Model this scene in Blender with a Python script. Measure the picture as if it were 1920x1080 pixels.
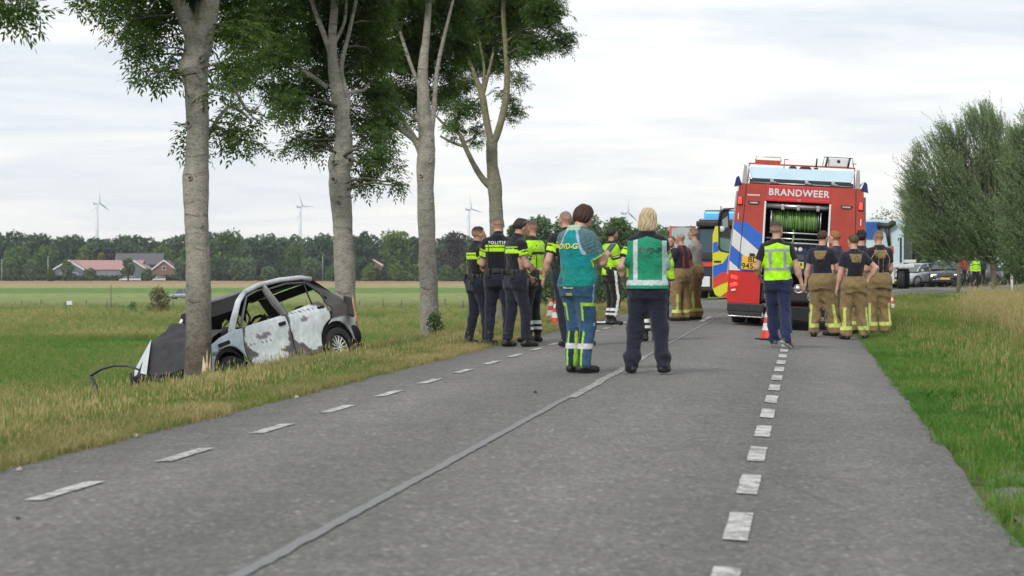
import bpy, bmesh, math, random
import numpy as np
from mathutils import Vector, Matrix, Euler, noise as mnoise
from math import radians, sin, cos, pi, tan, atan2, sqrt

random.seed(7)
np.random.seed(7)
for o in list(bpy.data.objects):
    bpy.data.objects.remove(o)
scene = bpy.context.scene
COL = scene.collection

# ------------------------------------------------------------------ camera
F = 4300.0                      # focal length in pixels of the 1920 wide photograph
CAMH = 1.06
cam_data = bpy.data.cameras.new("camera")
cam_data.sensor_width = 36.0
cam_data.lens = 36.0 * F / 1920.0
cam_data.clip_start = 0.1
cam_data.clip_end = 12000
cam_data.dof.use_dof = True
cam_data.dof.focus_distance = 33.0
cam_data.dof.aperture_fstop = 5.0
cam = bpy.data.objects.new("camera", cam_data)
cam.location = (0, 0, CAMH)
cam.rotation_euler = (radians(90) - math.atan(37.0 / F), 0, 0)
COL.objects.link(cam)
scene.camera = cam

# ------------------------------------------------------------------ sky, sun, exposure
SUN_EL, SUN_AZ = radians(38), radians(205)      # sun high behind the camera, a little to its left
world = bpy.data.worlds.new("World")
scene.world = world
world.use_nodes = True
nt = world.node_tree
nt.nodes.clear()
N = nt.nodes.new
L = nt.links.new
out = N("ShaderNodeOutputWorld")
bg = N("ShaderNodeBackground")
bg.inputs["Strength"].default_value = 0.126
sky = N("ShaderNodeTexSky")
sky.sky_type = 'NISHITA'
sky.sun_disc = False
sky.sun_elevation = SUN_EL
sky.sun_rotation = SUN_AZ
sky.air_density = 1.0
sky.dust_density = 1.5
tc = N("ShaderNodeTexCoord")
sep = N("ShaderNodeSeparateXYZ")
L(tc.outputs["Generated"], sep.inputs[0])
zc = N("ShaderNodeMath"); zc.operation = 'MAXIMUM'; zc.inputs[1].default_value = 0.0
L(sep.outputs["Z"], zc.inputs[0])
za = N("ShaderNodeMath"); za.operation = 'ADD'; za.inputs[1].default_value = 0.11
L(zc.outputs[0], za.inputs[0])
dv = N("ShaderNodeVectorMath"); dv.operation = 'DIVIDE'
cmb = N("ShaderNodeCombineXYZ")
for i in range(3):
    L(za.outputs[0], cmb.inputs[i])
L(tc.outputs["Generated"], dv.inputs[0]); L(cmb.outputs[0], dv.inputs[1])
def wnoise(scale, detail, rough, loc, scl=(1, 1, 0.0), dist=0.0):
    mp = N("ShaderNodeMapping")
    mp.inputs["Location"].default_value = loc
    mp.inputs["Scale"].default_value = scl
    L(dv.outputs[0], mp.inputs[0])
    n = N("ShaderNodeTexNoise")
    n.inputs["Scale"].default_value = scale
    n.inputs["Detail"].default_value = detail
    n.inputs["Roughness"].default_value = rough
    n.inputs["Distortion"].default_value = dist
    L(mp.outputs[0], n.inputs["Vector"])
    return n.outputs["Fac"]
def wramp(fac, stops):
    r = N("ShaderNodeValToRGB")
    cr = r.color_ramp
    while len(cr.elements) < len(stops):
        cr.elements.new(0.5)
    for e, (p, c) in zip(cr.elements, stops):
        e.position = p
        e.color = (c[0], c[1], c[2], 1)
    L(fac, r.inputs[0])
    return r.outputs[0]
def wmix(f, a, b):
    m = N("ShaderNodeMix"); m.data_type = 'RGBA'
    if isinstance(f, float):
        m.inputs[0].default_value = f
    else:
        L(f, m.inputs[0])
    for s, v in ((6, a), (7, b)):
        if isinstance(v, tuple):
            m.inputs[s].default_value = (*v, 1)
        else:
            L(v, m.inputs[s])
    return m.outputs[2]
n1 = wnoise(0.75, 6, 0.52, (3.1, 1.7, 0), (1.0, 1.25, 0), 0.5)
n2 = wnoise(2.2, 5, 0.55, (8.0, 4.2, 0), (1.0, 1.1, 0), 0.4)
cov = wramp(n1, [(0.40, (0, 0, 0)), (0.56, (1, 1, 1))])
lite = wramp(n2, [(0.40, (0, 0, 0)), (0.68, (1, 1, 1))])
grey = wmix(lite, (6.3, 6.8, 7.5), (7.4, 7.7, 8.05))
white = wmix(lite, (8.2, 8.3, 8.3), (9.8, 9.6, 9.1))
cloud = wmix(cov, grey, white)
# close to the horizon the layer turns a touch warmer and more even
hz = N("ShaderNodeMapRange")
hz.inputs["From Min"].default_value = 0.0; hz.inputs["From Max"].default_value = 0.10
hz.inputs["To Min"].default_value = 0.45; hz.inputs["To Max"].default_value = 0.0
L(zc.outputs[0], hz.inputs[0])
cloud = wmix(hz.outputs[0], cloud, (8.3, 8.4, 8.3))
mixed = wmix(0.90, sky.outputs[0], cloud)
L(mixed, bg.inputs["Color"])
L(bg.outputs[0], out.inputs["Surface"])

sun_data = bpy.data.lights.new("sun", 'SUN')
sun_data.energy = 2.3
sun_data.angle = radians(10)
sun_data.color = (1.0, 0.95, 0.87)
sun = bpy.data.objects.new("sun", sun_data)
sd = Vector((sin(SUN_AZ) * cos(SUN_EL), cos(SUN_AZ) * cos(SUN_EL), sin(SUN_EL)))
sun.rotation_euler = sd.to_track_quat('Z', 'Y').to_euler()
sun.location = (0, 0, 30)
COL.objects.link(sun)

vs = scene.view_settings
vs.view_transform = 'Standard'
vs.look = 'None'
vs.exposure = 0.0
vs.gamma = 1.0
vs.use_curve_mapping = False
try:
    scene.cycles.use_denoising = True
    scene.cycles.max_bounces = 6
    scene.cycles.transparent_max_bounces = 8
    scene.cycles.volume_bounces = 0
except Exception:
    pass

# ------------------------------------------------------------------ helpers: materials
MATS = {}
def _bsdf(m):
    return m.node_tree.nodes["Principled BSDF"]
def _n(m, t):
    return m.node_tree.nodes.new(t)
def _l(m, a, b):
    m.node_tree.links.new(a, b)
def nmix(m, f, a, b, blend='MIX'):
    x = _n(m, "ShaderNodeMix"); x.data_type = 'RGBA'; x.blend_type = blend
    if isinstance(f, (int, float)):
        x.inputs[0].default_value = f
    else:
        _l(m, f, x.inputs[0])
    for s, v in ((6, a), (7, b)):
        if isinstance(v, (tuple, list)):
            x.inputs[s].default_value = (v[0], v[1], v[2], 1)
        else:
            _l(m, v, x.inputs[s])
    return x.outputs[2]
def nnoise(m, scale, detail=4, rough=0.6, vec=None, dist=0.0, scl=None, coord="Object"):
    n = _n(m, "ShaderNodeTexNoise")
    n.inputs["Scale"].default_value = scale
    n.inputs["Detail"].default_value = detail
    n.inputs["Roughness"].default_value = rough
    n.inputs["Distortion"].default_value = dist
    if vec is None:
        t = _n(m, "ShaderNodeTexCoord"); vec = t.outputs[coord]
    if scl:
        mp = _n(m, "ShaderNodeMapping"); mp.inputs["Scale"].default_value = scl
        _l(m, vec, mp.inputs[0]); vec = mp.outputs[0]
    _l(m, vec, n.inputs["Vector"])
    return n.outputs["Fac"]
def nramp(m, fac, stops, interp='LINEAR'):
    r = _n(m, "ShaderNodeValToRGB")
    cr = r.color_ramp
    cr.interpolation = interp
    while len(cr.elements) < len(stops):
        cr.elements.new(0.5)
    for e, (p, c) in zip(cr.elements, stops):
        e.position = p
        if isinstance(c, (int, float)):
            c = (c, c, c)
        e.color = (c[0], c[1], c[2], 1)
    _l(m, fac, r.inputs[0])
    return r.outputs[0]
def nbump(m, h, strength=0.3, dist=0.01):
    b = _n(m, "ShaderNodeBump")
    b.inputs["Strength"].default_value = strength
    b.inputs["Distance"].default_value = dist
    _l(m, h, b.inputs["Height"])
    _l(m, b.outputs[0], _bsdf(m).inputs["Normal"])
    return b
def mat(name, color=(0.5, 0.5, 0.5), rough=0.6, metal=0.0, var=0.15, scale=6.0, bump=0.0, bscale=60.0,
        spec=None, emit=None, coat=0.0, alpha=None, trans=0.0):
    """procedural surface: a base colour broken up by noise, uneven gloss and fine relief"""
    if name in MATS:
        return MATS[name]
    m = bpy.data.materials.new(name)
    m.use_nodes = True
    b = _bsdf(m)
    if var > 0:
        f = nnoise(m, scale, 5, 0.65)
        lo = tuple(c * (1 - var) for c in color); hi = tuple(min(1, c * (1 + var)) for c in color)
        _l(m, nramp(m, f, [(0.3, lo), (0.7, hi)]), b.inputs["Base Color"])
        _l(m, nramp(m, f, [(0.3, max(0, rough - 0.08)), (0.7, min(1, rough + 0.08))]), b.inputs["Roughness"])
    else:
        b.inputs["Base Color"].default_value = (*color, 1)
        b.inputs["Roughness"].default_value = rough
    b.inputs["Metallic"].default_value = metal
    if spec is not None:
        b.inputs["Specular IOR Level"].default_value = spec
    if coat:
        b.inputs["Coat Weight"].default_value = coat
        b.inputs["Coat Roughness"].default_value = 0.08
    if trans:
        b.inputs["Transmission Weight"].default_value = trans
    if bump > 0:
        nbump(m, nnoise(m, bscale, 3, 0.6), bump, 0.01)
    if emit:
        b.inputs["Emission Color"].default_value = (*emit[0], 1)
        b.inputs["Emission Strength"].default_value = emit[1]
    MATS[name] = m
    return m
def attr_mat(name, rough=0.85, bump=0.25, bscale=250, sheen=0.0, spec=0.3):
    """cloth, skin and paint whose colour areas are stored on the mesh"""
    m = bpy.data.materials.new(name)
    m.use_nodes = True
    a = _n(m, "ShaderNodeAttribute"); a.attribute_name = "col"
    f = nnoise(m, 14, 4, 0.6)
    v = nramp(m, f, [(0.3, 0.76), (0.7, 1.06)])
    _l(m, nmix(m, 1.0, a.outputs["Color"], v, 'MULTIPLY'), _bsdf(m).inputs["Base Color"])
    _bsdf(m).inputs["Roughness"].default_value = rough
    _bsdf(m).inputs["Specular IOR Level"].default_value = spec
    if sheen:
        _bsdf(m).inputs["Sheen Weight"].default_value = sheen
    if bump:
        b_ = nbump(m, nnoise(m, bscale, 3, 0.6), bump, 0.004)
        if name == 'dyed_cloth':                          # soft creases
            w = nnoise(m, 9, 4, 0.55, None, 1.6, (1, 1, 0.8))
            b2_ = _n(m, 'ShaderNodeBump'); b2_.inputs['Strength'].default_value = 0.9; b2_.inputs['Distance'].default_value = 0.035
            _l(m, w, b2_.inputs['Height']); _l(m, b2_.outputs[0], b_.inputs['Normal'])
    MATS[name] = m
    return m

# ------------------------------------------------------------------ helpers: objects
def props(o, label=None, cat=None, group=None, kind=None):
    if label: o["label"] = label
    if cat: o["category"] = cat
    if group: o["group"] = group
    if kind: o["kind"] = kind
    return o
def thing(name, label, cat, loc=(0, 0, 0), rot=(0, 0, 0), group=None):
    o = bpy.data.objects.new(name, None)
    o.empty_display_size = 0.2
    o.location = loc
    o.rotation_euler = rot
    COL.objects.link(o)
    return props(o, label, cat, group)
def link_mesh(name, me, parent=None, loc=None):
    o = bpy.data.objects.new(name, me)
    COL.objects.link(o)
    if parent is not None:
        o.parent = parent
    if loc is not None:
        o.location = loc
    return o
def np_mesh(name, V, Fc, mats, smooth=False, midx=None, cols=None):
    """mesh from numpy arrays; Fc is (n,3) or (n,4)"""
    me = bpy.data.meshes.new(name)
    V = np.asarray(V, dtype=np.float32); Fc = np.asarray(Fc, dtype=np.int32)
    k = Fc.shape[1]
    me.vertices.add(len(V)); me.vertices.foreach_set("co", V.ravel())
    me.loops.add(Fc.size); me.loops.foreach_set("vertex_index", Fc.ravel())
    me.polygons.add(len(Fc))
    me.polygons.foreach_set("loop_start", np.arange(0, Fc.size, k, dtype=np.int32))
    me.polygons.foreach_set("loop_total", np.full(len(Fc), k, dtype=np.int32))
    if midx is not None:
        me.polygons.foreach_set("material_index", np.asarray(midx, dtype=np.int32))
    me.polygons.foreach_set("use_smooth", np.full(len(Fc), smooth, dtype=bool))
    for m in (mats if isinstance(mats, (list, tuple)) else [mats]):
        me.materials.append(m)
    me.update(calc_edges=True)
    if cols is not None:
        a = me.color_attributes.new("col", 'FLOAT_COLOR', 'POINT')
        c = np.ones((len(V), 4), dtype=np.float32); c[:, :3] = cols
        a.data.foreach_set("color", c.ravel())
    return me
def copy_tree(o, parent=None):
    c = o.copy()
    COL.objects.link(c)
    if parent is not None:
        c.parent = parent
    for ch in list(o.children):
        copy_tree(ch, c)
    return c

class MB:
    """collects shapes and links them as one mesh object"""
    def __init__(s):
        s.bm = bmesh.new()
        s.mi = 0
    def _add(s, vs, fs, M=None, smooth=False):
        vv = [s.bm.verts.new(M @ Vector(v) if M else Vector(v)) for v in vs]
        for f in fs:
            try:
                fc = s.bm.faces.new([vv[i] for i in f])
                fc.material_index = s.mi
                fc.smooth = smooth
            except ValueError:
                pass
        return vv
    def box(s, c, d, rot=None, bev=0.0, M=None):
        x, y, z = (d[0] / 2, d[1] / 2, d[2] / 2)
        R = Euler(rot).to_matrix().to_4x4() if rot else Matrix.Identity(4)
        T = Matrix.Translation(c) @ R
        if M: T = M @ T
        vs = [(-x, -y, -z), (x, -y, -z), (x, y, -z), (-x, y, -z), (-x, -y, z), (x, -y, z), (x, y, z), (-x, y, z)]
        fs = [(0, 3, 2, 1), (4, 5, 6, 7), (0, 1, 5, 4), (1, 2, 6, 5), (2, 3, 7, 6), (3, 0, 4, 7)]
        if bev <= 0:
            s._add(vs, fs, T)
            return s
        b = bmesh.new()
        vv = [b.verts.new(v) for v in vs]
        for f in fs: b.faces.new([vv[i] for i in f])
        bmesh.ops.bevel(b, geom=list(b.edges), offset=min(bev, min(x, y, z) * 0.95), segments=2, affect='EDGES', profile=0.6)
        b.verts.index_update()
        s._add([v.co.copy() for v in b.verts], [[v.index for v in f.verts] for f in b.faces], T)
        b.free()
        return s
    def tube(s, pts, r, n=8, cap=True, M=None, smooth=True, squash=None):
        pts = [Vector(p) for p in pts]
        rs = r if isinstance(r, (list, tuple)) else [r] * len(pts)
        rings = []
        up = None
        for i, p in enumerate(pts):
            t = (pts[min(i + 1, len(pts) - 1)] - pts[max(i - 1, 0)])
            if t.length < 1e-9: t = Vector((0, 0, 1))
            t.normalize()
            if up is None:
                up = Vector((0, 0, 1)) if abs(t.z) < 0.9 else Vector((1, 0, 0))
            a = t.cross(up)
            if a.length < 1e-6: a = t.cross(Vector((0, 1, 0)))
            a.normalize(); b = a.cross(t).normalized(); up = b
            sa, sb = (1, 1) if squash is None else squash
            rings.append([p + (a * cos(2 * pi * k / n) * sa + b * sin(2 * pi * k / n) * sb) * rs[i] for k in range(n)])
        vs = [v for rg in rings for v in rg]
        fs = []
        for i in range(len(pts) - 1):
            for k in range(n):
                fs.append((i * n + k, i * n + (k + 1) % n, (i + 1) * n + (k + 1) % n, (i + 1) * n + k))
        if cap:
            fs.append(tuple(range(n - 1, -1, -1)))
            fs.append(tuple((len(pts) - 1) * n + k for k in range(n)))
        s._add(vs, fs, M, smooth)
        return s
    def cyl(s, a, b, r, n=16, r2=None, M=None, smooth=True):
        return s.tube([a, b], [r, r if r2 is None else r2], n, True, M, smooth)
    def lathe(s, prof, n=24, M=None, smooth=True, axis='z'):
        """prof: list of (radius, height)"""
        vs = []
        for r, h in prof:
            for k in range(n):
                a = 2 * pi * k / n
                p = (r * cos(a), r * sin(a), h)
                if axis == 'x': p = (h, r * cos(a), r * sin(a))
                if axis == 'y': p = (r * cos(a), h, r * sin(a))
                vs.append(p)
        fs = []
        for i in range(len(prof) - 1):
            for k in range(n):
                fs.append((i * n + k, i * n + (k + 1) % n, (i + 1) * n + (k + 1) % n, (i + 1) * n + k))
        s._add(vs, fs, M, smooth)
        return s
    def prism(s, poly, a, b, axis='y', M=None):
        """poly: 2D points, extruded along an axis between a and b"""
        def P(p, h):
            if axis == 'y': return (p[0], h, p[1])
            if axis == 'x': return (h, p[0], p[1])
            return (p[0], p[1], h)
        n = len(poly)
        vs = [P(p, a) for p in poly] + [P(p, b) for p in poly]
        fs = [tuple(range(n)), tuple(range(2 * n - 1, n - 1, -1))]
        for i in range(n):
            j = (i + 1) % n
            fs.append((i, j, n + j, n + i))
        s._add(vs, fs, M)
        return s
    def quad(s, a, b, c, d):
        s._add([a, b, c, d], [(0, 1, 2, 3)])
        return s
    def mesh(s, name, mats, fix=True):
        if fix:
            bmesh.ops.recalc_face_normals(s.bm, faces=list(s.bm.faces))
        me = bpy.data.meshes.new(name)
        s.bm.to_mesh(me); s.bm.free()
        for m in (mats if isinstance(mats, (list, tuple)) else [mats]):
            me.materials.append(m)
        return me
    def obj(s, name, mats, parent=None, loc=None, fix=True):
        return link_mesh(name, s.mesh(name, mats, fix), parent, loc)

def text_mesh(body, size, name="lettering", space=1.0, bold=0.0, extrude=0.0, offset=0.0):
    """flat letters in the XZ plane facing -Y, centred on the origin; returns V, list of faces"""
    cu = bpy.data.curves.new(name, 'FONT')
    cu.body = body; cu.size = size; cu.align_x = 'CENTER'; cu.align_y = 'CENTER'
    cu.space_character = space; cu.resolution_u = 3; cu.extrude = extrude; cu.offset = bold
    ob = bpy.data.objects.new(name, cu)
    COL.objects.link(ob)
    dg = bpy.context.evaluated_depsgraph_get()
    me = bpy.data.meshes.new_from_object(ob.evaluated_get(dg))
    V = [Vector((v.co.x, 0 - v.co.z, v.co.y)) for v in me.vertices]
    Fc = [list(p.vertices) for p in me.polygons]
    bpy.data.objects.remove(ob); bpy.data.meshes.remove(me); bpy.data.curves.remove(cu)
    return V, Fc

def px(x, y, D):
    """the point at depth D that the photograph shows at pixel x, y"""
    return Vector(((x - 960) * D / F, D, CAMH - (y - 503) * D / F))

# ------------------------------------------------------------------ the road's course
TH = math.atan(0.128)
TX, TY = sin(TH), cos(TH)
S0, RAD = 60.0, 255.0
CX, CY = S0 * TX + RAD * TY, S0 * TY - RAD * TX          # centre of the bend
def road_pt(s, u, z=0.0):
    if s <= S0:
        return Vector((s * TX + u * TY, s * TY - u * TX, z))
    a = (s - S0) / RAD
    # start radius vector points from centre to road: -n
    r = RAD - u
    nx, ny = -TY, TX
    ca, sa = cos(-a), sin(-a)
    return Vector((CX + r * (nx * ca - ny * sa), CY + r * (nx * sa + ny * ca), z))
def road_dir(s):
    a = TH + max(0, s - S0) / RAD
    return a                                            # heading, clockwise from +Y
PU = np.array([-4000, -24, -20, -16, -12, -10, -9, -8.1, -7.5, -6.4, -5.5, -4.4, -3.0, -1.6, 0.9, 2, 7, 10, 16, 24, 32, 240, 254])
PZ = np.array([-3.7, -3.7, -3.5, -2.7, -1.65, -1.1, -0.8, -0.58, -0.42, -0.20, -0.06, -0.045, 0, 0, -0.1375, -0.16, -0.3, -0.45, -1.2, -2.8, -3.5, -3.7, -3.7])
def prof(u):
    return np.interp(u, PU, PZ)
def to_su(x, y):
    x = np.asarray(x, float); y = np.asarray(y, float)
    s = x * TX + y * TY
    u = x * TY - y * TX
    dx, dy = x - CX, y - CY
    r = np.hypot(dx, dy)
    u2 = RAD - r
    ang = np.arctan2(dx * (TX) + dy * (TY), dx * (-TY) + dy * (TX))
    s2 = S0 + RAD * ang
    m = s > S0
    return np.where(m, s2, s), np.where(m, u2, u)
def gz(x, y):
    """height of the ground at a place"""
    s, u = to_su(x, y)
    return prof(u)
# ------------------------------------------------------------------ ground, fields, road
def build_ground():
    def graded(segs):
        r = []
        for a, b, st in segs:
            r += list(np.arange(a, b, st))
        r.append(segs[-1][1])
        return np.array(r)
    xs = graded([(-4000, -1000, 500), (-1000, -200, 100), (-200, -60, 10), (-60, -30, 2), (-30, 40, 0.7), (40, 90, 2.5), (90, 300, 15), (300, 1000, 100), (1000, 4000, 500)])
    ys = graded([(-60, 0, 10), (0, 110, 0.9), (110, 260, 3), (260, 460, 20), (460, 1200, 80), (1200, 6000, 600)])
    X, Y = np.meshgrid(xs, ys, indexing='ij')
    s, u = to_su(X, Y)
    Z = prof(u)
    under = (u > -4.75) & (u < 1.25) & (s < 330)
    bump = 0.03 * np.sin(X * 1.9 + 2 * np.sin(Y * 0.7)) * np.sin(Y * 1.3 + 1.5 * np.sin(X * 0.9))
    Z = Z + np.where(under, -0.06, bump * np.clip((np.abs(u + 1.7) - 3.2) * 0.7, 0, 1))
    nx, ny = X.shape
    idx = np.arange(nx * ny).reshape(nx, ny)
    Fc = np.stack([idx[:-1, :-1], idx[1:, :-1], idx[1:, 1:], idx[:-1, 1:]], -1).reshape(-1, 4)
    V = np.stack([X, Y, Z], -1).reshape(-1, 3)
    m = bpy.data.materials.new("meadow_ground"); m.use_nodes = True
    t = _n(m, "ShaderNodeTexCoord")
    sp = _n(m, "ShaderNodeSeparateXYZ"); _l(m, t.outputs["Object"], sp.inputs[0])
    # the fields lie one behind the other: parcels by distance, their edges a little uneven
    w = nnoise(m, 0.02, 4, 0.6, t.outputs["Object"])
    wd = _n(m, "ShaderNodeMath"); wd.operation = 'MULTIPLY_ADD'; wd.inputs[1].default_value = 0.05; wd.inputs[2].default_value = 0.975
    _l(m, w, wd.inputs[0])
    yy = _n(m, "ShaderNodeMath"); yy.operation = 'MULTIPLY'
    _l(m, sp.outputs["Y"], yy.inputs[0]); _l(m, wd.outputs[0], yy.inputs[1])
    mx = _n(m, "ShaderNodeMath"); mx.operation = 'MAXIMUM'; mx.inputs[1].default_value = 30
    _l(m, yy.outputs[0], mx.inputs[0])
    iv = _n(m, "ShaderNodeMath"); iv.operation = 'DIVIDE'; iv.inputs[0].default_value = 20468.0 / 250.0
    _l(m, mx.outputs[0], iv.inputs[1])
    G1 = (0.050, 0.100, 0.022); G2 = (0.065, 0.125, 0.026)
    st = [(0.0, (0.06, 0.09, 0.04)), (21 / 250, (0.06, 0.09, 0.04)), (22 / 250, (0.33, 0.22, 0.16)), (28 / 250, (0.34, 0.24, 0.15)),
          (30 / 250, (0.37, 0.31, 0.17)), (36 / 250, (0.33, 0.31, 0.14)), (37.5 / 250, (0.11, 0.23, 0.05)), (46 / 250, (0.12, 0.24, 0.055)),
          (48 / 250, (0.26, 0.30, 0.12)), (60 / 250, (0.20, 0.27, 0.09)), (70 / 250, (0.15, 0.22, 0.07)), (73 / 250, (0.05, 0.10, 0.03)),
          (75 / 250, (0.075, 0.20, 0.055)), (90 / 250, (0.08, 0.20, 0.06)), (94 / 250, (0.06, 0.13, 0.04)), (98 / 250, (0.19, 0.21, 0.085)),
          (118 / 250, (0.18, 0.22, 0.075)), (133 / 250, (0.11, 0.235, 0.05)), (165 / 250, (0.13, 0.26, 0.055)), (1.0, (0.12, 0.24, 0.055))]
    fields = nramp(m, iv.outputs[0], st)
    big = nnoise(m, 0.11, 5, 0.65, t.outputs["Object"], 0.5, (1, 0.35, 1))
    c1 = nmix(m, nramp(m, big, [(0.38, 0), (0.66, 0.6)]), fields, nmix(m, 0.5, fields, (0.22, 0.20, 0.08)))
    fine = nnoise(m, 2.2, 6, 0.75, t.outputs["Object"])
    c2 = nmix(m, 1.0, c1, nramp(m, fine, [(0.25, 0.62), (0.75, 1.15)]), 'MULTIPLY')
    md_ = nnoise(m, 0.5, 6, 0.7, t.outputs["Object"], 0.4, (1, 0.22, 1))
    c2 = nmix(m, 1.0, c2, nramp(m, md_, [(0.3, (0.66, 0.72, 0.74)), (0.5, (1, 1, 1)), (0.70, (1.42, 1.24, 1.10))]), 'MULTIPLY')
    # bare earthy litter close under the verge grass
    vf = nnoise(m, 9, 5, 0.7, t.outputs["Object"])
    near = _n(m, "ShaderNodeMapRange"); near.inputs["From Min"].default_value = 45; near.inputs["From Max"].default_value = 75
    near.inputs["To Min"].default_value = 1; near.inputs["To Max"].default_value = 0
    _l(m, sp.outputs["Y"], near.inputs[0])
    soil = nramp(m, vf, [(0.3, (0.06, 0.07, 0.03)), (0.55, (0.10, 0.14, 0.045)), (0.75, (0.16, 0.15, 0.07))])
    c3 = nmix(m, near.outputs[0], c2, soil)
    _l(m, c3, _bsdf(m).inputs["Base Color"])
    _bsdf(m).inputs["Roughness"].default_value = 0.95
    _bsdf(m).inputs["Specular IOR Level"].default_value = 0.1
    nbump(m, fine, 0.8, 0.12)
    o = link_mesh("ground", np_mesh("ground", V, Fc, m, True))
    props(o, kind="structure")
build_ground()

def asphalt():
    m = bpy.data.materials.new("worn_asphalt"); m.use_nodes = True
    t = _n(m, "ShaderNodeTexCoord"); vec = t.outputs["Object"]
    big = nnoise(m, 0.35, 5, 0.6, vec, 0.6, (1.0, 0.3, 1))
    mid = nnoise(m, 3.0, 5, 0.65, vec)
    base = nramp(m, big, [(0.30, (0.131, 0.129, 0.125)), (0.55, (0.158, 0.155, 0.149)), (0.75, (0.180, 0.175, 0.165))])
    base = nmix(m, 1.0, base, nramp(m, mid, [(0.3, 0.86), (0.7, 1.08)]), 'MULTIPLY')
    v = _n(m, "ShaderNodeTexVoronoi"); v.inputs["Scale"].default_value = 48; _l(m, vec, v.inputs["Vector"])
    chips = nramp(m, v.outputs["Color"], [(0.0, 0.42), (0.45, 0.90), (0.78, 1.15), (0.90, 1.9), (1.0, 3.0)])
    base = nmix(m, 0.8, base, nmix(m, 1.0, base, chips, 'MULTIPLY'))
    v2 = _n(m, "ShaderNodeTexVoronoi"); v2.inputs["Scale"].default_value = 22; _l(m, vec, v2.inputs["Vector"])
    spots = nramp(m, v2.outputs["Color"], [(0.0, 0), (0.9, 0), (0.97, 1)], 'LINEAR')
    sd_ = nramp(m, v2.outputs["Distance"], [(0.12, 0.7), (0.30, 0)])
    base = nmix(m, nmix(m, 1.0, spots, sd_, 'MULTIPLY'), base, (0.36, 0.35, 0.33))
    au = _n(m, "ShaderNodeAttribute"); au.attribute_name = "across"
    wob_ = _n(m, "ShaderNodeMath"); wob_.operation = 'MULTIPLY_ADD'; wob_.inputs[1].default_value = 0.10
    _l(m, nnoise(m, 0.6, 4, 0.6, vec), wob_.inputs[0]); _l(m, au.outputs["Fac"], wob_.inputs[2])
    tracks = nramp(m, wob_.outputs[0], [(0.0, 0.78), (0.12, 0.92), (0.26, 1.12), (0.38, 0.90), (0.50, 0.98), (0.60, 1.12), (0.74, 0.87), (0.86, 1.06), (0.96, 0.86), (1.0, 0.76)])
    base = nmix(m, 1.0, base, tracks, 'MULTIPLY')
    st_ = nnoise(m, 1.3, 6, 0.7, vec, 0.8, (1, 0.5, 1))
    base = nmix(m, nramp(m, st_, [(0.58, 0), (0.72, 0.35)]), base, (0.075, 0.073, 0.07))
    vc = _n(m, "ShaderNodeTexVoronoi"); vc.feature = 'DISTANCE_TO_EDGE'; vc.inputs["Scale"].default_value = 0.9
    wv = _n(m, "ShaderNodeMapping"); wv.inputs["Scale"].default_value = (1, 0.35, 1); _l(m, vec, wv.inputs[0])
    nv = nmix(m, 0.12, wv.outputs[0], _n(m, "ShaderNodeTexNoise").outputs["Color"])
    _l(m, nv, vc.inputs["Vector"])
    crack = nramp(m, vc.outputs["Distance"], [(0.0, 0.35), (0.005, 0.2), (0.010, 0)])
    cm = nramp(m, nnoise(m, 0.25, 2, 0.5, vec), [(0.50, 0), (0.60, 1)])
    base = nmix(m, nmix(m, 1.0, crack, cm, 'MULTIPLY'), base, (0.05, 0.048, 0.045))
    ed = nramp(m, wob_.outputs[0], [(0.0, 1.0), (0.06, 0.0), (0.99, 0.0), (1.0, 0.8)])
    eg = nramp(m, nnoise(m, 7, 5, 0.75, vec), [(0.45, 0), (0.60, 0.85)])
    base = nmix(m, nmix(m, 1.0, ed, eg, 'MULTIPLY'), base, (0.12, 0.105, 0.06))
    _l(m, base, _bsdf(m).inputs["Base Color"])
    _bsdf(m).inputs["Roughness"].default_value = 0.88
    _bsdf(m).inputs["Specular IOR Level"].default_value = 0.25
    h = nmix(m, 0.5, v.outputs["Distance"], nnoise(m, 160, 2, 0.5, vec))
    nbump(m, h, 0.55, 0.006)
    return m
ASPH = asphalt()

def edge_u(s, side):
    """ragged edge of the asphalt"""
    j = 0.012 * sin(s * 0.9) + 0.006 * sin(s * 3.3 + 1.0) + 0.022 * (mnoise.noise(Vector((s * 1.7, side * 9, 0))))
    return (-4.4 + j) if side < 0 else (0.92 + j)
def build_road():
    V, Fc = [], []
    cols_u = [None, -4.2, -3.7, -3.0, -2.3, -1.6, -0.9, -0.3, 0.3, 0.7, None]
    ss = list(np.arange(2.0, 70, 0.22)) + list(np.arange(70, 330, 2.0))
    nU = len(cols_u) + 2
    for s in ss:
        row = [edge_u(s, -1) if k == 0 else (edge_u(s, 1) if k == len(cols_u) - 1 else cu) for k, cu in enumerate(cols_u)]
        pts = []
        for u in row:
            z = float(prof(u)) + 0.003 * mnoise.noise(Vector((s * 0.5, u, 3)))
            pts.append(road_pt(s, u, z))
        a = road_pt(s, row[0] - 0.02, pts[0].z - 0.09); b = road_pt(s, row[-1] + 0.02, pts[-1].z - 0.09)
        V += [a] + pts + [b]
    for i in range(len(ss) - 1):
        for k in range(nU - 1):
            Fc.append((i * nU + k, i * nU + k + 1, (i + 1) * nU + k + 1, (i + 1) * nU + k))
    me = np_mesh("road", np.array([tuple(v) for v in V]), Fc, ASPH, False)
    at_ = me.attributes.new("across", 'FLOAT', 'POINT')
    pu = [-4.4] + [-4.4 if c is None else c for c in cols_u[:-1]] + [0.92, 0.92]
    at_.data.foreach_set("value", np.tile((np.array(pu) + 4.4) / 5.32 * 0.9, len(ss)).astype(np.float32))
    o = link_mesh("road", me)
    props(o, kind="structure")
    return o
ROAD = build_road()

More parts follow.
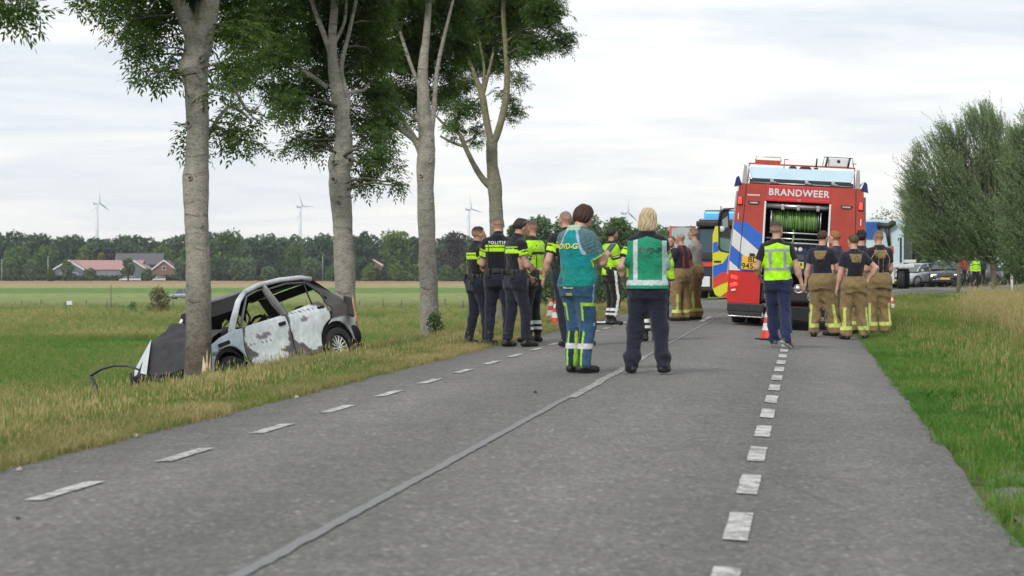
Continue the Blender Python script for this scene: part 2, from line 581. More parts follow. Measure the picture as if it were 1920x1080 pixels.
def paint_mat(name, worn, color=(0.66, 0.66, 0.63)):
    m = bpy.data.materials.new(name); m.use_nodes = True
    t = _n(m, "ShaderNodeTexCoord"); vec = t.outputs["Object"]
    f = nnoise(m, 55, 4, 0.75, vec)
    g = nnoise(m, 9, 3, 0.6, vec)
    s = _n(m, "ShaderNodeMath"); s.operation = 'ADD'; _l(m, f, s.inputs[0]); _l(m, g, s.inputs[1])
    k = nramp(m, s.outputs[0], [(0.0, 0), (0.5 - 0.0, 0), (1.0, 1)])
    mr = _n(m, "ShaderNodeMapRange"); mr.inputs["From Min"].default_value = worn; mr.inputs["From Max"].default_value = worn + 0.16
    _l(m, s.outputs[0], mr.inputs[0])
    _l(m, nmix(m, mr.outputs[0], (0.18, 0.18, 0.175), color), _bsdf(m).inputs["Base Color"])
    _bsdf(m).inputs["Roughness"].default_value = 0.8
    return m
PAINT = paint_mat("worn_road_paint", 0.90, (0.50, 0.50, 0.48))
PAINT2 = paint_mat("chalky_seam_paint", 0.98, (0.42, 0.42, 0.40))
TAR = mat("seam_sealing", (0.172, 0.177, 0.183), 0.7, var=0.2, scale=18, bump=0.3)
def strip(name, u0, s0, s1, w, m, dz, wav=0.0, n=None, parent=None, rag=0.0):
    n = n or max(2, int((s1 - s0) / 0.12))
    V, Fc = [], []
    for i in range(n + 1):
        s = s0 + (s1 - s0) * i / n
        uc = u0 + wav * (mnoise.noise(Vector((s * 0.8, 5, 0)))) + wav * 0.3 * mnoise.noise(Vector((s * 4, 8, 0)))
        wl = w / 2 + rag * mnoise.noise(Vector((s * 9, u0 * 7, 1))); wr = w / 2 + rag * mnoise.noise(Vector((s * 9, u0 * 7, 7)))
        for uu in (uc - wl, uc + wr):
            V.append(tuple(road_pt(s, uu, float(prof(uu)) + dz)))
        if i:
            Fc.append((2 * i - 2, 2 * i - 1, 2 * i + 1, 2 * i))
    o = link_mesh(name, np_mesh(name, V, Fc, m), parent)
    return o
s = 10.69 - 2.165
k = 0
while s < 60:
    o = strip("road_dash", -3.54, s - 0.47, s + 0.47, 0.10, PAINT, 0.007, parent=ROAD, rag=0.008)
    s += 2.165
s = 10.08 - 1.96
while s < 60:
    o = strip("road_dash", -0.29, s - 0.54, s + 0.54, 0.105, PAINT, 0.007, parent=ROAD, rag=0.008)
    s += 1.96
strip("road_dash", -2.05, 45.5, 50.0, 0.11, PAINT, 0.007, parent=ROAD)
strip("seam_sealing", -1.93, 6.0, 18.6, 0.058, TAR, 0.006, wav=0.008, parent=ROAD, rag=0.012)
strip("seam_sealing", -1.90, 18.62, 27.5, 0.085, PAINT2, 0.006, wav=0.018, parent=ROAD, rag=0.02)
strip("seam_sealing", -1.90, 27.52, 60, 0.045, TAR, 0.006, wav=0.02, parent=ROAD, rag=0.01)

# crumbled old asphalt beside the right edge, near the camera
def rubble():
    m = mat("crumbled_asphalt", (0.16, 0.155, 0.15), 0.9, var=0.35, scale=40, bump=0.8, bscale=60)
    b = MB()
    ring = []
    for i in range(26):
        a = 2 * pi * i / 26
        r = 1 + 0.25 * mnoise.noise(Vector((cos(a) * 2, sin(a) * 2, 4)))
        s_, u_ = 11.6 + 2.6 * r * sin(a), 1.22 + 0.22 * r * cos(a)
        ring.append(road_pt(s_, u_, float(prof(u_)) - 0.012 + 0.01 * mnoise.noise(Vector((a * 3, 0, 0)))))
    c = road_pt(11.6, 1.22, float(prof(1.22)) + 0.012)
    b._add([c] + ring, [(0, 1 + i, 1 + (i + 1) % 26) for i in range(26)])
    o = b.obj("crumbled_verge", m); props(o, kind="structure")
rubble()
# ------------------------------------------------------------------ bodies and clothes: distance fields turned into meshes
def V3(*a): return np.array(a, dtype=float)
class Cap:
    """tapered limb from a to b; fl flattens it along a direction"""
    def __init__(s, a, b, ra, rb, k=0.03, fl=None, op='add'):
        s.a, s.b, s.ra, s.rb, s.k, s.op, s.fl = np.array(a, float), np.array(b, float), ra, rb, k, op, fl
    def bounds(s, m):
        r = max(s.ra, s.rb) + m
        return np.minimum(s.a, s.b) - r, np.maximum(s.a, s.b) + r
    def ev(s, X, Y, Z):
        ba = s.b - s.a
        px_, py_, pz_ = X - s.a[0], Y - s.a[1], Z - s.a[2]
        h = np.clip((px_ * ba[0] + py_ * ba[1] + pz_ * ba[2]) / max(1e-9, ba @ ba), 0, 1)
        qx, qy, qz = px_ - ba[0] * h, py_ - ba[1] * h, pz_ - ba[2] * h
        d2 = qx * qx + qy * qy + qz * qz
        if s.fl is not None:
            n, f = s.fl
            dn = qx * n[0] + qy * n[1] + qz * n[2]
            d2 = d2 + dn * dn * (f * f - 1)
        return np.sqrt(d2) - (s.ra + (s.rb - s.ra) * h)
    def inf(s, e):
        return Cap(s.a, s.b, s.ra + e, s.rb + e, s.k, s.fl, s.op)
class Ell:
    def __init__(s, c, r, R=None, k=0.03, op='add'):
        s.c, s.r, s.R, s.k, s.op = np.array(c, float), np.array(r, float), (np.eye(3) if R is None else np.array(R)), k, op
    def bounds(s, m):
        r = s.r.max() + m
        return s.c - r, s.c + r
    def ev(s, X, Y, Z):
        x, y, z = X - s.c[0], Y - s.c[1], Z - s.c[2]
        R = s.R
        a = (x * R[0, 0] + y * R[1, 0] + z * R[2, 0]) / s.r[0]
        b = (x * R[0, 1] + y * R[1, 1] + z * R[2, 1]) / s.r[1]
        c = (x * R[0, 2] + y * R[1, 2] + z * R[2, 2]) / s.r[2]
        n = np.sqrt(a * a + b * b + c * c) + 1e-9
        g = np.sqrt((a / s.r[0]) ** 2 + (b / s.r[1]) ** 2 + (c / s.r[2]) ** 2) + 1e-9
        return n * (n - 1) / g
    def inf(s, e):
        return Ell(s.c, s.r + e, s.R, s.k, s.op)
class Loft:
    """a trunk of elliptical slices: levels (z, rx, ry, yoff) in the frame (c, R)"""
    def __init__(s, c, R, lv, k=0.04, e=0.0, op='add', p=2.4):
        s.c, s.R, s.lv, s.k, s.e, s.op, s.p = np.array(c, float), np.array(R), np.array(lv, float), k, e, op, p
    def bounds(s, m):
        z0, z1 = s.lv[0, 0], s.lv[-1, 0]
        r = s.lv[:, 1].max() + m + s.e
        cs = [s.c + s.R @ V3(0, 0, z) for z in (z0, z1)]
        return np.minimum(*cs) - r, np.maximum(*cs) + r
    def ev(s, X, Y, Z):
        x, y, z = X - s.c[0], Y - s.c[1], Z - s.c[2]
        R = s.R
        a = x * R[0, 0] + y * R[1, 0] + z * R[2, 0]
        b = x * R[0, 1] + y * R[1, 1] + z * R[2, 1]
        c = x * R[0, 2] + y * R[1, 2] + z * R[2, 2]
        lv = s.lv
        rx = np.interp(c, lv[:, 0], lv[:, 1]) + s.e
        ry = np.interp(c, lv[:, 0], lv[:, 2]) + s.e
        yo = np.interp(c, lv[:, 0], lv[:, 3])
        p = s.p
        n = (np.abs(a / rx) ** p + np.abs((b - yo) / ry) ** p) ** (1 / p)
        d2 = (n - 1) * np.minimum(rx, ry)
        dz = np.maximum(lv[0, 0] - c - s.e, c - lv[-1, 0] - s.e)
        return np.maximum(d2, dz)
    def inf(s, e):
        return Loft(s.c, s.R, s.lv, s.k, s.e + e, s.op, s.p)

def field(prims, lo, hi, res, marg=0.07):
    n = np.ceil((np.array(hi) - lo) / res).astype(int) + 1
    ax = [lo[i] + res * np.arange(n[i]) for i in range(3)]
    D = np.full(n, 9.0, dtype=np.float32)
    for pr in prims:
        a, b = pr.bounds(marg)
        i0 = np.clip(np.floor((a - lo) / res).astype(int), 0, n); i1 = np.clip(np.ceil((b - lo) / res).astype(int) + 1, 0, n)
        if (i1 <= i0).any(): continue
        X = ax[0][i0[0]:i1[0], None, None]; Y = ax[1][None, i0[1]:i1[1], None]; Z = ax[2][None, None, i0[2]:i1[2]]
        d = pr.ev(X, Y, Z)
        sl = (slice(i0[0], i1[0]), slice(i0[1], i1[1]), slice(i0[2], i1[2]))
        sub = D[sl]
        if pr.op == 'sub':
            D[sl] = np.maximum(sub, -d)
        else:
            h = np.clip(0.5 + 0.5 * (sub - d) / pr.k, 0, 1)
            D[sl] = sub * (1 - h) + d * h - pr.k * h * (1 - h)
    return ax, D
def at_points(prims, P):
    """value of the field at scattered points"""
    X, Y, Z = P[:, 0], P[:, 1], P[:, 2]
    D = np.full(len(P), 9.0)
    for pr in prims:
        d = pr.ev(X, Y, Z)
        if pr.op == 'sub':
            D = np.maximum(D, -d)
        else:
            h = np.clip(0.5 + 0.5 * (D - d) / pr.k, 0, 1)
            D = D * (1 - h) + d * h - pr.k * h * (1 - h)
    return D
def nets(ax, D):
    """surface nets: one vertex per cell the surface crosses"""
    S = D < 0
    n = np.array(D.shape) - 1
    cnt = np.zeros(n, np.int32); acc = np.zeros((*n, 3), np.float32)
    I, J, K = np.ogrid[0:n[0], 0:n[1], 0:n[2]]
    corner = [(i, j, k) for i in (0, 1) for j in (0, 1) for k in (0, 1)]
    inside = sum(S[c[0]:n[0] + c[0], c[1]:n[1] + c[1], c[2]:n[2] + c[2]].astype(np.int8) for c in corner)
    act = (inside > 0) & (inside < 8)
    idx = np.full(n, -1, np.int32)
    ai = np.argwhere(act)
    if len(ai) == 0:
        return np.zeros((0, 3)), np.zeros((0, 4), int)
    idx[act] = np.arange(len(ai))
    pos = np.zeros((len(ai), 3)); cn = np.zeros(len(ai))
    for c0 in corner:
        for axi in range(3):
            if c0[axi] == 1: continue
            c1 = list(c0); c1[axi] = 1
            a = D[ai[:, 0] + c0[0], ai[:, 1] + c0[1], ai[:, 2] + c0[2]]
            b = D[ai[:, 0] + c1[0], ai[:, 1] + c1[1], ai[:, 2] + c1[2]]
            m = (a < 0) != (b < 0)
            t = np.where(m, a / np.where(a - b == 0, 1, a - b), 0)
            p = np.tile(np.array(c0, float), (len(ai), 1)); p[:, axi] += t
            pos[m] += p[m]; cn[m] += 1
    pos = ai + pos / cn[:, None]
    res = ax[0][1] - ax[0][0]
    V = np.stack([ax[i][0] + pos[:, i] * res for i in range(3)], -1)
    quads = []
    for axi in range(3):
        o1, o2 = [(1, 2), (2, 0), (0, 1)][axi]
        sl0 = [slice(None)] * 3; sl1 = [slice(None)] * 3
        sl0[axi] = slice(0, -1); sl1[axi] = slice(1, None)
        A, B = S[tuple(sl0)], S[tuple(sl1)]
        e = np.argwhere(A != B)
        ok = (e[:, o1] > 0) & (e[:, o2] > 0) & (e[:, o1] < n[o1]) & (e[:, o2] < n[o2]) & (e[:, axi] < n[axi])
        e = e[ok]
        def cell(d1, d2):
            q = e.copy(); q[:, o1] += d1; q[:, o2] += d2
            return idx[q[:, 0], q[:, 1], q[:, 2]]
        q = np.stack([cell(-1, -1), cell(0, -1), cell(0, 0), cell(-1, 0)], -1)
        fl = A[e[:, 0], e[:, 1], e[:, 2]]
        q[~fl] = q[~fl][:, ::-1]
        quads.append(q)
    Q = np.concatenate(quads)
    return V, Q[(Q >= 0).all(1)]
def grid_bounds(prims, res, pad=0.02):
    lo = np.min([p.bounds(0)[0] for p in prims if p.op == 'add'], 0) - pad
    hi = np.max([p.bounds(0)[1] for p in prims if p.op == 'add'], 0) + pad
    return lo, hi
def sdf_mesh(prims, res, mod=None, lo=None, hi=None, pad=0.03):
    if lo is None:
        lo, hi = grid_bounds(prims, res, pad)
    ax, D = field(prims, np.array(lo), np.array(hi), res)
    if mod is not None:
        X = ax[0][:, None, None]; Y = ax[1][None, :, None]; Z = ax[2][None, None, :]
        D = mod(X, Y, Z, D)
    return nets(ax, D)
def smax(a, b, k=0.01):
    h = np.clip(0.5 - 0.5 * (b - a) / k, 0, 1)
    return b * (1 - h) + a * h + k * h * (1 - h)
def folds(amp, seed, sx=16.0, sz=11.0):
    """creases of cloth"""
    r = random.Random(seed)
    p = [r.uniform(0, 6.28) for _ in range(8)]
    def f(X, Y, Z):
        w = 1.3 * np.sin(Z * sz * 0.6 + p[0]) + 1.1 * np.sin(X * sx * 0.5 + p[1])
        a = np.sin(X * sx + Y * sx * 0.7 + w * 1.5 + Z * sz * 0.4 + p[2]) * np.sin(Z * sz * 1.3 + w + X * 5 + p[3])
        b = np.sin((X - Y) * sx * 1.7 + Z * sz * 2.2 + 1.5 * w + p[4])
        return amp * (a * 0.8 + 0.45 * b)
    return f
def rotz(a):
    c, s = cos(a), sin(a)
    return np.array([[c, -s, 0], [s, c, 0], [0, 0, 1.0]])
def rotx(a):
    c, s = cos(a), sin(a)
    return np.array([[1, 0, 0], [0, c, -s], [0, s, c.real if False else c]], float)
def roty(a):
    c, s = cos(a), sin(a)
    return np.array([[c, 0, s], [0, 1, 0], [-s, 0, c]], float)
def nrm(v):
    v = np.array(v, float)
    return v / (np.linalg.norm(v) + 1e-9)
def ik(a, c, l1, l2, pole):
    a, c = np.array(a, float), np.array(c, float)
    d = c - a; L_ = np.linalg.norm(d)
    if L_ > (l1 + l2) * 0.995:
        c = a + d / L_ * (l1 + l2) * 0.995; d = c - a; L_ = np.linalg.norm(d)
    x = (l1 * l1 - l2 * l2 + L_ * L_) / (2 * L_)
    h = sqrt(max(0, l1 * l1 - x * x))
    n = d / L_
    p = np.array(pole, float); p = p - n * (p @ n); p = nrm(p)
    return a + n * x + p * h, c

ATTR = attr_mat("dyed_cloth", 0.88, 0.3, 320, sheen=0.15)
SKIN = attr_mat("skin", 0.55, 0.1, 400, spec=0.35)
HAIRM = attr_mat("hair", 0.6, 0.7, 260, spec=0.4)
GEAR = attr_mat("gear", 0.5, 0.2, 200, spec=0.4)
REFL = mat("reflective_tape", (0.62, 0.64, 0.65), 0.42, var=0.06, scale=30)
NAVY = (0.012, 0.014, 0.028); NAVYD = (0.009, 0.010, 0.018); BLACK = (0.010, 0.010, 0.012)
HIVIS = (0.42, 0.80, 0.02); HIVIS2 = (0.50, 0.86, 0.03)
SILVER = (0.50, 0.52, 0.52); WHITE = (0.70, 0.72, 0.72)
TAN = (0.235, 0.165, 0.075); TAN2 = (0.21, 0.145, 0.065)
LIME = (0.55, 0.66, 0.16)
FACE = (0.50, 0.29, 0.21)

def figure(label, X, Y, H=1.8, head_dir=0.0, zg=None, group=None, sex='m', heavy=0.0,
           feet=None, lean=0.0, side=0.0, twist=0.0, hips=(0, 0), lh=None, rh=None, lpole=None, rpole=None,
           hyaw=0.0, hpitch=0.0, hroll=0.0, skin=FACE, hair=None, top=None, legs=None, shoes=None,
           extras=None, res=0.013, curl=(0.5, 0.5), tattoo=0, hdir=(None, None), foot_yaw=(0.15, 0.15), heel=(0, 0), seed=1, beard=None):
    """A standing or walking person. Local frame: x right, y forward, z up; head_dir is the heading (0 = away from the camera, clockwise)."""
    if zg is None:
        zg = float(gz(X, Y))
    root = thing("person", label, "person", (X, Y, zg + 0.006), (0, 0, -head_dir), group)
    k = H / 1.8
    fem = sex == 'f'
    feet = feet or ((-0.13, 0.0), (0.13, 0.0))
    # ---- skeleton
    pel = V3(hips[0], hips[1], 0.965 * k)
    RT = rotz(-twist) @ rotx(-lean) @ roty(side)
    RP = rotx(-lean * 0.35) @ roty(side * 0.3)
    S = lambda v: pel + RT @ (V3(*v) * k)
    shw = 0.172 if not fem else 0.155
    sh = [S((-shw, 0, 0.455)), S((shw, 0, 0.455))]
    neck = S((0, 0.0, 0.545)); neckt = S((0, 0.02, 0.60))
    RH = rotz(-twist * 0.5 - hyaw) @ rotx(-hpitch - lean * 0.6) @ roty(hroll)
    hc = neckt + RH @ (V3(0, 0.025, 0.115) * k)
    hipj = [pel + RP @ (V3(sx * 0.092, 0, -0.03) * k) for sx in (-1, 1)]
    ank = [V3(feet[i][0] * 1.0, feet[i][1], 0.085 * k + (feet[i][2] if len(feet[i]) > 2 else 0)) for i in (0, 1)]
    kn = []
    for i in (0, 1):
        kp, a_ = ik(hipj[i], ank[i], 0.435 * k, 0.425 * k, (0.12 * (-1, 1)[i], 1, 0))
        kn.append(kp); ank[i] = a_
    el, wr = [], []
    for i, (hnd, pole) in enumerate(((lh, lpole), (rh, rpole))):
        sg = (-1, 1)[i]
        t = hnd if hnd is not None else (sg * 0.27, 0.04, 0.80)
        tgt = np.array(t, float) * V3(1, 1, k) if hnd is None else np.array(t, float)
        e_, w_ = ik(sh[i], tgt, 0.295 * k, 0.255 * k, pole if pole is not None else (sg * 0.35, -1, -0.1))
        el.append(e_); wr.append(w_)
    # ---- trunk slices (z from pelvis)
    hw = 0.175 if fem else 0.165
    cw = 0.155 if fem else 0.178
    hv = heavy
    lv = [(-0.12, hw * 0.86, 0.10, -0.01), (-0.05, hw + hv * 0.6, 0.118 + hv * 0.5, -0.012), (0.02, hw * 0.98 + hv, 0.112 + hv, 0.0), (0.12, 0.142 + hv * 1.2, 0.102 + hv * 1.5, 0.012 + hv * 0.3),
          (0.24, 0.150 + hv, 0.108 + hv, 0.008), (0.34, cw * 0.97, 0.118 + hv * 0.6 + (0.02 if fem else 0), 0.01), (0.42, cw, 0.112, -0.002), (0.475, cw * 0.86, 0.090, -0.01), (0.52, 0.105, 0.066, -0.012), (0.56, 0.058, 0.055, -0.01)]
    lvk = [tuple(c * k for c in l) for l in lv]
    trunk = Loft(pel, RT, lvk, k=0.05)
    pelv = Loft(pel, RP, [l for l in lvk[:4]], k=0.05)
    AR = (0.056, 0.045, 0.043, 0.028) if not fem else (0.052, 0.041, 0.039, 0.025)
    arm = []
    for i in (0, 1):
        arm += [Cap(sh[i], el[i], AR[0] * k, AR[1] * k, 0.05), Cap(el[i], wr[i], AR[2] * k, AR[3] * k, 0.025)]
        fd = nrm(wr[i] - el[i])
        arm.append(Ell(el[i] + fd * 0.07 * k, V3(0.046, 0.046, 0.085) * k if not fem else V3(0.041, 0.041, 0.08) * k, None, 0.03))
    trap = [Cap(S((sx * 0.03, -0.012, 0.525)), S((sx * shw * 0.85, -0.012, 0.475)), 0.045 * k, 0.040 * k, 0.04) for sx in (-1, 1)]
    def legp(th, kn_r, cf, an, k_=0.05):
        r = []
        for i in (0, 1):
            r += [Cap(hipj[i], kn[i], th * k, kn_r * k, k_), Cap(kn[i], ank[i], cf * k, an * k, 0.03)]
        return r
    # ---- body
    body = [trunk, Cap(neck - V3(0, 0, 0.02), hc - RH @ (V3(0, 0.02, 0.05) * k), 0.062 * k, 0.056 * k, 0.03)] + trap + arm + legp(0.085, 0.056, 0.058, 0.038)
    for i in (0, 1):
        body.append(Cap(ank[i] - V3(0, 0, 0.02), ank[i] + rotz(-foot_yaw[i] * (-1, 1)[i]) @ V3(0, 0.13, -0.05) * k, 0.04 * k, 0.03 * k, 0.03))
    parts = []
    parts.append((*sdf_mesh(body, res * 1.35), 0))
    # head, finer
    Hh = lambda v: hc + RH @ (V3(*v) * k)
    head = [Ell(Hh((0, -0.012, 0.028)), V3(0.076, 0.096, 0.088) * k, RH, 0.02),
            Ell(Hh((0, 0.028, -0.03)), V3(0.062, 0.066, 0.078) * k, RH, 0.03),
            Ell(Hh((0, 0.045, -0.078)), V3(0.042, 0.042, 0.030) * k, RH, 0.03),
            Ell(Hh((0, 0.075, 0.022)), V3(0.050, 0.018, 0.012) * k, RH, 0.015),
            Cap(Hh((0, 0.088, 0.012)), Hh((0, 0.108, -0.022)), 0.008 * k, 0.013 * k, 0.012),
            Ell(Hh((0, 0.088, -0.052)), V3(0.024, 0.010, 0.011) * k, RH, 0.01),
            Cap(neck - V3(0, 0, 0.02), Hh((0, -0.02, -0.05)), 0.060 * k, 0.054 * k, 0.03),
            Ell(Hh((-0.032, 0.098, 0.004)), V3(0.015, 0.014, 0.010) * k, RH, 0.01, 'sub'),
            Ell(Hh((0.032, 0.098, 0.004)), V3(0.015, 0.014, 0.010) * k, RH, 0.01, 'sub'),
            Ell(Hh((-0.031, 0.079, 0.003)), V3(0.012, 0.011, 0.009) * k, RH, 0.003),
            Ell(Hh((0.031, 0.079, 0.003)), V3(0.012, 0.011, 0.009) * k, RH, 0.003),
            Ell(Hh((-0.078, -0.006, -0.008)), V3(0.010, 0.019, 0.031) * k, RH @ rotz(0.35), 0.008),
            Ell(Hh((0.078, -0.006, -0.008)), V3(0.010, 0.019, 0.031) * k, RH @ rotz(-0.35), 0.008)]
    parts.append((*sdf_mesh(head, 0.0065 if res < 0.014 else 0.009), 1))
    # hands: palm, four unequal fingers bent at three joints, thumb from the side of the palm
    for i in (0, 1):
        sg = (-1, 1)[i]
        fd = nrm(wr[i] - el[i])
        d = nrm(hdir[i]) if hdir[i] is not None else nrm(fd + V3(0, 0.1, -0.15))
        inward = V3(-sg, 0, 0) if abs(d[0]) < 0.85 else V3(0, 1, 0)
        if d[2] > -0.35:                                    # hand raised in front: palm turns in and down
            inward = nrm(V3(-sg * 0.6, 0.1, -0.7))
        pn = nrm(inward - d * (inward @ d))                  # palm normal
        sd_ = np.cross(d, pn) * (1 if i == 0 else -1)
        if (sd_ @ V3(0, 1, 0.3)) < 0: sd_ = -sd_              # thumb side: forward/up
        hs = k * (0.98 if not fem else 0.9)
        W = wr[i]
        h = [Cap(W - fd * 0.03, W + d * 0.02 * hs, 0.027 * hs, 0.026 * hs, 0.02)]
        c = curl[i]
        for f, (off, ln) in enumerate(((0.030, 0.074), (0.010, 0.082), (-0.011, 0.076), (-0.030, 0.060))):
            kb = W + (d * 0.088 + sd_ * off) * hs
            h.append(Cap(W + (d * 0.015 + sd_ * off * 0.6) * hs, kb, 0.019 * hs, 0.0145 * hs, 0.015, fl=(pn, 1.2)))
            p = kb; ang = 0.0
            for sgm, fr in enumerate((0.45, 0.31, 0.24)):
                ang += c * (0.55, 0.75, 0.55)[sgm]
                dd = d * cos(ang) + pn * sin(ang)
                q = p + dd * ln * fr * hs
                h.append(Cap(p, q, (0.0092 - 0.0008 * sgm) * hs, (0.0086 - 0.001 * sgm) * hs, 0.003))
                p = q
        tb = W + (d * 0.025 + sd_ * 0.026) * hs
        t1 = tb + nrm(d * 0.6 + sd_ * 0.75 + pn * 0.35) * 0.038 * hs
        t2 = t1 + nrm(d * 0.9 + sd_ * 0.25 + pn * (0.3 + 0.5 * c)) * 0.032 * hs
        t3 = t2 + nrm(d * 0.95 + pn * (0.35 + 0.5 * c)) * 0.024 * hs
        h += [Cap(tb, t1, 0.017 * hs, 0.012 * hs, 0.012), Cap(t1, t2, 0.0115 * hs, 0.0105 * hs, 0.004), Cap(t2, t3, 0.0105 * hs, 0.0085 * hs, 0.004)]
        parts.append((*sdf_mesh(h, 0.0058 if res < 0.014 else 0.0075, pad=0.012), 2 + i))
    VV, FF, CC = [], [], []
    off = 0
    rs = random.Random(seed)
    for (v, f, kind) in parts:
        c = np.tile(np.array(skin), (len(v), 1))
        if kind == 1:
            loc = (v - hc) @ RH / k
            for sx in (-1, 1):
                e = np.linalg.norm((loc - V3(sx * 0.031, 0.09, 0.003)) / V3(0.013, 0.02, 0.007), axis=1) < 1
                c[e] = (0.05, 0.035, 0.03)
                b_ = np.linalg.norm((loc - V3(sx * 0.033, 0.09, 0.024)) / V3(0.022, 0.02, 0.005), axis=1) < 1
                c[b_] = (0.10, 0.06, 0.04)
            l_ = np.linalg.norm((loc - V3(0, 0.095, -0.052)) / V3(0.024, 0.02, 0.008), axis=1) < 1
            c[l_] = np.array(skin) * V3(0.85, 0.55, 0.55)
            ch = np.linalg.norm((np.abs(loc) - V3(0.045, 0.06, 0.03)) / V3(0.03, 0.04, 0.03), axis=1) < 1
            c[ch] *= V3(1.04, 0.9, 0.88)
            if beard:
                bd = (loc[:, 2] < -0.035) & (loc[:, 1] > -0.01) & (loc[:, 2] > -0.12) & ~l_
                c[bd] = c[bd] * 0.45 + np.array(beard) * 0.55
        if kind == 0 and tattoo:
            for i in (0, 1):
                if not (tattoo >> i) & 1: continue
                ba = wr[i] - sh[i]
                t_ = ((v - sh[i]) @ ba) / (ba @ ba)
                near_ = np.minimum(np.linalg.norm(v - sh[i] - np.outer(t_, ba), axis=1), 1) < 0.14
                n_ = np.sin(v[:, 0] * 70 + 3 * np.sin(v[:, 2] * 60)) + np.sin(v[:, 2] * 85 + v[:, 1] * 50)
                m_ = near_ & (t_ > 0.15) & (t_ < 1.02) & (n_ > -0.5)
                c[m_] = c[m_] * 0.3 + np.array((0.06, 0.065, 0.08)) * 0.7
        VV.append(v); FF.append(f + off); CC.append(c); off += len(v)
    link_mesh("body", np_mesh("body", np.concatenate(VV), np.concatenate(FF), SKIN, True, cols=np.concatenate(CC)), root)

    info = dict(root=root, k=k, pel=pel, RT=RT, RP=RP, sh=sh, el=el, wr=wr, hip=hipj, kn=kn, ank=ank, hc=hc, RH=RH, neck=neck, trunk=trunk, lvk=lvk,
                S=S, Hh=Hh, res=res, seed=seed, AR=AR, fem=fem)
    def emit(name, prims, color, m=ATTR, mod=None, res_=None, lo=None, hi=None):
        v, f = sdf_mesh(prims, res_ or res, mod, lo, hi)
        if len(v) == 0: return None
        c = color(v) if callable(color) else np.tile(np.array(color), (len(v), 1))
        return link_mesh(name, np_mesh(name, v, f, m, True, cols=c), root)
    info['emit'] = emit
    def tl(v):                                            # trunk-local coordinates in units of a 1.8 m person
        return (v - pel) @ RT / k
    info['tl'] = tl
    def along(v, i, upper=True):
        a, b = (sh[i], el[i]) if upper else (el[i], wr[i])
        ba = b - a
        t_ = ((v - a) @ ba) / (ba @ ba)
        d_ = np.linalg.norm(v - a - np.outer(np.clip(t_, 0, 1), ba), axis=1)
        return t_, d_
    info['along'] = along
    def leglocal(v, i):
        """height along a leg (1 at hip, 0 at ankle), distance from its axis, direction vector"""
        z = v[:, 2]
        P = np.where((z > kn[i][2])[:, None], kn[i] + (hipj[i] - kn[i]) * np.clip((z - kn[i][2]) / (hipj[i][2] - kn[i][2]), 0, 1)[:, None],
                     ank[i] + (kn[i] - ank[i]) * np.clip((z - ank[i][2]) / (kn[i][2] - ank[i][2] + 1e-6), 0, 1)[:, None])
        q = v - P
        return q
    info['leglocal'] = leglocal

    # ---- trousers
    lg = dict(col=NAVY, th=0.100, kn=0.078, cf=0.076, an=0.066, fold=0.006, waist=0.085, e=0.013, hem=0.10)
    lg.update(legs or {})
    tp = [Loft(pel, RP, [tuple(c * k for c in l) for l in lv[:4]], k=0.09, e=lg['e'] * k)] + legp(lg['th'], lg['kn'], lg['cf'], lg['an'], 0.09)
    if 'knee_bulk' in lg:
        for i in (0, 1):
            tp.append(Ell(kn[i] - V3(0, 0, 0.02), V3(1, 1, 1.4) * lg['knee_bulk'] * k, None, 0.05))
            tp.append(Ell(ank[i] + V3(0, 0, 0.09), V3(1, 1, 0.7) * (lg['an'] + 0.012) * k, None, 0.04))
    fo = folds(lg['fold'], seed, 15, 12)
    zt = pel[2] + lg['waist'] * k
    zb = [ank[i][2] - 0.085 * k + lg['hem'] * k for i in (0, 1)]
    def tmod(Xg, Yg, Zg, D):
        low = np.clip((kn[0][2] - Zg) / 0.3, 0, 1) * 1.2 + 0.6
        D = D + fo(Xg, Yg, Zg) * low
        D = smax(D, Zg - zt, 0.012)
        mid = (ank[0][0] + ank[1][0]) / 2 if abs(ank[0][0] - ank[1][0]) > 0.03 else None
        return smax(D, min(zb) - Zg + (0 * Xg), 0.012)
    emit("trousers", tp, lg['col'] if not callable(lg['col']) else (lambda v: lg['col'](v, info)), mod=tmod)
    info['trouser_prims'] = tp; info['zt'] = zt
    # ---- shoes
    so = dict(col=BLACK, boot=True, wide=1.0)
    so.update(shoes or {})
    sp_, v_all = [], []
    for i in (0, 1):
        yaw = foot_yaw[i] * (-1, 1)[i]
        R = rotz(-yaw) @ rotx(-heel[i])
        A = ank[i]
        g = -0.085 * k
        pr = [Cap(A + R @ V3(0, -0.045, g + 0.038), A + R @ (V3(0, 0.05, 0) * k + V3(0, 0, g + 0.045)), 0.040 * so['wide'], 0.044 * so['wide'], 0.02),
              Cap(A + R @ (V3(0, 0.05, 0) * k + V3(0, 0, g + 0.040)), A + R @ (V3(0.004 * (-1, 1)[i], 0.148, 0) * k + V3(0, 0, g + 0.036)), 0.046 * so['wide'], 0.038 * so['wide'], 0.03),
              Cap(A + R @ V3(0, 0.0, g + 0.06), A + V3(0, 0, 0.0 if not so['boot'] else 0.09), 0.046 * so['wide'], 0.052 * so['wide'], 0.03)]
        def smod(Xg, Yg, Zg, D, A=A, R=R, g=g):
            n = R @ V3(0, 0, 1)
            dd = (A[0] - Xg) * n[0] + (A[1] - Yg) * n[1] + (A[2] - Zg) * n[2] + g
            return smax(D, dd, 0.008)
        v, f = sdf_mesh(pr, 0.009 if res < 0.014 else 0.012, smod)
        v_all = len(v)
        def shoe_col(v=v, A=A, R=R, g=g):
            c = np.tile(np.array(so['col']), (len(v), 1))
            l = (v - A) @ R
            c[l[:, 2] < g + 0.022] = so.get('sole', (0.02, 0.02, 0.02))
            if so.get('toe'): c[(l[:, 1] > 0.11 * k)] = so['toe']
            return c
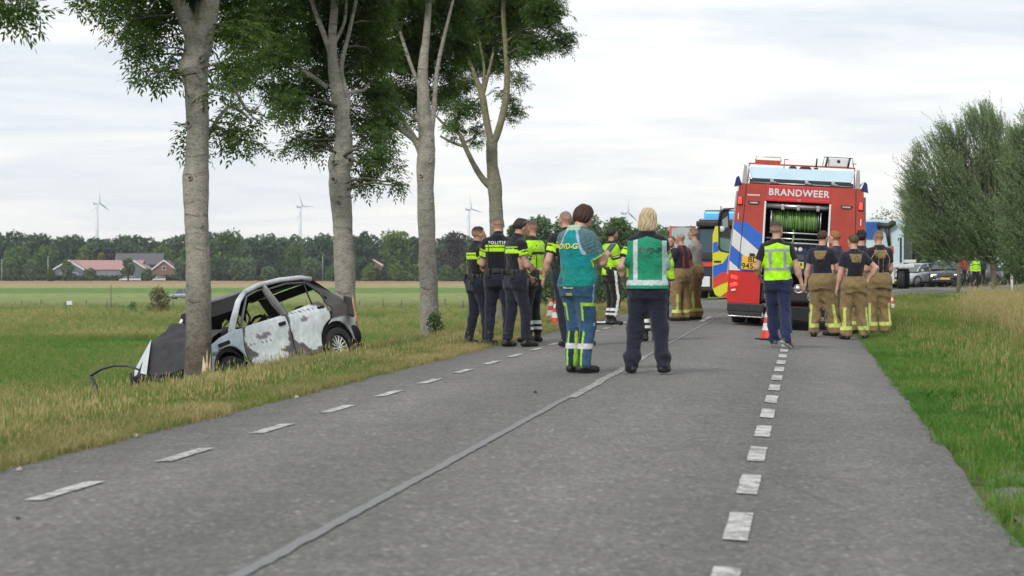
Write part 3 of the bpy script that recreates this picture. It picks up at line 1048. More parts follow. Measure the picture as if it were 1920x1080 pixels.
        link_mesh("boot" if so['boot'] else "shoe", np_mesh("boot", v, f, GEAR, True, cols=shoe_col()), root)
    # ---- upper garment
    tg = dict(kind='tee', col=NAVY, e=0.020, sleeve=0.62, sr=(0.075, 0.066), hem=-0.02, fold=0.005, long=False, neckz=0.545)
    tg.update(top or {})
    gl = [list(l) for l in lvk]
    bl = tg.get('belly', 0.0)
    gp = [Loft(pel, RT, gl, k=0.05, e=tg['e'] * k)] + [c.inf(tg['e'] * 0.7 * k) for c in trap]
    if tg.get('collar'):
        gp.append(Cap(neck - V3(0, 0, 0.01), neck + nrm(hc - neck) * 0.045 * k, 0.068 * k, 0.066 * k, 0.02))
    cuts = []
    for i in (0, 1):
        a_, e_, w_ = sh[i], el[i], wr[i]
        if tg['long']:
            gp += [Cap(a_, e_, tg['sr'][0] * k, tg['sr'][1] * k, 0.05), Cap(e_, e_ + (w_ - e_) * 0.93, tg['sr'][1] * k, tg.get('cuff', 0.045) * k, 0.03)]
        elif tg['sleeve'] > 0:
            gp.append(Cap(a_, a_ + (e_ - a_) * tg['sleeve'], tg['sr'][0] * k, tg['sr'][1] * k, 0.05))
            cuts.append((a_, nrm(e_ - a_), np.linalg.norm(e_ - a_) * tg['sleeve']))
    fo2 = folds(tg['fold'], seed + 5, 13, 9)
    zh = tg['hem'] * k
    def gmod(Xg, Yg, Zg, D):
        x, y, z = Xg - pel[0], Yg - pel[1], Zg - pel[2]
        lz = x * RT[0, 2] + y * RT[1, 2] + z * RT[2, 2]
        D = D + fo2(Xg, Yg, Zg) * (1.0 + np.clip((0.2 - lz) * 3, 0, 1))
        D = smax(D, zh - lz, 0.012)
        for (a_, n_, L_) in cuts:
            q = (Xg - a_[0]) * n_[0] + (Yg - a_[1]) * n_[1] + (Zg - a_[2]) * n_[2]
            rr = np.sqrt(np.maximum(0, (Xg - a_[0]) ** 2 + (Yg - a_[1]) ** 2 + (Zg - a_[2]) ** 2 - q ** 2))
            D = np.where(rr < 0.11, smax(D, q - L_, 0.010), D)
        return D
    emit(tg.get('name', 'shirt'), gp, tg['col'] if not callable(tg['col']) else (lambda v: tg['col'](v, info)), mod=gmod)
    info['gp'] = gp; info['fo2'] = fo2; info['tg'] = tg
    # ---- hair
    if hair:
        hd = dict(style='short', col=(0.05, 0.03, 0.02), th=0.008)
        hd.update(hair)
        st = hd['style']; th = hd['th']
        pr = [Ell(Hh((0, -0.014, 0.030)), (V3(0.078, 0.097, 0.090) + th) * k, RH, 0.02)]
        if st in ('bob', 'woman_short'):
            dz = -0.05 if st == 'bob' else -0.02
            pr.append(Ell(Hh((0, -0.028, dz)), (V3(0.080, 0.080, 0.085 if st == 'bob' else 0.07) + th) * k, RH, 0.03))
            if st == 'bob':
                pr += [Ell(Hh((-0.055, -0.02, -0.085)), V3(0.042, 0.06, 0.065) * k, RH, 0.03), Ell(Hh((0.055, -0.02, -0.085)), V3(0.042, 0.06, 0.065) * k, RH, 0.03),
                       Ell(Hh((0, -0.06, -0.10)), V3(0.07, 0.035, 0.05) * k, RH, 0.03)]
        if st == 'quiff':
            pr += [Ell(Hh((0, 0.05, 0.105)), V3(0.058, 0.045, 0.025) * k, RH, 0.02)]
        if st == 'tied':
            pr += [Ell(Hh((0, -0.095, 0.01)), V3(0.035, 0.035, 0.04) * k, RH, 0.02), Cap(Hh((0, -0.11, 0.0)), Hh((0, -0.11, -0.10)), 0.028 * k, 0.014 * k, 0.02)]
        if st == 'curly':
            rr = random.Random(seed)
            for q in range(26):
                a, b = rr.uniform(0, 6.28), rr.uniform(0.1, 1.3)
                pr.append(Ell(Hh((0.078 * cos(a) * sin(b), 0.09 * sin(a) * sin(b) - 0.015, 0.045 + 0.085 * cos(b))), V3(1, 1, 1) * 0.026 * k, RH, 0.01))
        amp = {'buzz': 0.001, 'short': 0.003, 'bob': 0.006, 'woman_short': 0.005, 'curly': 0.004}.get(st, 0.004)
        lowz = {'buzz': 0.0, 'short': -0.025, 'quiff': -0.02, 'tied': -0.03, 'curly': -0.04}.get(st, -1)
        def hmod(Xg, Yg, Zg, D):
            x, y, z = Xg - hc[0], Yg - hc[1], Zg - hc[2]
            lx = (x * RH[0, 0] + y * RH[1, 0] + z * RH[2, 0]) / k
            ly = (x * RH[0, 1] + y * RH[1, 1] + z * RH[2, 1]) / k
            lz = (x * RH[0, 2] + y * RH[1, 2] + z * RH[2, 2]) / k
            az_ = np.arctan2(lx, -(ly + 0.02)); D = D + amp * np.sin(az_ * 15 + 2.5 * np.sin(lz * 22 + seed) + 1.5 * np.sin(lz * 47)) * (0.7 + 0.3 * np.sin(ly * 60 + lz * 40)) + amp * 0.6 * np.sin(lx * 60 + lz * 20 + ly * 40)
            face = smax(ly - (0.045 if st != 'bob' else 0.035), (lz - (0.062 if st not in ('buzz',) else 0.07)), 0.01) if False else None
            # hairline: nothing below a line rising from the nape over the ears to the forehead
            line = (lowz if lowz > -0.9 else -0.16) + np.clip((ly + 0.03) / 0.09, 0, 1) * (0.085 - (lowz if lowz > -0.9 else -0.16)) * np.clip((ly + 0.03) / 0.03, 0, 1) ** 0.5
            D = smax(D, (line - lz) * 0.7 * k, 0.006)
            return D
        hcol = np.array(hd['col'])
        def hc_(v):
            l = (v - hc) @ RH / k
            az_ = np.arctan2(l[:, 0], -(l[:, 1] + 0.02)); n = np.clip(0.5 + 0.35 * np.sin(az_ * 33 + 3.5 * np.sin(l[:, 2] * 20 + seed)) + 0.3 * np.sin(az_ * 11 + 2 * np.sin(l[:, 2] * 35)), 0, 1)
            c = hcol[None, :] * (0.75 + 0.45 * n[:, None])
            if hd.get('col2'):
                c = c * (1 - 0.45 * n[:, None]) + np.array(hd['col2']) * 0.45 * n[:, None]
            if st in ('buzz',) or hd.get('fade'):
                w = np.clip((l[:, 2] - 0.02) / 0.05, 0, 1)[:, None]
                c = np.array(skin) * 0.75 * (1 - w) + c * w
            return c
        emit("hair", pr, hc_, m=HAIRM, mod=hmod, res_=0.0065 if res < 0.014 else 0.009)
    if extras:
        for fn in extras:
            fn(info)
    return info

# ---- things worn
def shell(name, off, th, region, color, m=ATTR, res_=None, base='gp', fold=True):
    """a layer lying on a garment: follows it at a small distance inside a region (function of local x,y,z -> signed value)"""
    def fn(I):
        k = I['k']
        base_p = I[base]
        prims = [p.inf(off * k) for p in base_p if isinstance(p, (Loft, Cap, Ell))]
        fo = I['fo2'] if fold and base == 'gp' else None
        pel, RT = I['pel'], I['RT']
        def mod(X, Y, Z, D):
            x, y, z = X - pel[0], Y - pel[1], Z - pel[2]
            lx = (x * RT[0, 0] + y * RT[1, 0] + z * RT[2, 0]) / k
            ly = (x * RT[0, 1] + y * RT[1, 1] + z * RT[2, 1]) / k
            lz = (x * RT[0, 2] + y * RT[1, 2] + z * RT[2, 2]) / k
            if fo is not None:
                D = D + fo(X, Y, Z) * (1.0 + np.clip((0.2 - lz * k) * 3, 0, 1))
            D = np.maximum(D, -(D + th))
            return np.maximum(D, region(lx, ly, lz) * k)
        I['emit'](name, prims, color, m=m, mod=mod, res_=res_)
    return fn
def belt(col=BLACK, pouches=((-0.16, 0.02), (0.165, 0.0), (0.12, -0.10), (-0.11, -0.10)), z=0.075, size=1.0):
    def fn(I):
        k, pel = I['k'], I['pel']
        RP = I['RP']
        lv = [(z - 0.025, 0.168, 0.125, 0.0), (z + 0.025, 0.165, 0.125, 0.004)]
        I['emit']("utility_belt", [Loft(pel, RP, [tuple(c * k for c in l) for l in lv], k=0.01, e=0.012, p=2.2)], col, m=GEAR, res_=0.009)
        for (x, y) in pouches:
            d = nrm((x, y, 0))
            r = 0.185
            c = pel + RP @ (V3(x * 1.08, y * 1.25, z - 0.03) * k)
            v, f = sdf_mesh([Cap(c + V3(0, 0, 0.04 * size), c - V3(0, 0, 0.045 * size), 0.036 * size, 0.034 * size, 0.01, fl=(d, 1.5))], 0.009)
            link_mesh("belt_pouch", np_mesh("belt_pouch", v, f, GEAR, True, cols=np.tile(np.array((0.02, 0.02, 0.022)), (len(v), 1))), I['root'])
    return fn
def held(kind, hand=1, col=(0.02, 0.02, 0.025)):
    """returns nothing; a phone in a hand is a thing of its own"""
    def fn(I):
        i = hand
        d = nrm(I['wr'][i] - I['el'][i])
        c = I['wr'][i] + d * 0.11 * I['k'] + V3(0, 0, 0.015)
        M = Matrix.Translation(I['root'].location) @ Euler((0, 0, I['root'].rotation_euler.z)).to_matrix().to_4x4()
        p = M @ Vector(c)
        b = MB()
        b.box((0, 0, 0), (0.075, 0.012, 0.15), bev=0.005)
        b.mi = 1
        b.box((0, -0.0066, 0), (0.068, 0.001, 0.14))
        o = b.obj("phone", [mat("phone_case", col, 0.35, var=0.05), mat("phone_screen", (0.03, 0.04, 0.06), 0.08, var=0.0)])
        o.location = p
        o.rotation_euler = (radians(-50), 0, I['root'].rotation_euler.z)
        props(o, kind_label[kind], "phone")
    return fn
kind_label = {'phone_f': "phone the person in the teal shirt holds in front of the chest", 'phone_c': "phone in the tattooed hand of the officer with sunglasses on the head",
              'phone_b': ""}
def back_text(body, size, zc, xc=0.0, col=(0.6, 0.62, 0.6), bold=0.002, space=1.0, name="lettering", rough=0.5):
    """lettering lying on the back of a garment"""
    def fn(I):
        Vv, Ff = text_mesh(body, size * I['k'], space=space, bold=bold)
        k, pel, RT, gp, fo = I['k'], I['pel'], I['RT'], I['gp'], I['fo2']
        P = []
        for v in Vv:
            P.append((v.x + xc * k, v.z + zc * k))
        P = np.array(P)
        y = np.full(len(P), -0.40)
        for it in range(70):
            W = pel + np.stack([P[:, 0], y, P[:, 1]], -1) @ RT.T
            d = at_points(gp, W)
            lz = P[:, 1]
            d = d + fo(W[:, 0], W[:, 1], W[:, 2]) * (1.0 + np.clip((0.2 - lz) * 3, 0, 1))
            y = y + np.clip(d - I.get('text_off', 0.009), -0.02, 0.03) * 0.7
        W = pel + np.stack([P[:, 0], y - 0.003, P[:, 1]], -1) @ RT.T
        b = MB()
        b._add([tuple(w) for w in W], Ff)
        key = "print_%02d_%02d_%02d" % tuple(int(c * 99) for c in col)
        b.obj(name, mat(key, col, rough, var=0.08, scale=30), I['root'], fix=False)
    return fn
BLKG = mat('gear_black', (0.015, 0.015, 0.017), 0.5, var=0.2)
# ------------------------------------------------------------------ the people
def radio(side_=-1):
    """shoulder radio with a coiled lead"""
    def fn(I):
        k, S_ = I['k'], I['S']
        p = S_((side_ * 0.11, 0.13, 0.36)); q = S_((side_ * 0.15, -0.05, 0.50))
        b = MB(); b.box(tuple(p), (0.05, 0.035, 0.09), bev=0.01)
        b.obj("radio", BLKG, I['root']); b = MB()
        b.tube([tuple(S_((side_ * 0.12, -0.115, z))) for z in (0.10, 0.2, 0.3, 0.42, 0.48)], 0.006, 5)
        b.obj("radio_lead", BLKG, I['root'])
    return fn
def at(xp, D):
    return (xp - 960) * D / F, D
def banded_sleeves(v, I, base, zlo=0.34, zhi=0.46, back=True):
    """police shirt: hi-vis bands across chest, back and sleeves"""
    c = np.tile(np.array(base), (len(v), 1))
    l = I['tl'](v)
    z = l[:, 2]
    b1 = (z > zlo) & (z < zlo + 0.055); b2 = (z > zlo + 0.075) & (z < zlo + 0.092)
    inner = np.abs(l[:, 0]) < 0.20
    c[(b1 | b2) & inner] = HIVIS2
    for i in (0, 1):
        t, d = I['along'](v, i)
        m = (d < 0.12) & (np.abs(l[:, 0]) > 0.165)
        c[m & (t > 0.36) & (t < 0.58)] = HIVIS2
        c[m & (t > 0.24) & (t < 0.30)] = HIVIS2
        c[m & (t <= 0.24)] = base
    return c
def emblem_sleeve(I, i, t=0.13):
    """round badge on the outer sleeve"""
    a, b = I['sh'][i], I['el'][i]
    p = a + (b - a) * t
    out_ = nrm(V3((-1, 1)[i], 0, 0) - nrm(b - a) * (V3((-1, 1)[i], 0, 0) @ nrm(b - a)))
    r0 = I['tg']['sr'][0] * I['k']
    v, f = sdf_mesh([Cap(p + out_ * (r0 - 0.012), p + out_ * (r0 + 0.004), 0.034, 0.034, 0.002, fl=(out_, 1.0))], 0.008)
    l = v - p
    c = np.tile(np.array((0.02, 0.02, 0.03)), (len(v), 1))
    rr = np.linalg.norm(l - np.outer(l @ out_, out_), axis=1)
    c[(rr > 0.014) & (rr < 0.022)] = (0.5, 0.42, 0.15)
    link_mesh("sleeve_badge", np_mesh("sleeve_badge", v, f, GEAR, True, cols=c), I['root'])
POL_SHIRT = dict(col=lambda v, I: banded_sleeves(v, I, NAVYD), e=0.017, sleeve=0.66, sr=(0.071, 0.065), hem=-0.01, collar=True, name="uniform_shirt")
def pol_legs(v, I):
    return np.tile(np.array((0.012, 0.015, 0.030)), (len(v), 1))
POL_LEGS = dict(col=(0.013, 0.016, 0.032), th=0.098, kn=0.076, cf=0.075, an=0.066, fold=0.006)
pol = "police officers standing by the left edge of the road"

# A: leftmost officer, turned towards the group
x, y = at(893, 32.9)
figure("leftmost police officer in dark uniform, tattooed left arm hanging down", x, y, 1.70, radians(62), group=pol, skin=(0.46, 0.26, 0.18), seed=11,
       hair=dict(style='short', col=(0.03, 0.02, 0.015), fade=True), top=POL_SHIRT, legs=POL_LEGS, extras=[belt(), radio(), lambda I: emblem_sleeve(I, 0)], tattoo=1,
       rh=(0.2, 0.28, 1.02), lh=(-0.27, 0.03, 0.80), hyaw=radians(12), feet=((-0.12, -0.06), (0.12, 0.10)))
# B: POLITIE on the back
x, y = at(934, 32.4)
figure("police officer seen from behind with POLITIE across the shoulders", x, y, 1.83, radians(8), group=pol, skin=(0.52, 0.31, 0.24), seed=12,
       hair=dict(style='buzz', col=(0.12, 0.09, 0.07), th=0.003, fade=True), top=POL_SHIRT, legs=POL_LEGS,
       extras=[belt(), radio(), back_text("POLITIE", 0.060, 0.465, col=(0.60, 0.63, 0.60), bold=0.0012, space=1.25)],
       lh=(-0.20, 0.28, 1.02), rh=(0.16, 0.30, 1.10), hyaw=radians(-12), hpitch=0.05, feet=((-0.13, 0), (0.14, 0.02)))
# C: sunglasses pushed up, tattooed arm
def shades(I):
    b = MB()
    M = Matrix([list(I['RH'][r]) + [I['hc'][r]] for r in range(3)] + [[0, 0, 0, 1]])
    for sx in (-1, 1):
        b.tube([(sx * 0.03 - 0.024, 0.070, 0.112), (sx * 0.03, 0.080, 0.108), (sx * 0.03 + 0.024, 0.070, 0.112)], 0.013, 8, M=M)
        b.tube([(sx * 0.056, 0.07, 0.112), (sx * 0.088, 0.03, 0.10), (sx * 0.09, -0.03, 0.06)], 0.004, 6, M=M)
    o = b.obj("sunglasses", mat("sunglass_plastic", (0.25, 0.26, 0.28), 0.15, var=0.1))
    o.location = I['root'].location; o.rotation_euler = I['root'].rotation_euler
    props(o, "sunglasses pushed up on the dark hair of the tattooed officer", "sunglasses")
x, y = at(966, 31.7)
figure("police officer with sunglasses on the head and a tattooed left arm reaching forward", x, y, 1.78, radians(58), group=pol, skin=(0.50, 0.30, 0.22), seed=13, sex='f',
       hair=dict(style='tied', col=(0.025, 0.018, 0.015)), top=dict(POL_SHIRT, sleeve=0.5), legs=dict(POL_LEGS, th=0.108), tattoo=3,
       extras=[belt(), radio(), shades, held('phone_c', 0)], lh=(-0.12, 0.34, 0.93), rh=(0.15, 0.30, 1.05), lean=0.05, hpitch=0.12, hyaw=0.1, hroll=0.12,
       feet=((-0.10, -0.08), (0.13, 0.10)))
# D: hi-vis jacket and striped black trousers
def jacket(v, I):
    c = np.tile(np.array(HIVIS), (len(v), 1))
    l = I['tl'](v)
    z = l[:, 2]
    trunk_ = np.abs(l[:, 0]) < 0.20
    c[trunk_ & (z > 0.33) & (z < 0.37)] = NAVYD
    c[trunk_ & (z > 0.385) & (z < 0.395)] = SILVER
    for i in (0, 1):
        t, d = I['along'](v, i)
        m = (d < 0.13) & (np.abs(l[:, 0]) > 0.17)
        c[m & (t > 0.55) & (t < 0.68)] = NAVYD
        c[m & (t > 0.42) & (t < 0.47)] = NAVYD
        c[m & (t > 0.47) & (t < 0.52)] = SILVER
        t2, d2 = I['along'](v, i, False)
        c[(d2 < 0.09) & (t2 > 0.93) & (t2 < 1.3)] = NAVYD
    c[z < -0.035] = NAVYD
    c[z > 0.545] = NAVYD
    return c
JACKET = dict(col=jacket, e=0.032, long=True, sr=(0.084, 0.074), cuff=0.052, hem=-0.06, fold=0.009, collar=True, name="hi_vis_jacket")
def striped(v, I):
    c = np.tile(np.array(BLACK), (len(v), 1))
    for i in (0, 1):
        q = I['leglocal'](v, i)
        sg = (-1, 1)[i]
        side_ = (q[:, 0] * sg > 0) & (np.abs(q[:, 1]) < 0.028) & (q[:, 0] * sg > 0.045)
        c[side_] = WHITE
    z = v[:, 2]
    c[(z > 0.27) & (z < 0.325)] = WHITE
    c[(z > 0.185) & (z < 0.225)] = WHITE
    return c
STRIPED = dict(col=striped, th=0.108, kn=0.088, cf=0.086, an=0.080, fold=0.005, hem=0.15)
x, y = at(1000, 33.6)
figure("police officer in a yellow jacket and white striped black trousers, facing the group", x, y, 1.78, radians(-62), group=pol, skin=(0.50, 0.27, 0.20), seed=14,
       hair=dict(style='buzz', col=(0.10, 0.06, 0.04), th=0.003, fade=True), top=JACKET, legs=STRIPED, beard=(0.10, 0.06, 0.04),
       extras=[belt(), radio(), lambda I: emblem_sleeve(I, 1, 0.3)], lh=(-0.12, 0.30, 1.12), rh=(0.05, 0.32, 1.15), feet=((-0.14, 0), (0.14, 0)), hpitch=0.05)
# E: behind the person in teal
x, y = at(1062, 30.9)
figure("bald police officer half hidden behind the person in the teal shirt", x, y, 1.83, radians(-14), skin=(0.52, 0.30, 0.23), seed=15,
       hair=dict(style='buzz', col=(0.25, 0.17, 0.13), th=0.002, fade=True), top=POL_SHIRT, legs=POL_LEGS, extras=[belt()],
       lh=(-0.30, 0.06, 0.93), rh=(0.2, 0.3, 1.0), hyaw=radians(-15), feet=((0.0, 0.0), (0.27, -0.05)), foot_yaw=(0.2, 0.9), group=None)
# F: teal shirt OVD-G
def teal(v, I):
    c = np.tile(np.array((0.0, 0.235, 0.255)), (len(v), 1))
    l = I['tl'](v)
    ax_ = np.abs(l[:, 0])
    # raglan: patterned grey sleeves behind a pale piping that runs from the neck to under the arm
    line = 0.060 + (0.545 - l[:, 2]) * 0.42
    sl_ = (ax_ > line) & (l[:, 2] > 0.29)
    n = np.sin(v[:, 0] * 190) * np.sin(v[:, 2] * 190 + v[:, 1] * 90)
    c[sl_ & (n > 0)] = (0.10, 0.22, 0.24)
    c[sl_ & (n <= 0)] = (0.05, 0.10, 0.12)
    c[(np.abs(ax_ - line) < 0.013) & (l[:, 2] > 0.29)] = (0.33, 0.46, 0.60)
    for i in (0, 1):
        t, d = I['along'](v, i)
        m = (d < 0.13) & (ax_ > 0.15)
        c[m & (t > 0.66)] = (0.45, 0.75, 0.06)
    low = l[:, 2] < 0.16
    c[low] = (0.0, 0.215, 0.19)
    c[(l[:, 2] > 0.548) & (ax_ < 0.085)] = (0.40, 0.58, 0.42)
    return c
def rescue_legs(v, I):
    c = np.tile(np.array((0.030, 0.085, 0.165)), (len(v), 1))
    z = v[:, 2] / I['k']
    for i in (0, 1):
        q = I['leglocal'](v, i)
        sg = (-1, 1)[i]
        near_ = (v[:, 0] * sg > 0)
        out_ = near_ & (q[:, 0] * sg > 0.035)
        c[out_ & (np.abs(q[:, 1] + 0.01) < 0.010) & (z > 0.5)] = (0.30, 0.42, 0.48)
        # calf: dark green inset between two lime lines, a white band below the knee
        low = near_ & (z < 0.44)
        c[low & (q[:, 0] * sg < 0.01) & (q[:, 1] < 0.02)] = (0.008, 0.03, 0.05)
        c[low & (np.abs(q[:, 0] * sg - 0.012) < 0.011) & (q[:, 1] < 0.05)] = (0.35, 0.65, 0.03)
        c[low & (np.abs(q[:, 0] * sg + 0.062) < 0.010)] = (0.35, 0.65, 0.03)
        # pocket edged in lime on the outer thigh
        pk = near_ & (q[:, 0] * sg > 0.012) & (z > 0.53) & (z < 0.74)
        c[pk] = (0.022, 0.062, 0.12)
        c[near_ & (q[:, 0] * sg > 0.012) & (z > 0.715) & (z < 0.745)] = (0.35, 0.65, 0.03)
        c[near_ & (np.abs(q[:, 0] * sg - 0.010) < 0.010) & (z > 0.56) & (z < 0.74) & (q[:, 1] < 0.03)] = (0.35, 0.65, 0.03)
        c[near_ & (z > 0.255) & (z < 0.315)] = (0.62, 0.63, 0.66)
    return c
def patch(name, w, h, xc, zc, col, rim=None, base='gp'):
    """small flat patch or label on the back of a garment"""
    def fn(I):
        k, pel, RT = I['k'], I['pel'], (I['RT'] if base == 'gp' else I['RP'])
        gp = I['gp'] if base == 'gp' else I['trouser_prims']
        nx, nz = 7, 3
        P = np.array([(xc + w * (i / (nx - 1) - 0.5), zc + h * (j / (nz - 1) - 0.5)) for j in range(nz) for i in range(nx)]) * k
        yv = np.full(len(P), -0.4)
        for it in range(60):
            W = pel + np.stack([P[:, 0], yv, P[:, 1]], -1) @ RT.T
            yv = yv + np.clip(at_points(gp, W) - 0.009, -0.02, 0.03) * 0.7
        W = pel + np.stack([P[:, 0], yv, P[:, 1]], -1) @ RT.T
        Fq = [(j * nx + i, j * nx + i + 1, (j + 1) * nx + i + 1, (j + 1) * nx + i) for j in range(nz - 1) for i in range(nx - 1)]
        b = MB(); b._add([tuple(p) for p in W], Fq)
        b.obj(name, mat("patch_%02d_%02d_%02d" % tuple(int(c * 99) for c in col), col, 0.6, var=0.06), I['root'], fix=False)
    return fn
x, y = at(1083, 23.15)
figure("person in a teal shirt lettered OVD-G and blue trousers, looking down at a phone", x, y, 1.71, radians(40), skin=(0.55, 0.32, 0.25), seed=21, sex='f', heavy=0.018, res=0.0105,
       hair=dict(style='woman_short', col=(0.045, 0.016, 0.010), th=0.017), hpitch=0.50, hyaw=radians(10),
       top=dict(col=teal, e=0.034, sleeve=0.74, sr=(0.088, 0.084), hem=-0.055, fold=0.007, collar=False, name="teal_shirt"),
       legs=dict(col=rescue_legs, th=0.112, kn=0.088, cf=0.084, an=0.076, fold=0.007, hem=0.05),
       extras=[back_text("OVD-G", 0.080, 0.375, -0.005, col=(0.50, 0.55, 0.05), bold=0.0022, space=0.98), held('phone_f', 1),
               patch("pocket_label", 0.13, 0.032, 0.0, -0.055, (0.55, 0.55, 0.60), base='tr'), patch("pocket_label", 0.085, 0.03, -0.005, -0.13, (0.25, 0.26, 0.12), base='tr')],
       lh=(-0.02, 0.32, 1.20), rh=(0.12, 0.34, 1.20), rpole=(0.5, -0.5, -0.9), lpole=(-0.6, -0.3, -0.9), feet=((-0.085, 0.02), (0.10, -0.03)), foot_yaw=(0.1, 0.45), curl=(0.8, 1.0))
# G: hi-vis officer facing right
x, y = at(1145, 43.6)
figure("dark haired police officer in a yellow jacket standing alone on the road, facing right", x, y, 1.84, radians(66), skin=(0.42, 0.24, 0.17), seed=16,
       hair=dict(style='short', col=(0.02, 0.014, 0.012), th=0.012), top=JACKET, legs=STRIPED, beard=(0.04, 0.03, 0.02), extras=[belt(), radio(), lambda I: emblem_sleeve(I, 0, 0.3)],
       lh=(-0.10, 0.26, 0.97), rh=(0.1, 0.3, 1.05), feet=((-0.10, 0.02), (0.12, 0.0)), foot_yaw=(0.1, 0.2))
# H: hi-vis officer hidden behind the blond woman
x, y = at(1222, 33.2)
figure("police officer in a yellow jacket mostly hidden behind the blond person in the green vest", x, y, 1.74, radians(-8), skin=(0.50, 0.29, 0.22), seed=17,
       hair=dict(style='short', col=(0.05, 0.03, 0.02)), top=JACKET, legs=STRIPED, extras=[belt(pouches=((-0.17, 0.0), (-0.12, -0.09)))],
       lh=(-0.30, 0.10, 0.92), rh=(0.345, 0.12, 0.72), lpole=(-1, -0.3, -0.2), rpole=(1, -0.3, 0), feet=((-0.10, 0.0), (0.06, 0.0)))
# I: blond, green vest OVD-P
def vest_under(v, I):
    c = np.tile(np.array(NAVYD), (len(v), 1))
    l = I['tl'](v)
    for i in (0, 1):
        t, d = I['along'](v, i)
        m = (d < 0.12) & (np.abs(l[:, 0]) > 0.15)
        c[m & (t > 0.40) & (t < 0.58)] = HIVIS2
        c[m & (t > 0.30) & (t < 0.34)] = HIVIS2
    return c
def green_vest(v, ):
    return None
GREEN = (0.012, 0.25, 0.135)
def vest(color_fn, zlo, wide=0.30, name="vest", off=0.016, res_=None, vneck=0.05):
    def region(lx, ly, lz):
        a = zlo - lz
        b = lz - (0.535 - 0.05 * np.clip(np.abs(lx) / 0.16, 0, 1))
        arm_ = np.abs(lx) - (wide * 0.5 + 0.055 * np.clip((0.36 - lz) / 0.16, 0, 1) + 0.02 * np.clip((lz - 0.46) * 12, 0, 1))
        neck_ = 0.062 - np.sqrt(lx ** 2 + (ly - 0.0) ** 2 + np.clip(0.50 - lz, 0, 1) ** 2 * 3)
        return np.maximum(np.maximum(a, b), np.maximum(arm_, neck_))
    def fn(I):
        shell(name, off, 0.014, region, lambda v: color_fn(v, I), res_=res_)(I)
        I['text_off'] = off * I['k'] + 0.005
    return fn
def gv(v, I):
    c = np.tile(np.array(GREEN), (len(v), 1))
    l = I['tl'](v)
    c[(l[:, 2] > -0.005) & (l[:, 2] < 0.052)] = (0.52, 0.62, 0.62)
    c[(np.abs(l[:, 0] + 0.125) < 0.024) & (l[:, 2] > 0.05)] = (0.52, 0.62, 0.62)
    c[(l[:, 0] > 0.165) & (l[:, 2] > 0.05)] = (0.40, 0.58, 0.56)
    return c
x, y = at(1214, 23.1)
figure("blond person in a green vest lettered OVD-P and dark trousers, seen from behind", x, y, 1.655, radians(6), skin=(0.55, 0.34, 0.27), seed=22, sex='f', heavy=0.012, res=0.0105,
       hair=dict(style='bob', col=(0.44, 0.34, 0.20), col2=(0.70, 0.60, 0.42), th=0.016), hpitch=0.10, hyaw=radians(8),
       top=dict(col=vest_under, e=0.028, sleeve=0.66, sr=(0.082, 0.074), hem=0.0, collar=False, name="uniform_shirt"),
       legs=dict(col=(0.014, 0.017, 0.034), th=0.112, kn=0.088, cf=0.086, an=0.078, fold=0.008, hem=0.055, knee_bulk=0.082),
       extras=[vest(gv, -0.045, wide=0.43, res_=0.0085), back_text("OVD-P", 0.080, 0.375, 0.030, col=(0.006, 0.045, 0.035), bold=0.003, space=1.05), belt(z=0.02, pouches=((-0.185, 0.0), (0.19, 0.0)), size=1.3)],
       lh=(-0.24, 0.10, 0.92), lpole=(-0.45, -1, 0), rh=(0.08, 0.30, 1.18), rpole=(0.5, -0.5, -0.8), feet=((-0.155, 0.0), (0.155, 0.0)), foot_yaw=(0.3, 0.3), curl=(0.6, 0.8))
# J, K: firefighters beside the cab, facing left
def ff_legs(v, I):
    c = np.tile(np.array(TAN), (len(v), 1))
    z = v[:, 2] / I['k']
    f = np.sin(v[:, 0] * 40) * np.sin(v[:, 2] * 31)
    c *= (1 + 0.06 * f)[:, None]
    for i in (0, 1):
        q = I['leglocal'](v, i)
        sg = (-1, 1)[i]
        near_ = (v[:, 0] * sg > -0.0)
        st_ = near_ & (q[:, 0] * sg > 0.02) & (q[:, 1] < 0.035) & (q[:, 1] > -0.06 - 0.0) & (z > 0.16) & (z < 0.56)
        c[near_ & (np.abs(q[:, 0] * sg - 0.072 + 0.02) < 0.021) & (q[:, 1] < 0.02) & (z > 0.2) & (z < 0.55)] = LIME
        c[near_ & (z > 0.165) & (z < 0.225)] = LIME
    return c
FF_LEGS = dict(col=ff_legs, th=0.128, kn=0.108, cf=0.104, an=0.096, fold=0.012, hem=0.06, e=0.024, waist=0.115)
def braces(kind='bib'):
    """trouser bib and straps over the T-shirt"""
    def yoke(lx, ly, lz):
        w = 0.085 + 0.035 * np.clip((lz - 0.36) / 0.14, 0, 1)
        r = np.maximum(np.abs(lx) - w, np.maximum(0.345 - lz, lz - 0.50))
        return np.maximum(r, ly - 0.02)
    def back(lx, ly, lz):
        r = np.maximum(np.abs(lx) - 0.085 + 0.02 * np.clip((0.35 - lz) / 0.2, 0, 1), np.maximum(0.13 - lz, lz - 0.35))
        return np.maximum(r, ly - 0.02)
    def fn(I):
        shell("brace_yoke", 0.010, 0.012, yoke, (0.26, 0.19, 0.085))(I)
        shell("brace_straps", 0.008, 0.010, back, (0.012, 0.012, 0.014))(I)
        def over(lx, ly, lz):
            return np.maximum(np.maximum(np.abs(np.abs(lx) - 0.095) - 0.020, 0.10 - lz), -(ly + 0.0)) if True else 0
        shell("brace_front", 0.008, 0.010, over, (0.25, 0.18, 0.08))(I)
    return fn
FFTEE = dict(col=(0.014, 0.016, 0.034), e=0.018, sleeve=0.60, sr=(0.073, 0.069), hem=0.02, name="t_shirt", fold=0.006)
ffb = "firefighters in tan trousers behind the fire engine"
x, y = at(1278, 46.0)
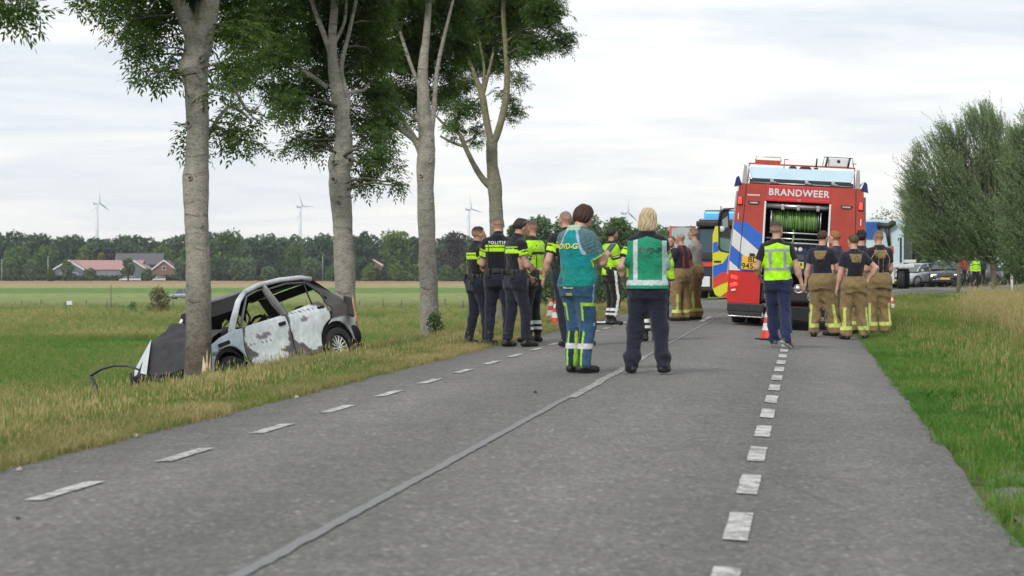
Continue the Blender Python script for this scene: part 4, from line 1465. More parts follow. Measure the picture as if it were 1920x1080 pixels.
def red_braces(I):
    def over(lx, ly, lz):
        return np.maximum(np.maximum(np.abs(np.abs(lx) - 0.085) - 0.026, 0.08 - lz), -0.6 + 0 * ly)
    shell("braces", 0.010, 0.012, over, (0.28, 0.015, 0.02))(I)
figure("bald firefighter with red braces over a dark T-shirt, hands on the hips", x, y, 1.76, radians(-48), skin=(0.50, 0.28, 0.21), seed=31, heavy=0.015,
       hair=dict(style='buzz', col=(0.35, 0.28, 0.24), th=0.002, fade=True), top=FFTEE, legs=FF_LEGS, shoes=dict(wide=1.15), extras=[red_braces],
       rh=(0.20, 0.16, 1.03), rpole=(1, -0.8, 0), lh=(-0.18, 0.2, 1.02), lpole=(-1, -0.4, 0), feet=((-0.15, 0), (0.15, 0)), res=0.015)
x, y = at(1303, 47.0)
figure("firefighter in a grey T-shirt with arms folded beside the cab", x, y, 1.88, radians(-60), skin=(0.47, 0.29, 0.20), seed=32, heavy=0.01,
       hair=dict(style='short', col=(0.16, 0.12, 0.08), fade=True), top=dict(FFTEE, col=(0.27, 0.27, 0.25)), legs=FF_LEGS, shoes=dict(wide=1.15),
       rh=(-0.02, 0.26, 1.16), rpole=(1, -0.2, -0.6), lh=(0.02, 0.28, 1.12), lpole=(-1, -0.2, -0.6), feet=((-0.15, 0), (0.15, 0)), res=0.015)
x, y = at(1260, 47.6)
figure("person in blue jeans mostly hidden behind the officer in the yellow jacket", x, y, 1.72, radians(-150), skin=(0.52, 0.30, 0.24), seed=33,
       hair=dict(style='short', col=(0.16, 0.10, 0.06)), top=dict(FFTEE, col=(0.02, 0.02, 0.03), long=True, sr=(0.075, 0.06)), legs=dict(col=(0.03, 0.06, 0.12)), res=0.016)
# M: walking man in a hi-vis vest
def yv(v, I):
    c = np.tile(np.array((0.40, 0.86, 0.015)), (len(v), 1))
    l = I['tl'](v)
    g = (0.33, 0.36, 0.36)
    c[(l[:, 2] > 0.405) & (l[:, 2] < 0.445)] = g
    c[(l[:, 2] > 0.135) & (l[:, 2] < 0.178)] = g
    c[(np.abs(np.abs(l[:, 0]) - 0.105) < 0.022) & (l[:, 2] > 0.16) & (l[:, 2] < 0.42)] = g
    c[(np.abs(l[:, 0]) > 0.10) & (l[:, 2] > 0.49)] = g
    return c
x, y = at(1458, 32.4)
figure("man in a yellow vest with grey tape and navy trousers, walking towards the fire engine", x, y, 1.78, radians(3), skin=(0.50, 0.30, 0.22), seed=23, res=0.012,
       hair=dict(style='short', col=(0.05, 0.035, 0.02), fade=True), hyaw=radians(35), hpitch=-0.05,
       top=dict(col=(0.012, 0.013, 0.016), e=0.022, sleeve=0.62, sr=(0.078, 0.072), hem=-0.06, name="t_shirt"),
       legs=dict(col=(0.014, 0.022, 0.075), th=0.102, kn=0.082, cf=0.082, an=0.074, fold=0.009, hem=0.05), shoes=dict(col=(0.06, 0.06, 0.06), boot=False, sole=(0.65, 0.65, 0.65)),
       extras=[vest(yv, -0.005, wide=0.36, off=0.020, res_=0.010)], side=-0.03,
       lh=(-0.24, 0.20, 1.00), lpole=(-0.5, -1, 0), rh=(0.36, 0.02, 0.85), rpole=(0.6, -1, 0), feet=((-0.03, 0.20), (0.10, -0.24, 0.045)), heel=(0, 0.45), foot_yaw=(0.05, 0.75), curl=(0.8, 0.9))
# N..R: firefighters behind the engine
x, y = at(1541, 38.7)
figure("leftmost firefighter of the group behind the fire engine, weight on one leg", x, y, 1.79, radians(22), skin=(0.52, 0.31, 0.24), seed=41, group=ffb,
       hair=dict(style='short', col=(0.05, 0.025, 0.015)), top=FFTEE, legs=FF_LEGS, shoes=dict(wide=1.15), extras=[braces()], hyaw=radians(25),
       rh=(0.20, 0.30, 1.12), lh=(-0.30, 0.04, 0.84), feet=((-0.14, 0.0), (0.20, 0.10)), foot_yaw=(0.2, 0.5))
x, y = at(1568, 39.9)
figure("red haired firefighter whose face shows between two others", x, y, 1.82, radians(-60), skin=(0.56, 0.32, 0.24), seed=42, group=ffb,
       hair=dict(style='short', col=(0.30, 0.12, 0.04)), top=FFTEE, legs=FF_LEGS, shoes=dict(wide=1.15), feet=((-0.14, 0.0), (0.14, 0.0)), res=0.015)
x, y = at(1601, 38.1)
figure("short haired firefighter in the middle of the group with the right hand on the hip", x, y, 1.75, radians(-10), skin=(0.53, 0.31, 0.24), seed=43, group=ffb,
       hair=dict(style='short', col=(0.10, 0.055, 0.025)), top=FFTEE, legs=FF_LEGS, shoes=dict(wide=1.15), extras=[braces()], hyaw=radians(-22),
       rh=(0.235, -0.02, 0.985), rpole=(1, -0.5, 0.2), lh=(-0.27, 0.06, 0.86), feet=((-0.13, 0.0), (0.20, 0.02)), foot_yaw=(0.2, 0.3))
x, y = at(1614, 41.6)
figure("black haired firefighter standing behind the middle one", x, y, 1.86, radians(35), skin=(0.50, 0.29, 0.21), seed=44, group=ffb,
       hair=dict(style='curly', col=(0.015, 0.01, 0.01)), top=FFTEE, legs=FF_LEGS, shoes=dict(wide=1.15), extras=[braces()], feet=((-0.13, 0.0), (0.13, 0.0)), res=0.015)
x, y = at(1648, 41.2)
def white_straps(I):
    def reg(lx, ly, lz):
        a = np.abs(np.abs(lx) - 0.040) - 0.006
        c_ = np.maximum(a, lz - 0.36)
        b = np.abs(np.abs(lx) - (0.075 + 0.09 * np.clip((0.5 - lz) / 0.16, 0, 1.0))) - 0.008
        d_ = np.maximum(b, np.maximum(0.24 - lz, lz - 0.52))
        return np.maximum(np.minimum(np.maximum(c_, 0.10 - lz), d_), ly - 0.05)
    shell("harness_cords", 0.012, 0.010, reg, (0.45, 0.42, 0.38), res_=0.009)(I)
figure("rightmost firefighter with pale harness cords over a dark jersey", x, y, 1.88, radians(-6), skin=(0.50, 0.29, 0.22), seed=45, group=ffb,
       hair=dict(style='buzz', col=(0.16, 0.10, 0.06), th=0.004, fade=True), top=dict(FFTEE, col=(0.020, 0.014, 0.016)), legs=FF_LEGS, shoes=dict(wide=1.15),
       extras=[braces(), white_straps], lh=(-0.16, 0.28, 1.05), rh=(0.18, 0.26, 1.05), feet=((-0.14, 0.0), (0.14, 0.02)))
# ------------------------------------------------------------------ leaves, trees
def leaf_mat(name, c1, c2, rough=0.55, transl=0.35, c3=None):
    m = bpy.data.materials.new(name); m.use_nodes = True
    g = _n(m, "ShaderNodeNewGeometry")
    wn = _n(m, "ShaderNodeAttribute"); wn.attribute_name = "tint"
    col = nramp(m, wn.outputs["Fac"], [(0.0, c1), (0.7, c2), (1.0, c3 or c2)])
    b = _bsdf(m)
    _l(m, col, b.inputs["Base Color"])
    b.inputs["Roughness"].default_value = rough
    b.inputs["Specular IOR Level"].default_value = 0.3
    tr = _n(m, "ShaderNodeBsdfTranslucent")
    _l(m, nmix(m, 1.0, col, (1.3, 1.5, 0.6), 'MULTIPLY'), tr.inputs["Color"])
    mx = _n(m, "ShaderNodeMixShader"); mx.inputs[0].default_value = transl
    _l(m, b.outputs[0], mx.inputs[1]); _l(m, tr.outputs[0], mx.inputs[2])
    o = [n for n in m.node_tree.nodes if n.type == 'OUTPUT_MATERIAL'][0]
    _l(m, mx.outputs[0], o.inputs["Surface"])
    return m
def tint_mesh(name, V, Fc, m, tint, smooth=False):
    me = np_mesh(name, V, Fc, m, smooth)
    a = me.attributes.new("tint", 'FLOAT', 'POINT')
    a.data.foreach_set("value", np.asarray(tint, dtype=np.float32))
    return me
def rand_rot(n, rng):
    q = rng.normal(size=(n, 4)); q /= np.linalg.norm(q, axis=1)[:, None]
    w, x, y, z = q.T
    return np.stack([np.stack([1 - 2 * (y * y + z * z), 2 * (x * y - z * w), 2 * (x * z + y * w)], -1),
                     np.stack([2 * (x * y + z * w), 1 - 2 * (x * x + z * z), 2 * (y * z - x * w)], -1),
                     np.stack([2 * (x * z - y * w), 2 * (y * z + x * w), 1 - 2 * (x * x + y * y)], -1)], -2)

ASH_LEAF = leaf_mat("ash_leaf", (0.040, 0.076, 0.020), (0.082, 0.136, 0.032), c3=(0.15, 0.21, 0.05), transl=0.45)
def tuft_templates(nv, rng, leaves=6, pairs=3, L_=0.24, lf=(0.085, 0.030)):
    """end-of-twig rosettes of pinnate leaves"""
    T = []
    for t in range(nv):
        vs = []
        for q in range(leaves):
            az = 2 * pi * q / leaves + rng.uniform(-0.5, 0.5)
            el_ = rng.uniform(-0.3, 0.9)
            d = np.array([cos(az) * cos(el_), sin(az) * cos(el_), sin(el_)])
            side_ = nrm(np.cross(d, (0, 0, 1)))
            ln = L_ * rng.uniform(0.8, 1.2)
            def pt(f):                                     # the leaf stalk arches over and hangs
                p = d * ln * f; p = p + np.array([0, 0, -0.45 * ln * f * f]); return p
            spots = [(0.35 + 0.5 * i / max(1, pairs - 1), s_) for i in range(pairs) for s_ in (-1, 1)] + [(1.0, 0)]
            for f, s_ in spots:
                p = pt(f)
                tdir = nrm(pt(f + 0.05) - pt(f - 0.05))
                ld = nrm(tdir * (0.75 if s_ else 1) + side_ * s_ * 0.85 + np.array([0, 0, -0.25]))
                wd = nrm(np.cross(ld, np.cross(side_, tdir)) + rng.normal(size=3) * 0.35)
                a, b_ = lf[0] * rng.uniform(0.8, 1.2), lf[1] * rng.uniform(0.8, 1.2)
                mid = p + ld * a * 0.45
                vs += [p, mid + wd * b_ / 2, p + ld * a, mid - wd * b_ / 2]
        T.append(np.array(vs))
    return T
def tuft_cloud(P, S, templ, rng, tint0):
    """place rosettes at P with sizes S"""
    V, Ti = [], []
    n = len(P)
    which = rng.integers(0, len(templ), n)
    az = rng.uniform(0, 2 * pi, n)
    tl_ = rng.normal(0, 0.35, (n, 2))
    for i in range(n):
        c, s = cos(az[i]), sin(az[i])
        R = rotz(az[i]) @ rotx(tl_[i, 0]) @ roty(tl_[i, 1])
        V.append(templ[which[i]] @ R.T * S[i] + P[i])
        Ti.append(np.full(len(templ[0]), np.clip(tint0[i], 0, 1)))
    V = np.concatenate(V); Ti = np.concatenate(Ti)
    Fq = np.arange(len(V)).reshape(-1, 4)
    return V, Fq, Ti

def bark_mat(name, base=(0.30, 0.285, 0.25), moss=None, low=0.0):
    m = bpy.data.materials.new(name); m.use_nodes = True
    t = _n(m, "ShaderNodeTexCoord"); vec = t.outputs["Object"]
    f1 = nnoise(m, 5, 6, 0.7, vec, 0.3, (1, 1, 1.3))
    f2 = nnoise(m, 22, 5, 0.7, vec, 1.0, (1, 1, 2.2))
    f3 = nnoise(m, 3.4, 4, 0.65, vec, 1.2, (1.0, 1.0, 3.6))
    c = nramp(m, f1, [(0.28, tuple(x * 0.62 for x in base)), (0.5, base), (0.72, tuple(min(1, x * 1.3) for x in base))])
    c = nmix(m, 1.0, c, nramp(m, f2, [(0.3, 0.42), (0.52, 1.0), (0.75, 1.25)]), 'MULTIPLY')
    c = nmix(m, nramp(m, f3, [(0.57, 0), (0.68, 0.8)]), c, tuple(x * 0.30 for x in base))
    if moss:
        f4 = nnoise(m, 6, 4, 0.7, vec)
        sp = _n(m, "ShaderNodeSeparateXYZ"); _l(m, vec, sp.inputs[0])
        mr = _n(m, "ShaderNodeMapRange"); mr.inputs["From Min"].default_value = moss[0]; mr.inputs["From Max"].default_value = moss[1]
        _l(m, sp.outputs["Z"], mr.inputs[0])
        k_ = nmix(m, 1.0, nramp(m, f4, [(0.45, 0), (0.62, 0.85)]), mr.outputs[0], 'MULTIPLY')
        c = nmix(m, k_, c, (0.17, 0.16, 0.035))
    if low:                                               # scorched foot of the trunk
        sp = _n(m, "ShaderNodeSeparateXYZ"); _l(m, vec, sp.inputs[0])
        mr = _n(m, "ShaderNodeMapRange"); mr.inputs["From Min"].default_value = low + 0.9; mr.inputs["From Max"].default_value = low - 0.2
        _l(m, sp.outputs["Z"], mr.inputs[0])
        c = nmix(m, mr.outputs[0], c, nmix(m, 1.0, c, (0.40, 0.36, 0.34), 'MULTIPLY'))
    _l(m, c, _bsdf(m).inputs["Base Color"])
    _bsdf(m).inputs["Roughness"].default_value = 0.9
    _bsdf(m).inputs["Specular IOR Level"].default_value = 0.15
    nbump(m, nmix(m, 0.5, f2, f3), 0.7, 0.02)
    return m

def limb(b, pts, rads, n=14, wob=0.04, knots=(), seed=0, sub=5):
    """a trunk or limb: smooth path, uneven thickness, burls"""
    pts = [Vector(p) for p in pts]
    P, R = [], []
    for i in range(len(pts) - 1):
        p0, p1, p2, p3 = pts[max(i - 1, 0)], pts[i], pts[i + 1], pts[min(i + 2, len(pts) - 1)]
        for q in range(sub):
            t = q / sub
            P.append(0.5 * ((2 * p1) + (-p0 + p2) * t + (2 * p0 - 5 * p1 + 4 * p2 - p3) * t * t + (-p0 + 3 * p1 - 3 * p2 + p3) * t ** 3))
            R.append(rads[i] + (rads[i + 1] - rads[i]) * t)
    P.append(pts[-1]); R.append(rads[-1])
    start = len(b.bm.verts)
    b.tube(P, R, n)
    b.bm.verts.ensure_lookup_table()
    for j in range(len(P)):
        for q in range(n):
            v = b.bm.verts[start + j * n + q]
            d = v.co - P[j]
            f = 0.91 + wob * 1.8 * mnoise.noise(v.co * 1.6 + Vector((seed, 0, 0))) + wob * mnoise.noise(v.co * 7 + Vector((seed, 3, 0)))
            for (kp, kr, ka) in knots:
                e = (v.co - kp).length / kr
                f += ka * math.exp(-e * e * 2)
            v.co = P[j] + d * f
    return P, R

TEMPL = tuft_templates(10, np.random.default_rng(3))
def ash_tree(label, D, stems, clumps, seed, density=1.0, knots=(), bark=None, group="ash trees in a row on the slope left of the road", depth=1.6, tintb=0.0, extra=None, eyes=()):
    rng = np.random.default_rng(seed)
    sc = F / D
    xb, yb, wb = stems[0][0][:3]
    base = px(xb, yb, D)
    zb = float(gz(base.x, D)) - 0.1
    root = thing("ash_tree", label, "tree", (base.x, D, zb), group=group)
    org = Vector((base.x, D, zb))
    b = MB()
    skel = []
    for si, st in enumerate(stems):
        pts, rads = [], []
        for q, s_ in enumerate(st):
            x, y, w = s_[:3]
            dy = s_[3] if len(s_) > 3 else 0.0
            p = px(x, y, D) + Vector((0, dy, 0)) - org
            pts.append(p); rads.append(w / sc / 2)
        if si == 0:
            p0 = pts[0].copy(); p0.z = -0.3
            pts.insert(0, p0); rads.insert(0, rads[0] * 1.25)
        kk = [(px(kx, ky, D) + Vector((0, kd, 0)) - org, kr, ka) for (kx, ky, kd, kr, ka) in knots] if si == 0 else []
        P, R = limb(b, pts, rads, n=(28 if si == 0 else (16 if rads[0] > 0.08 else 8)), wob=0.05, knots=kk, seed=seed + si, sub=(12 if si == 0 else 5))
        skel += [(p, r) for p, r in zip(P, R)]
    tr = b.obj("trunk", bark or BARK, root)
    for (kx, ky, kr) in eyes:                             # healed branch scars
        c_ = px(kx, ky, D) - org; ax_ = min(((p - c_).length, p) for p, r_ in skel)[1]
        wd_ = min(skel, key=lambda t_: (t_[0] - c_).length)[1]
        M_ = Matrix.Translation((c_.x, ax_.y - sqrt(max(0.0004, wd_ ** 2 - (c_.x - ax_.x) ** 2)) - 0.004, c_.z)) @ Matrix.Rotation((c_.x - ax_.x) / wd_ * 0.9, 4, 'Z')
        bk = MB(); bk.lathe([(kr * 1.25, 0.02), (kr * 1.1, -0.012), (kr * 0.85, -0.022), (kr * 0.6, -0.010), (kr * 0.45, 0.012), (0.001, 0.015)], 14, axis='y', M=M_)
        bk.mi = 1; bk.lathe([(kr * 0.45, -0.004), (0.001, -0.006)], 14, axis='y', M=M_)
        bk.obj("branch_scar", [bark or BARK, CHARK], root)
    # foliage: rosettes at the ends of twigs, gathered in clumps
    b2 = MB()
    PT, SZ, TN = [], [], []
    for (cx, cy, r) in clumps:
        dy = rng.uniform(-depth, depth)
        if cy > -20 and min(abs(cx - s_[0]) for st in stems[:1] for s_ in st if abs(s_[1] - cy) < 90 or s_ is st[-1]) < r + 28:
            dy = rng.uniform(0.45, 1.2) * max(depth, r / sc + 0.5)      # leaves beside the stem hang mostly on its far side
        c = np.array(px(cx, cy, D) - org) + np.array([0, dy, 0])
        rr = r / sc
        near = min(skel, key=lambda t: (t[0] - Vector(c)).length + (0.0 if t[0].z < c[2] + 0.3 else 1.5))
        a = near[0]; ve = Vector(c)
        mid = (a + ve) / 2 + Vector((rng.normal() * 0.12, rng.normal() * 0.12, 0.18 * (ve - a).length * 0.5))
        br = min(near[1] * 0.5, 0.010 + 0.012 * (ve - a).length)
        b2.tube([a, (a + mid) / 2 + Vector((0, 0, 0.03)), mid, (mid + ve) / 2, ve], [br, br * 0.85, br * 0.65, br * 0.5, br * 0.3], 5)
        n = int(density * 23 * (rr / 0.30) ** 2 * (1.0 + 0.3 * rr))
        n = max(n, 4)
        g = rng.normal(size=(n, 3)); g /= np.linalg.norm(g, axis=1)[:, None]
        rad_ = rng.uniform(0.05, 1, n) ** (1 / 2.0)
        lump = 1 + 0.28 * np.sin(g[:, 0] * 4 + seed + cx) * np.sin(g[:, 2] * 5 + cy)
        q = c + g * (rad_ * lump)[:, None] * rr * np.array([1, 1.15, 0.9])
        PT.append(q); SZ.append(rng.uniform(0.75, 1.2, n))
        TN.append(0.38 + tintb + rng.normal(0, 0.16, n) + 0.12 * rng.normal())
        for j in range(0, n, 3):
            e = Vector(q[j]); m1 = ve.lerp(e, 0.5) + Vector((0, 0, 0.04))
            b2.tube([ve, m1, e], [0.008, 0.006, 0.003], 3, cap=False)
    PT = np.concatenate(PT); SZ = np.concatenate(SZ); TN = np.concatenate(TN)
    V, Fq, Ti = tuft_cloud(PT, SZ, TEMPL, rng, TN)
    lv = link_mesh("crown", tint_mesh("crown", V, Fq, ASH_LEAF, Ti), root)
    lv["kind"] = "stuff"
    br_ = b2.obj("branches", BARK2, root, fix=False)
    br_["kind"] = "stuff"
    if extra: extra(root, org)
    return root
BARK = bark_mat("ash_bark")
BARK1 = bark_mat("ash_bark_scorched", moss=(4.4, 5.3), low=0.75)
BARK4 = bark_mat("ash_bark_mossy", (0.22, 0.21, 0.165), moss=(2.5, 7.0))
CHARK = mat("knot_hollow", (0.05, 0.045, 0.04), 0.9, var=0.3)
BARK2 = mat("twig_bark", (0.085, 0.08, 0.06), 0.85, var=0.3, scale=20)
WOOD = mat("torn_wood", (0.50, 0.40, 0.26), 0.8, var=0.35, scale=25, bump=0.6, bscale=70)

def scar1(root, org):
    D = 30.1
    b = MB()
    rs = random.Random(4)
    for q, (x, w, y0, y1) in enumerate(((386, 12, 724, 668), (392, 14, 724, 655), (398, 11, 724, 662), (403, 9, 724, 690), (410, 5, 724, 700))):
        p0 = px(x, y0, D - 0.02 * q) - org; p1 = px(x - 3 - q, (y0 + y1) / 2, D - 0.10 + 0.02 * q) - org; p2 = px(x - 5 + q, y1, D + 0.03) - org
        r = w / (F / D) / 2
        b.tube([p0, p1, p2], [r, r * 0.9, 0.004], 6, squash=(1, 0.45), smooth=False)
    b.obj("splintered_wood", WOOD, root)
def scar2(root, org):
    D = 39.8
    b = MB()
    b.tube([px(669, 645, D) - org, px(666, 600, D - 0.15) - org, px(663, 575, D - 0.1) - org, px(661, 552, D) - org], [0.10, 0.075, 0.05, 0.01], 8, squash=(0.75, 0.6), smooth=False)
    b.obj("splintered_wood", mat("torn_wood_orange", (0.40, 0.23, 0.12), 0.8, var=0.4, scale=18, bump=0.6, bscale=60), root)

tops = lambda x0, x1, n, s, r=80: [(random.Random(s + i).uniform(x0, x1), -random.Random(s * 3 + i).uniform(30, 210), r) for i in range(n)]
ash_tree("ash tree behind the left frame edge whose leaf tips hang into the picture", 21.0,
         [[(-165, 900, 80), (-165, 500, 72), (-160, 200, 66), (-150, 0, 50), (-150, -200, 36)], [(-150, 20, 34), (-80, -30, 22), (-10, -40, 14), (30, -18, 6)]],
         [(-40, -60, 70), (18, 3, 22), (44, -4, 18), (-4, 30, 16), (28, 22, 14), (3, 5, 20), (-120, -150, 120), (-200, -60, 100), (-60, -150, 90)], 50, density=0.8, depth=1.0)
T1 = ash_tree("scorched ash trunk nearest the wreck, moss in its fork and splintered bark at its foot", 30.3,
         [[(371, 718, 58), (372, 600, 53), (370, 480, 51), (368, 350, 50), (371, 250, 47), (368, 170, 49), (366, 120, 56), (373, 75, 58), (372, 50, 50)],
          [(376, 90, 46), (352, 40, 36), (330, -10, 31), (305, -90, 26), (280, -220, 18)],
          [(372, 88, 50), (388, 40, 42), (397, -20, 37), (402, -110, 30), (420, -240, 20)],
          [(352, 40, 18, 0.3), (358, 0, 14, 0.6), (352, -60, 10, 0.8)],
          [(380, 260, 10, 0.3), (410, 205, 8, 0.5), (430, 195, 7, 0.6), (455, 215, 5, 0.7)],
          [(380, 165, 9, 0.3), (415, 150, 8, 0.9), (450, 200, 6, 1.0), (470, 190, 4, 1.0)]],
         [(172, 12, 24), (200, 22, 30), (232, 30, 36), (225, 65, 22), (262, 45, 42), (285, 95, 34), (262, 105, 24), (305, 120, 26), (318, 152, 20), (300, 155, 16), (310, 30, 50), (345, 50, 34), (248, 125, 14), (335, 95, 26),
          (330, 238, 20), (338, 262, 18), (352, 280, 12), (432, 35, 46), (465, 70, 42), (425, 110, 34), (450, 135, 34), (410, 250, 24), (428, 240, 26), (452, 222, 24), (425, 275, 14), (452, 262, 16),
          (408, 190, 18), (425, 185, 20), (350, -40, 60), (420, -50, 70), (250, -40, 60), (300, -60, 60), (180, -30, 44), (230, -80, 60), (466, 262, 10)] + tops(170, 560, 10, 5), 51,
         density=0.95, knots=((352, 130, -0.15, 0.20, 0.5), (386, 108, -0.18, 0.13, 0.22), (356, 235, -0.2, 0.14, 0.18), (344, 335, 0, 0.16, 0.10)), bark=BARK1, extra=scar1, eyes=((352, 124, 0.045), (380, 113, 0.04), (357, 234, 0.05), (384, 205, 0.025), (360, 335, 0.03), (382, 425, 0.02)))
ash_tree("ash tree behind the wreck's rear wheel, orange torn bark low on its right", 40.0,
         [[(651, 640, 42), (648, 560, 42), (645, 480, 42), (641, 400, 41), (637, 345, 43), (640, 300, 42), (645, 250, 34), (634, 180, 29), (625, 120, 24), (624, 60, 17), (634, -60, 14), (640, -180, 10)],
          [(643, 235, 17), (652, 190, 13), (640, 130, 10), (655, 60, 8), (672, -20, 7), (690, -120, 5)],
          [(615, 165, 11), (580, 140, 9), (535, 117, 8), (480, 102, 7), (430, 92, 5)],
          [(622, 105, 13), (606, 60, 11), (588, 12, 9), (570, -60, 7)],
          [(648, 175, 9), (668, 172, 7), (684, 168, 6), (692, 155, 4)],
          [(628, 80, 9), (645, 45, 7), (650, 0, 6)], [(480, 102, 5), (455, 125, 4), (440, 150, 3), (432, 195, 3)], [(540, 118, 5), (500, 70, 4), (470, 40, 3)]],
         [(490, 30, 46), (530, 50, 50), (570, 30, 50), (500, 100, 42), (545, 110, 42), (470, 135, 34), (510, 150, 36), (590, 80, 46), (560, 155, 40), (610, 40, 50), (675, 50, 50), (700, 100, 42), (595, 190, 34),
          (565, 215, 30), (530, 222, 22), (515, 270, 13), (545, 262, 18), (575, 262, 26), (605, 260, 26), (585, 290, 16), (665, 130, 36), (690, 170, 40), (672, 215, 30), (690, 250, 30), (680, 300, 30), (668, 330, 22),
          (650, 343, 12), (715, 215, 34), (724, 262, 28), (722, 305, 24), (742, 318, 16), (736, 345, 14), (750, 352, 9), (520, 170, 30), (465, 170, 18), (640, 20, 46), (600, 130, 30), (700, 290, 22), (535, 190, 22),
          (560, 70, 50), (455, 50, 50), (610, 120, 40), (650, 80, 44), (640, 200, 26)] + [(500, 0, 50), (560, -10, 50), (620, -10, 50), (680, 0, 50), (430, 20, 44), (600, 235, 24)] + tops(440, 740, 11, 23), 52, density=1.05, knots=((622, 307, 0, 0.2, 0.32), (660, 300, 0, 0.16, 0.28), (625, 345, -0.1, 0.2, 0.15)), extra=scar2, depth=1.9, tintb=0.04, eyes=((628, 305, 0.05), (657, 302, 0.06), (627, 338, 0.06), (636, 380, 0.03)))
ash_tree("third ash tree of the row with a small bush at its foot", 48.9,
         [[(806, 622, 40), (804, 530, 37), (800, 430, 35), (798, 350, 35), (799, 300, 38), (800, 260, 33), (795, 200, 27), (793, 130, 21), (800, 60, 15), (806, -40, 11), (806, -160, 8)],
          [(790, 285, 18), (778, 262, 15), (755, 245, 12), (730, 228, 9), (712, 205, 7), (695, 180, 5)],
          [(776, 258, 12), (762, 235, 11), (748, 212, 9), (735, 190, 7)], [(808, 250, 13), (814, 200, 11), (820, 130, 9), (835, 60, 7), (850, 0, 5)], [(790, 170, 10), (770, 120, 8), (750, 60, 6)],
          [(800, 235, 8), (775, 220, 7), (755, 205, 6)]],
         [(740, 40, 46), (785, 40, 46), (830, 30, 46), (745, 110, 44), (790, 110, 42), (735, 160, 36), (770, 170, 38), (830, 100, 42), (860, 70, 40), (842, 150, 28), (740, 205, 20), (715, 175, 34), (700, 215, 22),
          (812, 170, 26), (760, 75, 44), (812, 70, 42), (770, 215, 14)] + [(715, 90, 40), (705, 40, 44), (740, -10, 50), (800, -10, 50), (850, -10, 50)] + tops(700, 900, 8, 41, 70), 53, density=1.05, knots=((800, 300, -0.2, 0.16, 0.2),), depth=1.9, tintb=0.02, eyes=((806, 301, 0.06), (790, 330, 0.04), (812, 380, 0.03)),
         extra=lambda root, org: None)
ash_tree("fourth ash tree, slim with forked mossy stems, rising behind the police officers", 59.5,
         [[(934, 622, 31), (932, 520, 29), (931, 420, 28), (928, 355, 30), (923, 310, 23), (922, 272, 24), (922, 262, 20)],
          [(921, 268, 15), (912, 225, 14), (904, 180, 14), (890, 140, 9), (876, 105, 7), (858, 60, 5)], [(904, 175, 8), (908, 130, 6), (900, 80, 5)],
          [(905, 180, 9), (918, 130, 6), (925, 100, 5)],
          [(925, 270, 15), (936, 240, 15), (948, 190, 14), (951, 140, 12), (948, 80, 11), (944, 20, 9), (950, -60, 7)],
          [(926, 355, 18), (905, 335, 13), (888, 308, 11), (872, 275, 10), (862, 252, 8), (838, 238, 6), (818, 218, 4)], [(872, 275, 7), (850, 268, 6), (825, 255, 4)],
          [(948, 80, 6), (975, 60, 5), (1010, 50, 4), (1045, 62, 3)], [(895, 150, 5), (870, 145, 4), (845, 140, 3)], [(951, 130, 3), (968, 150, 2), (975, 180, 2)]],
         [(890, 40, 38), (930, 40, 42), (970, 40, 42), (1010, 35, 34), (1035, 25, 28), (1048, 62, 26), (1070, 60, 14), (1062, 82, 14), (1010, 85, 24), (1030, 88, 12), (985, 88, 22), (880, 195, 22), (868, 215, 22), (890, 235, 18),
          (862, 240, 16), (845, 225, 18), (885, 262, 12), (960, 195, 18), (968, 212, 14), (955, 180, 12), (940, 165, 12), (975, 165, 11), (968, 140, 14), (985, 108, 14), (850, 175, 22), (872, 110, 32), (900, 110, 28),
          (925, 90, 28), (930, 120, 22), (955, 90, 26), (860, 150, 20), (900, 75, 34), (1025, 50, 24), (980, 70, 30), (838, 200, 16), (852, 262, 9)] + [(885, 5, 44), (930, 5, 44), (975, 5, 40), (1020, 5, 34), (865, 60, 30), (870, 160, 20)] + tops(850, 1060, 7, 61, 60), 54, density=1.1, bark=BARK4, depth=1.6, tintb=0.06)

# ------------------------------------------------------------------ generic crowns for trees farther off
def crown_cloud(n, size, blobs, rng, flat=0.0, aspect=1.0, tint=(0.2, 0.8)):
    """n leaf patches spread through lumpy blobs: (x,y,z,rx,ry,rz)"""
    B = np.array(blobs, float)
    w = B[:, 3] * B[:, 4] + 1e-3; w = w / w.sum()
    k = rng.choice(len(B), n, p=w)
    g = rng.normal(size=(n, 3)); g /= np.linalg.norm(g, axis=1)[:, None]
    r = rng.uniform(0.35, 1.0, n) ** 0.5
    r = r * (1 + 0.16 * np.sin(g[:, 0] * 6 + k) * np.sin(g[:, 2] * 7 + k * 2))
    c = B[k, :3] + g * r[:, None] * B[k, 3:6]
    R = rand_rot(n, rng)
    s = size * rng.uniform(0.6, 1.3, n)
    q = np.array([(-1, 0, 0), (0, -0.5 * aspect, 0), (1, 0, 0), (0, 0.5 * aspect, 0)]) * 0.5
    V = c[:, None, :] + np.einsum('nij,kj->nki', R, q) * s[:, None, None]
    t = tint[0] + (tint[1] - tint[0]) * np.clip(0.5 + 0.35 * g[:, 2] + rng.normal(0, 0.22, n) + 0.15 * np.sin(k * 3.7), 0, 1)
    return V.reshape(-1, 3), np.arange(4 * n).reshape(-1, 4), np.repeat(t, 4)
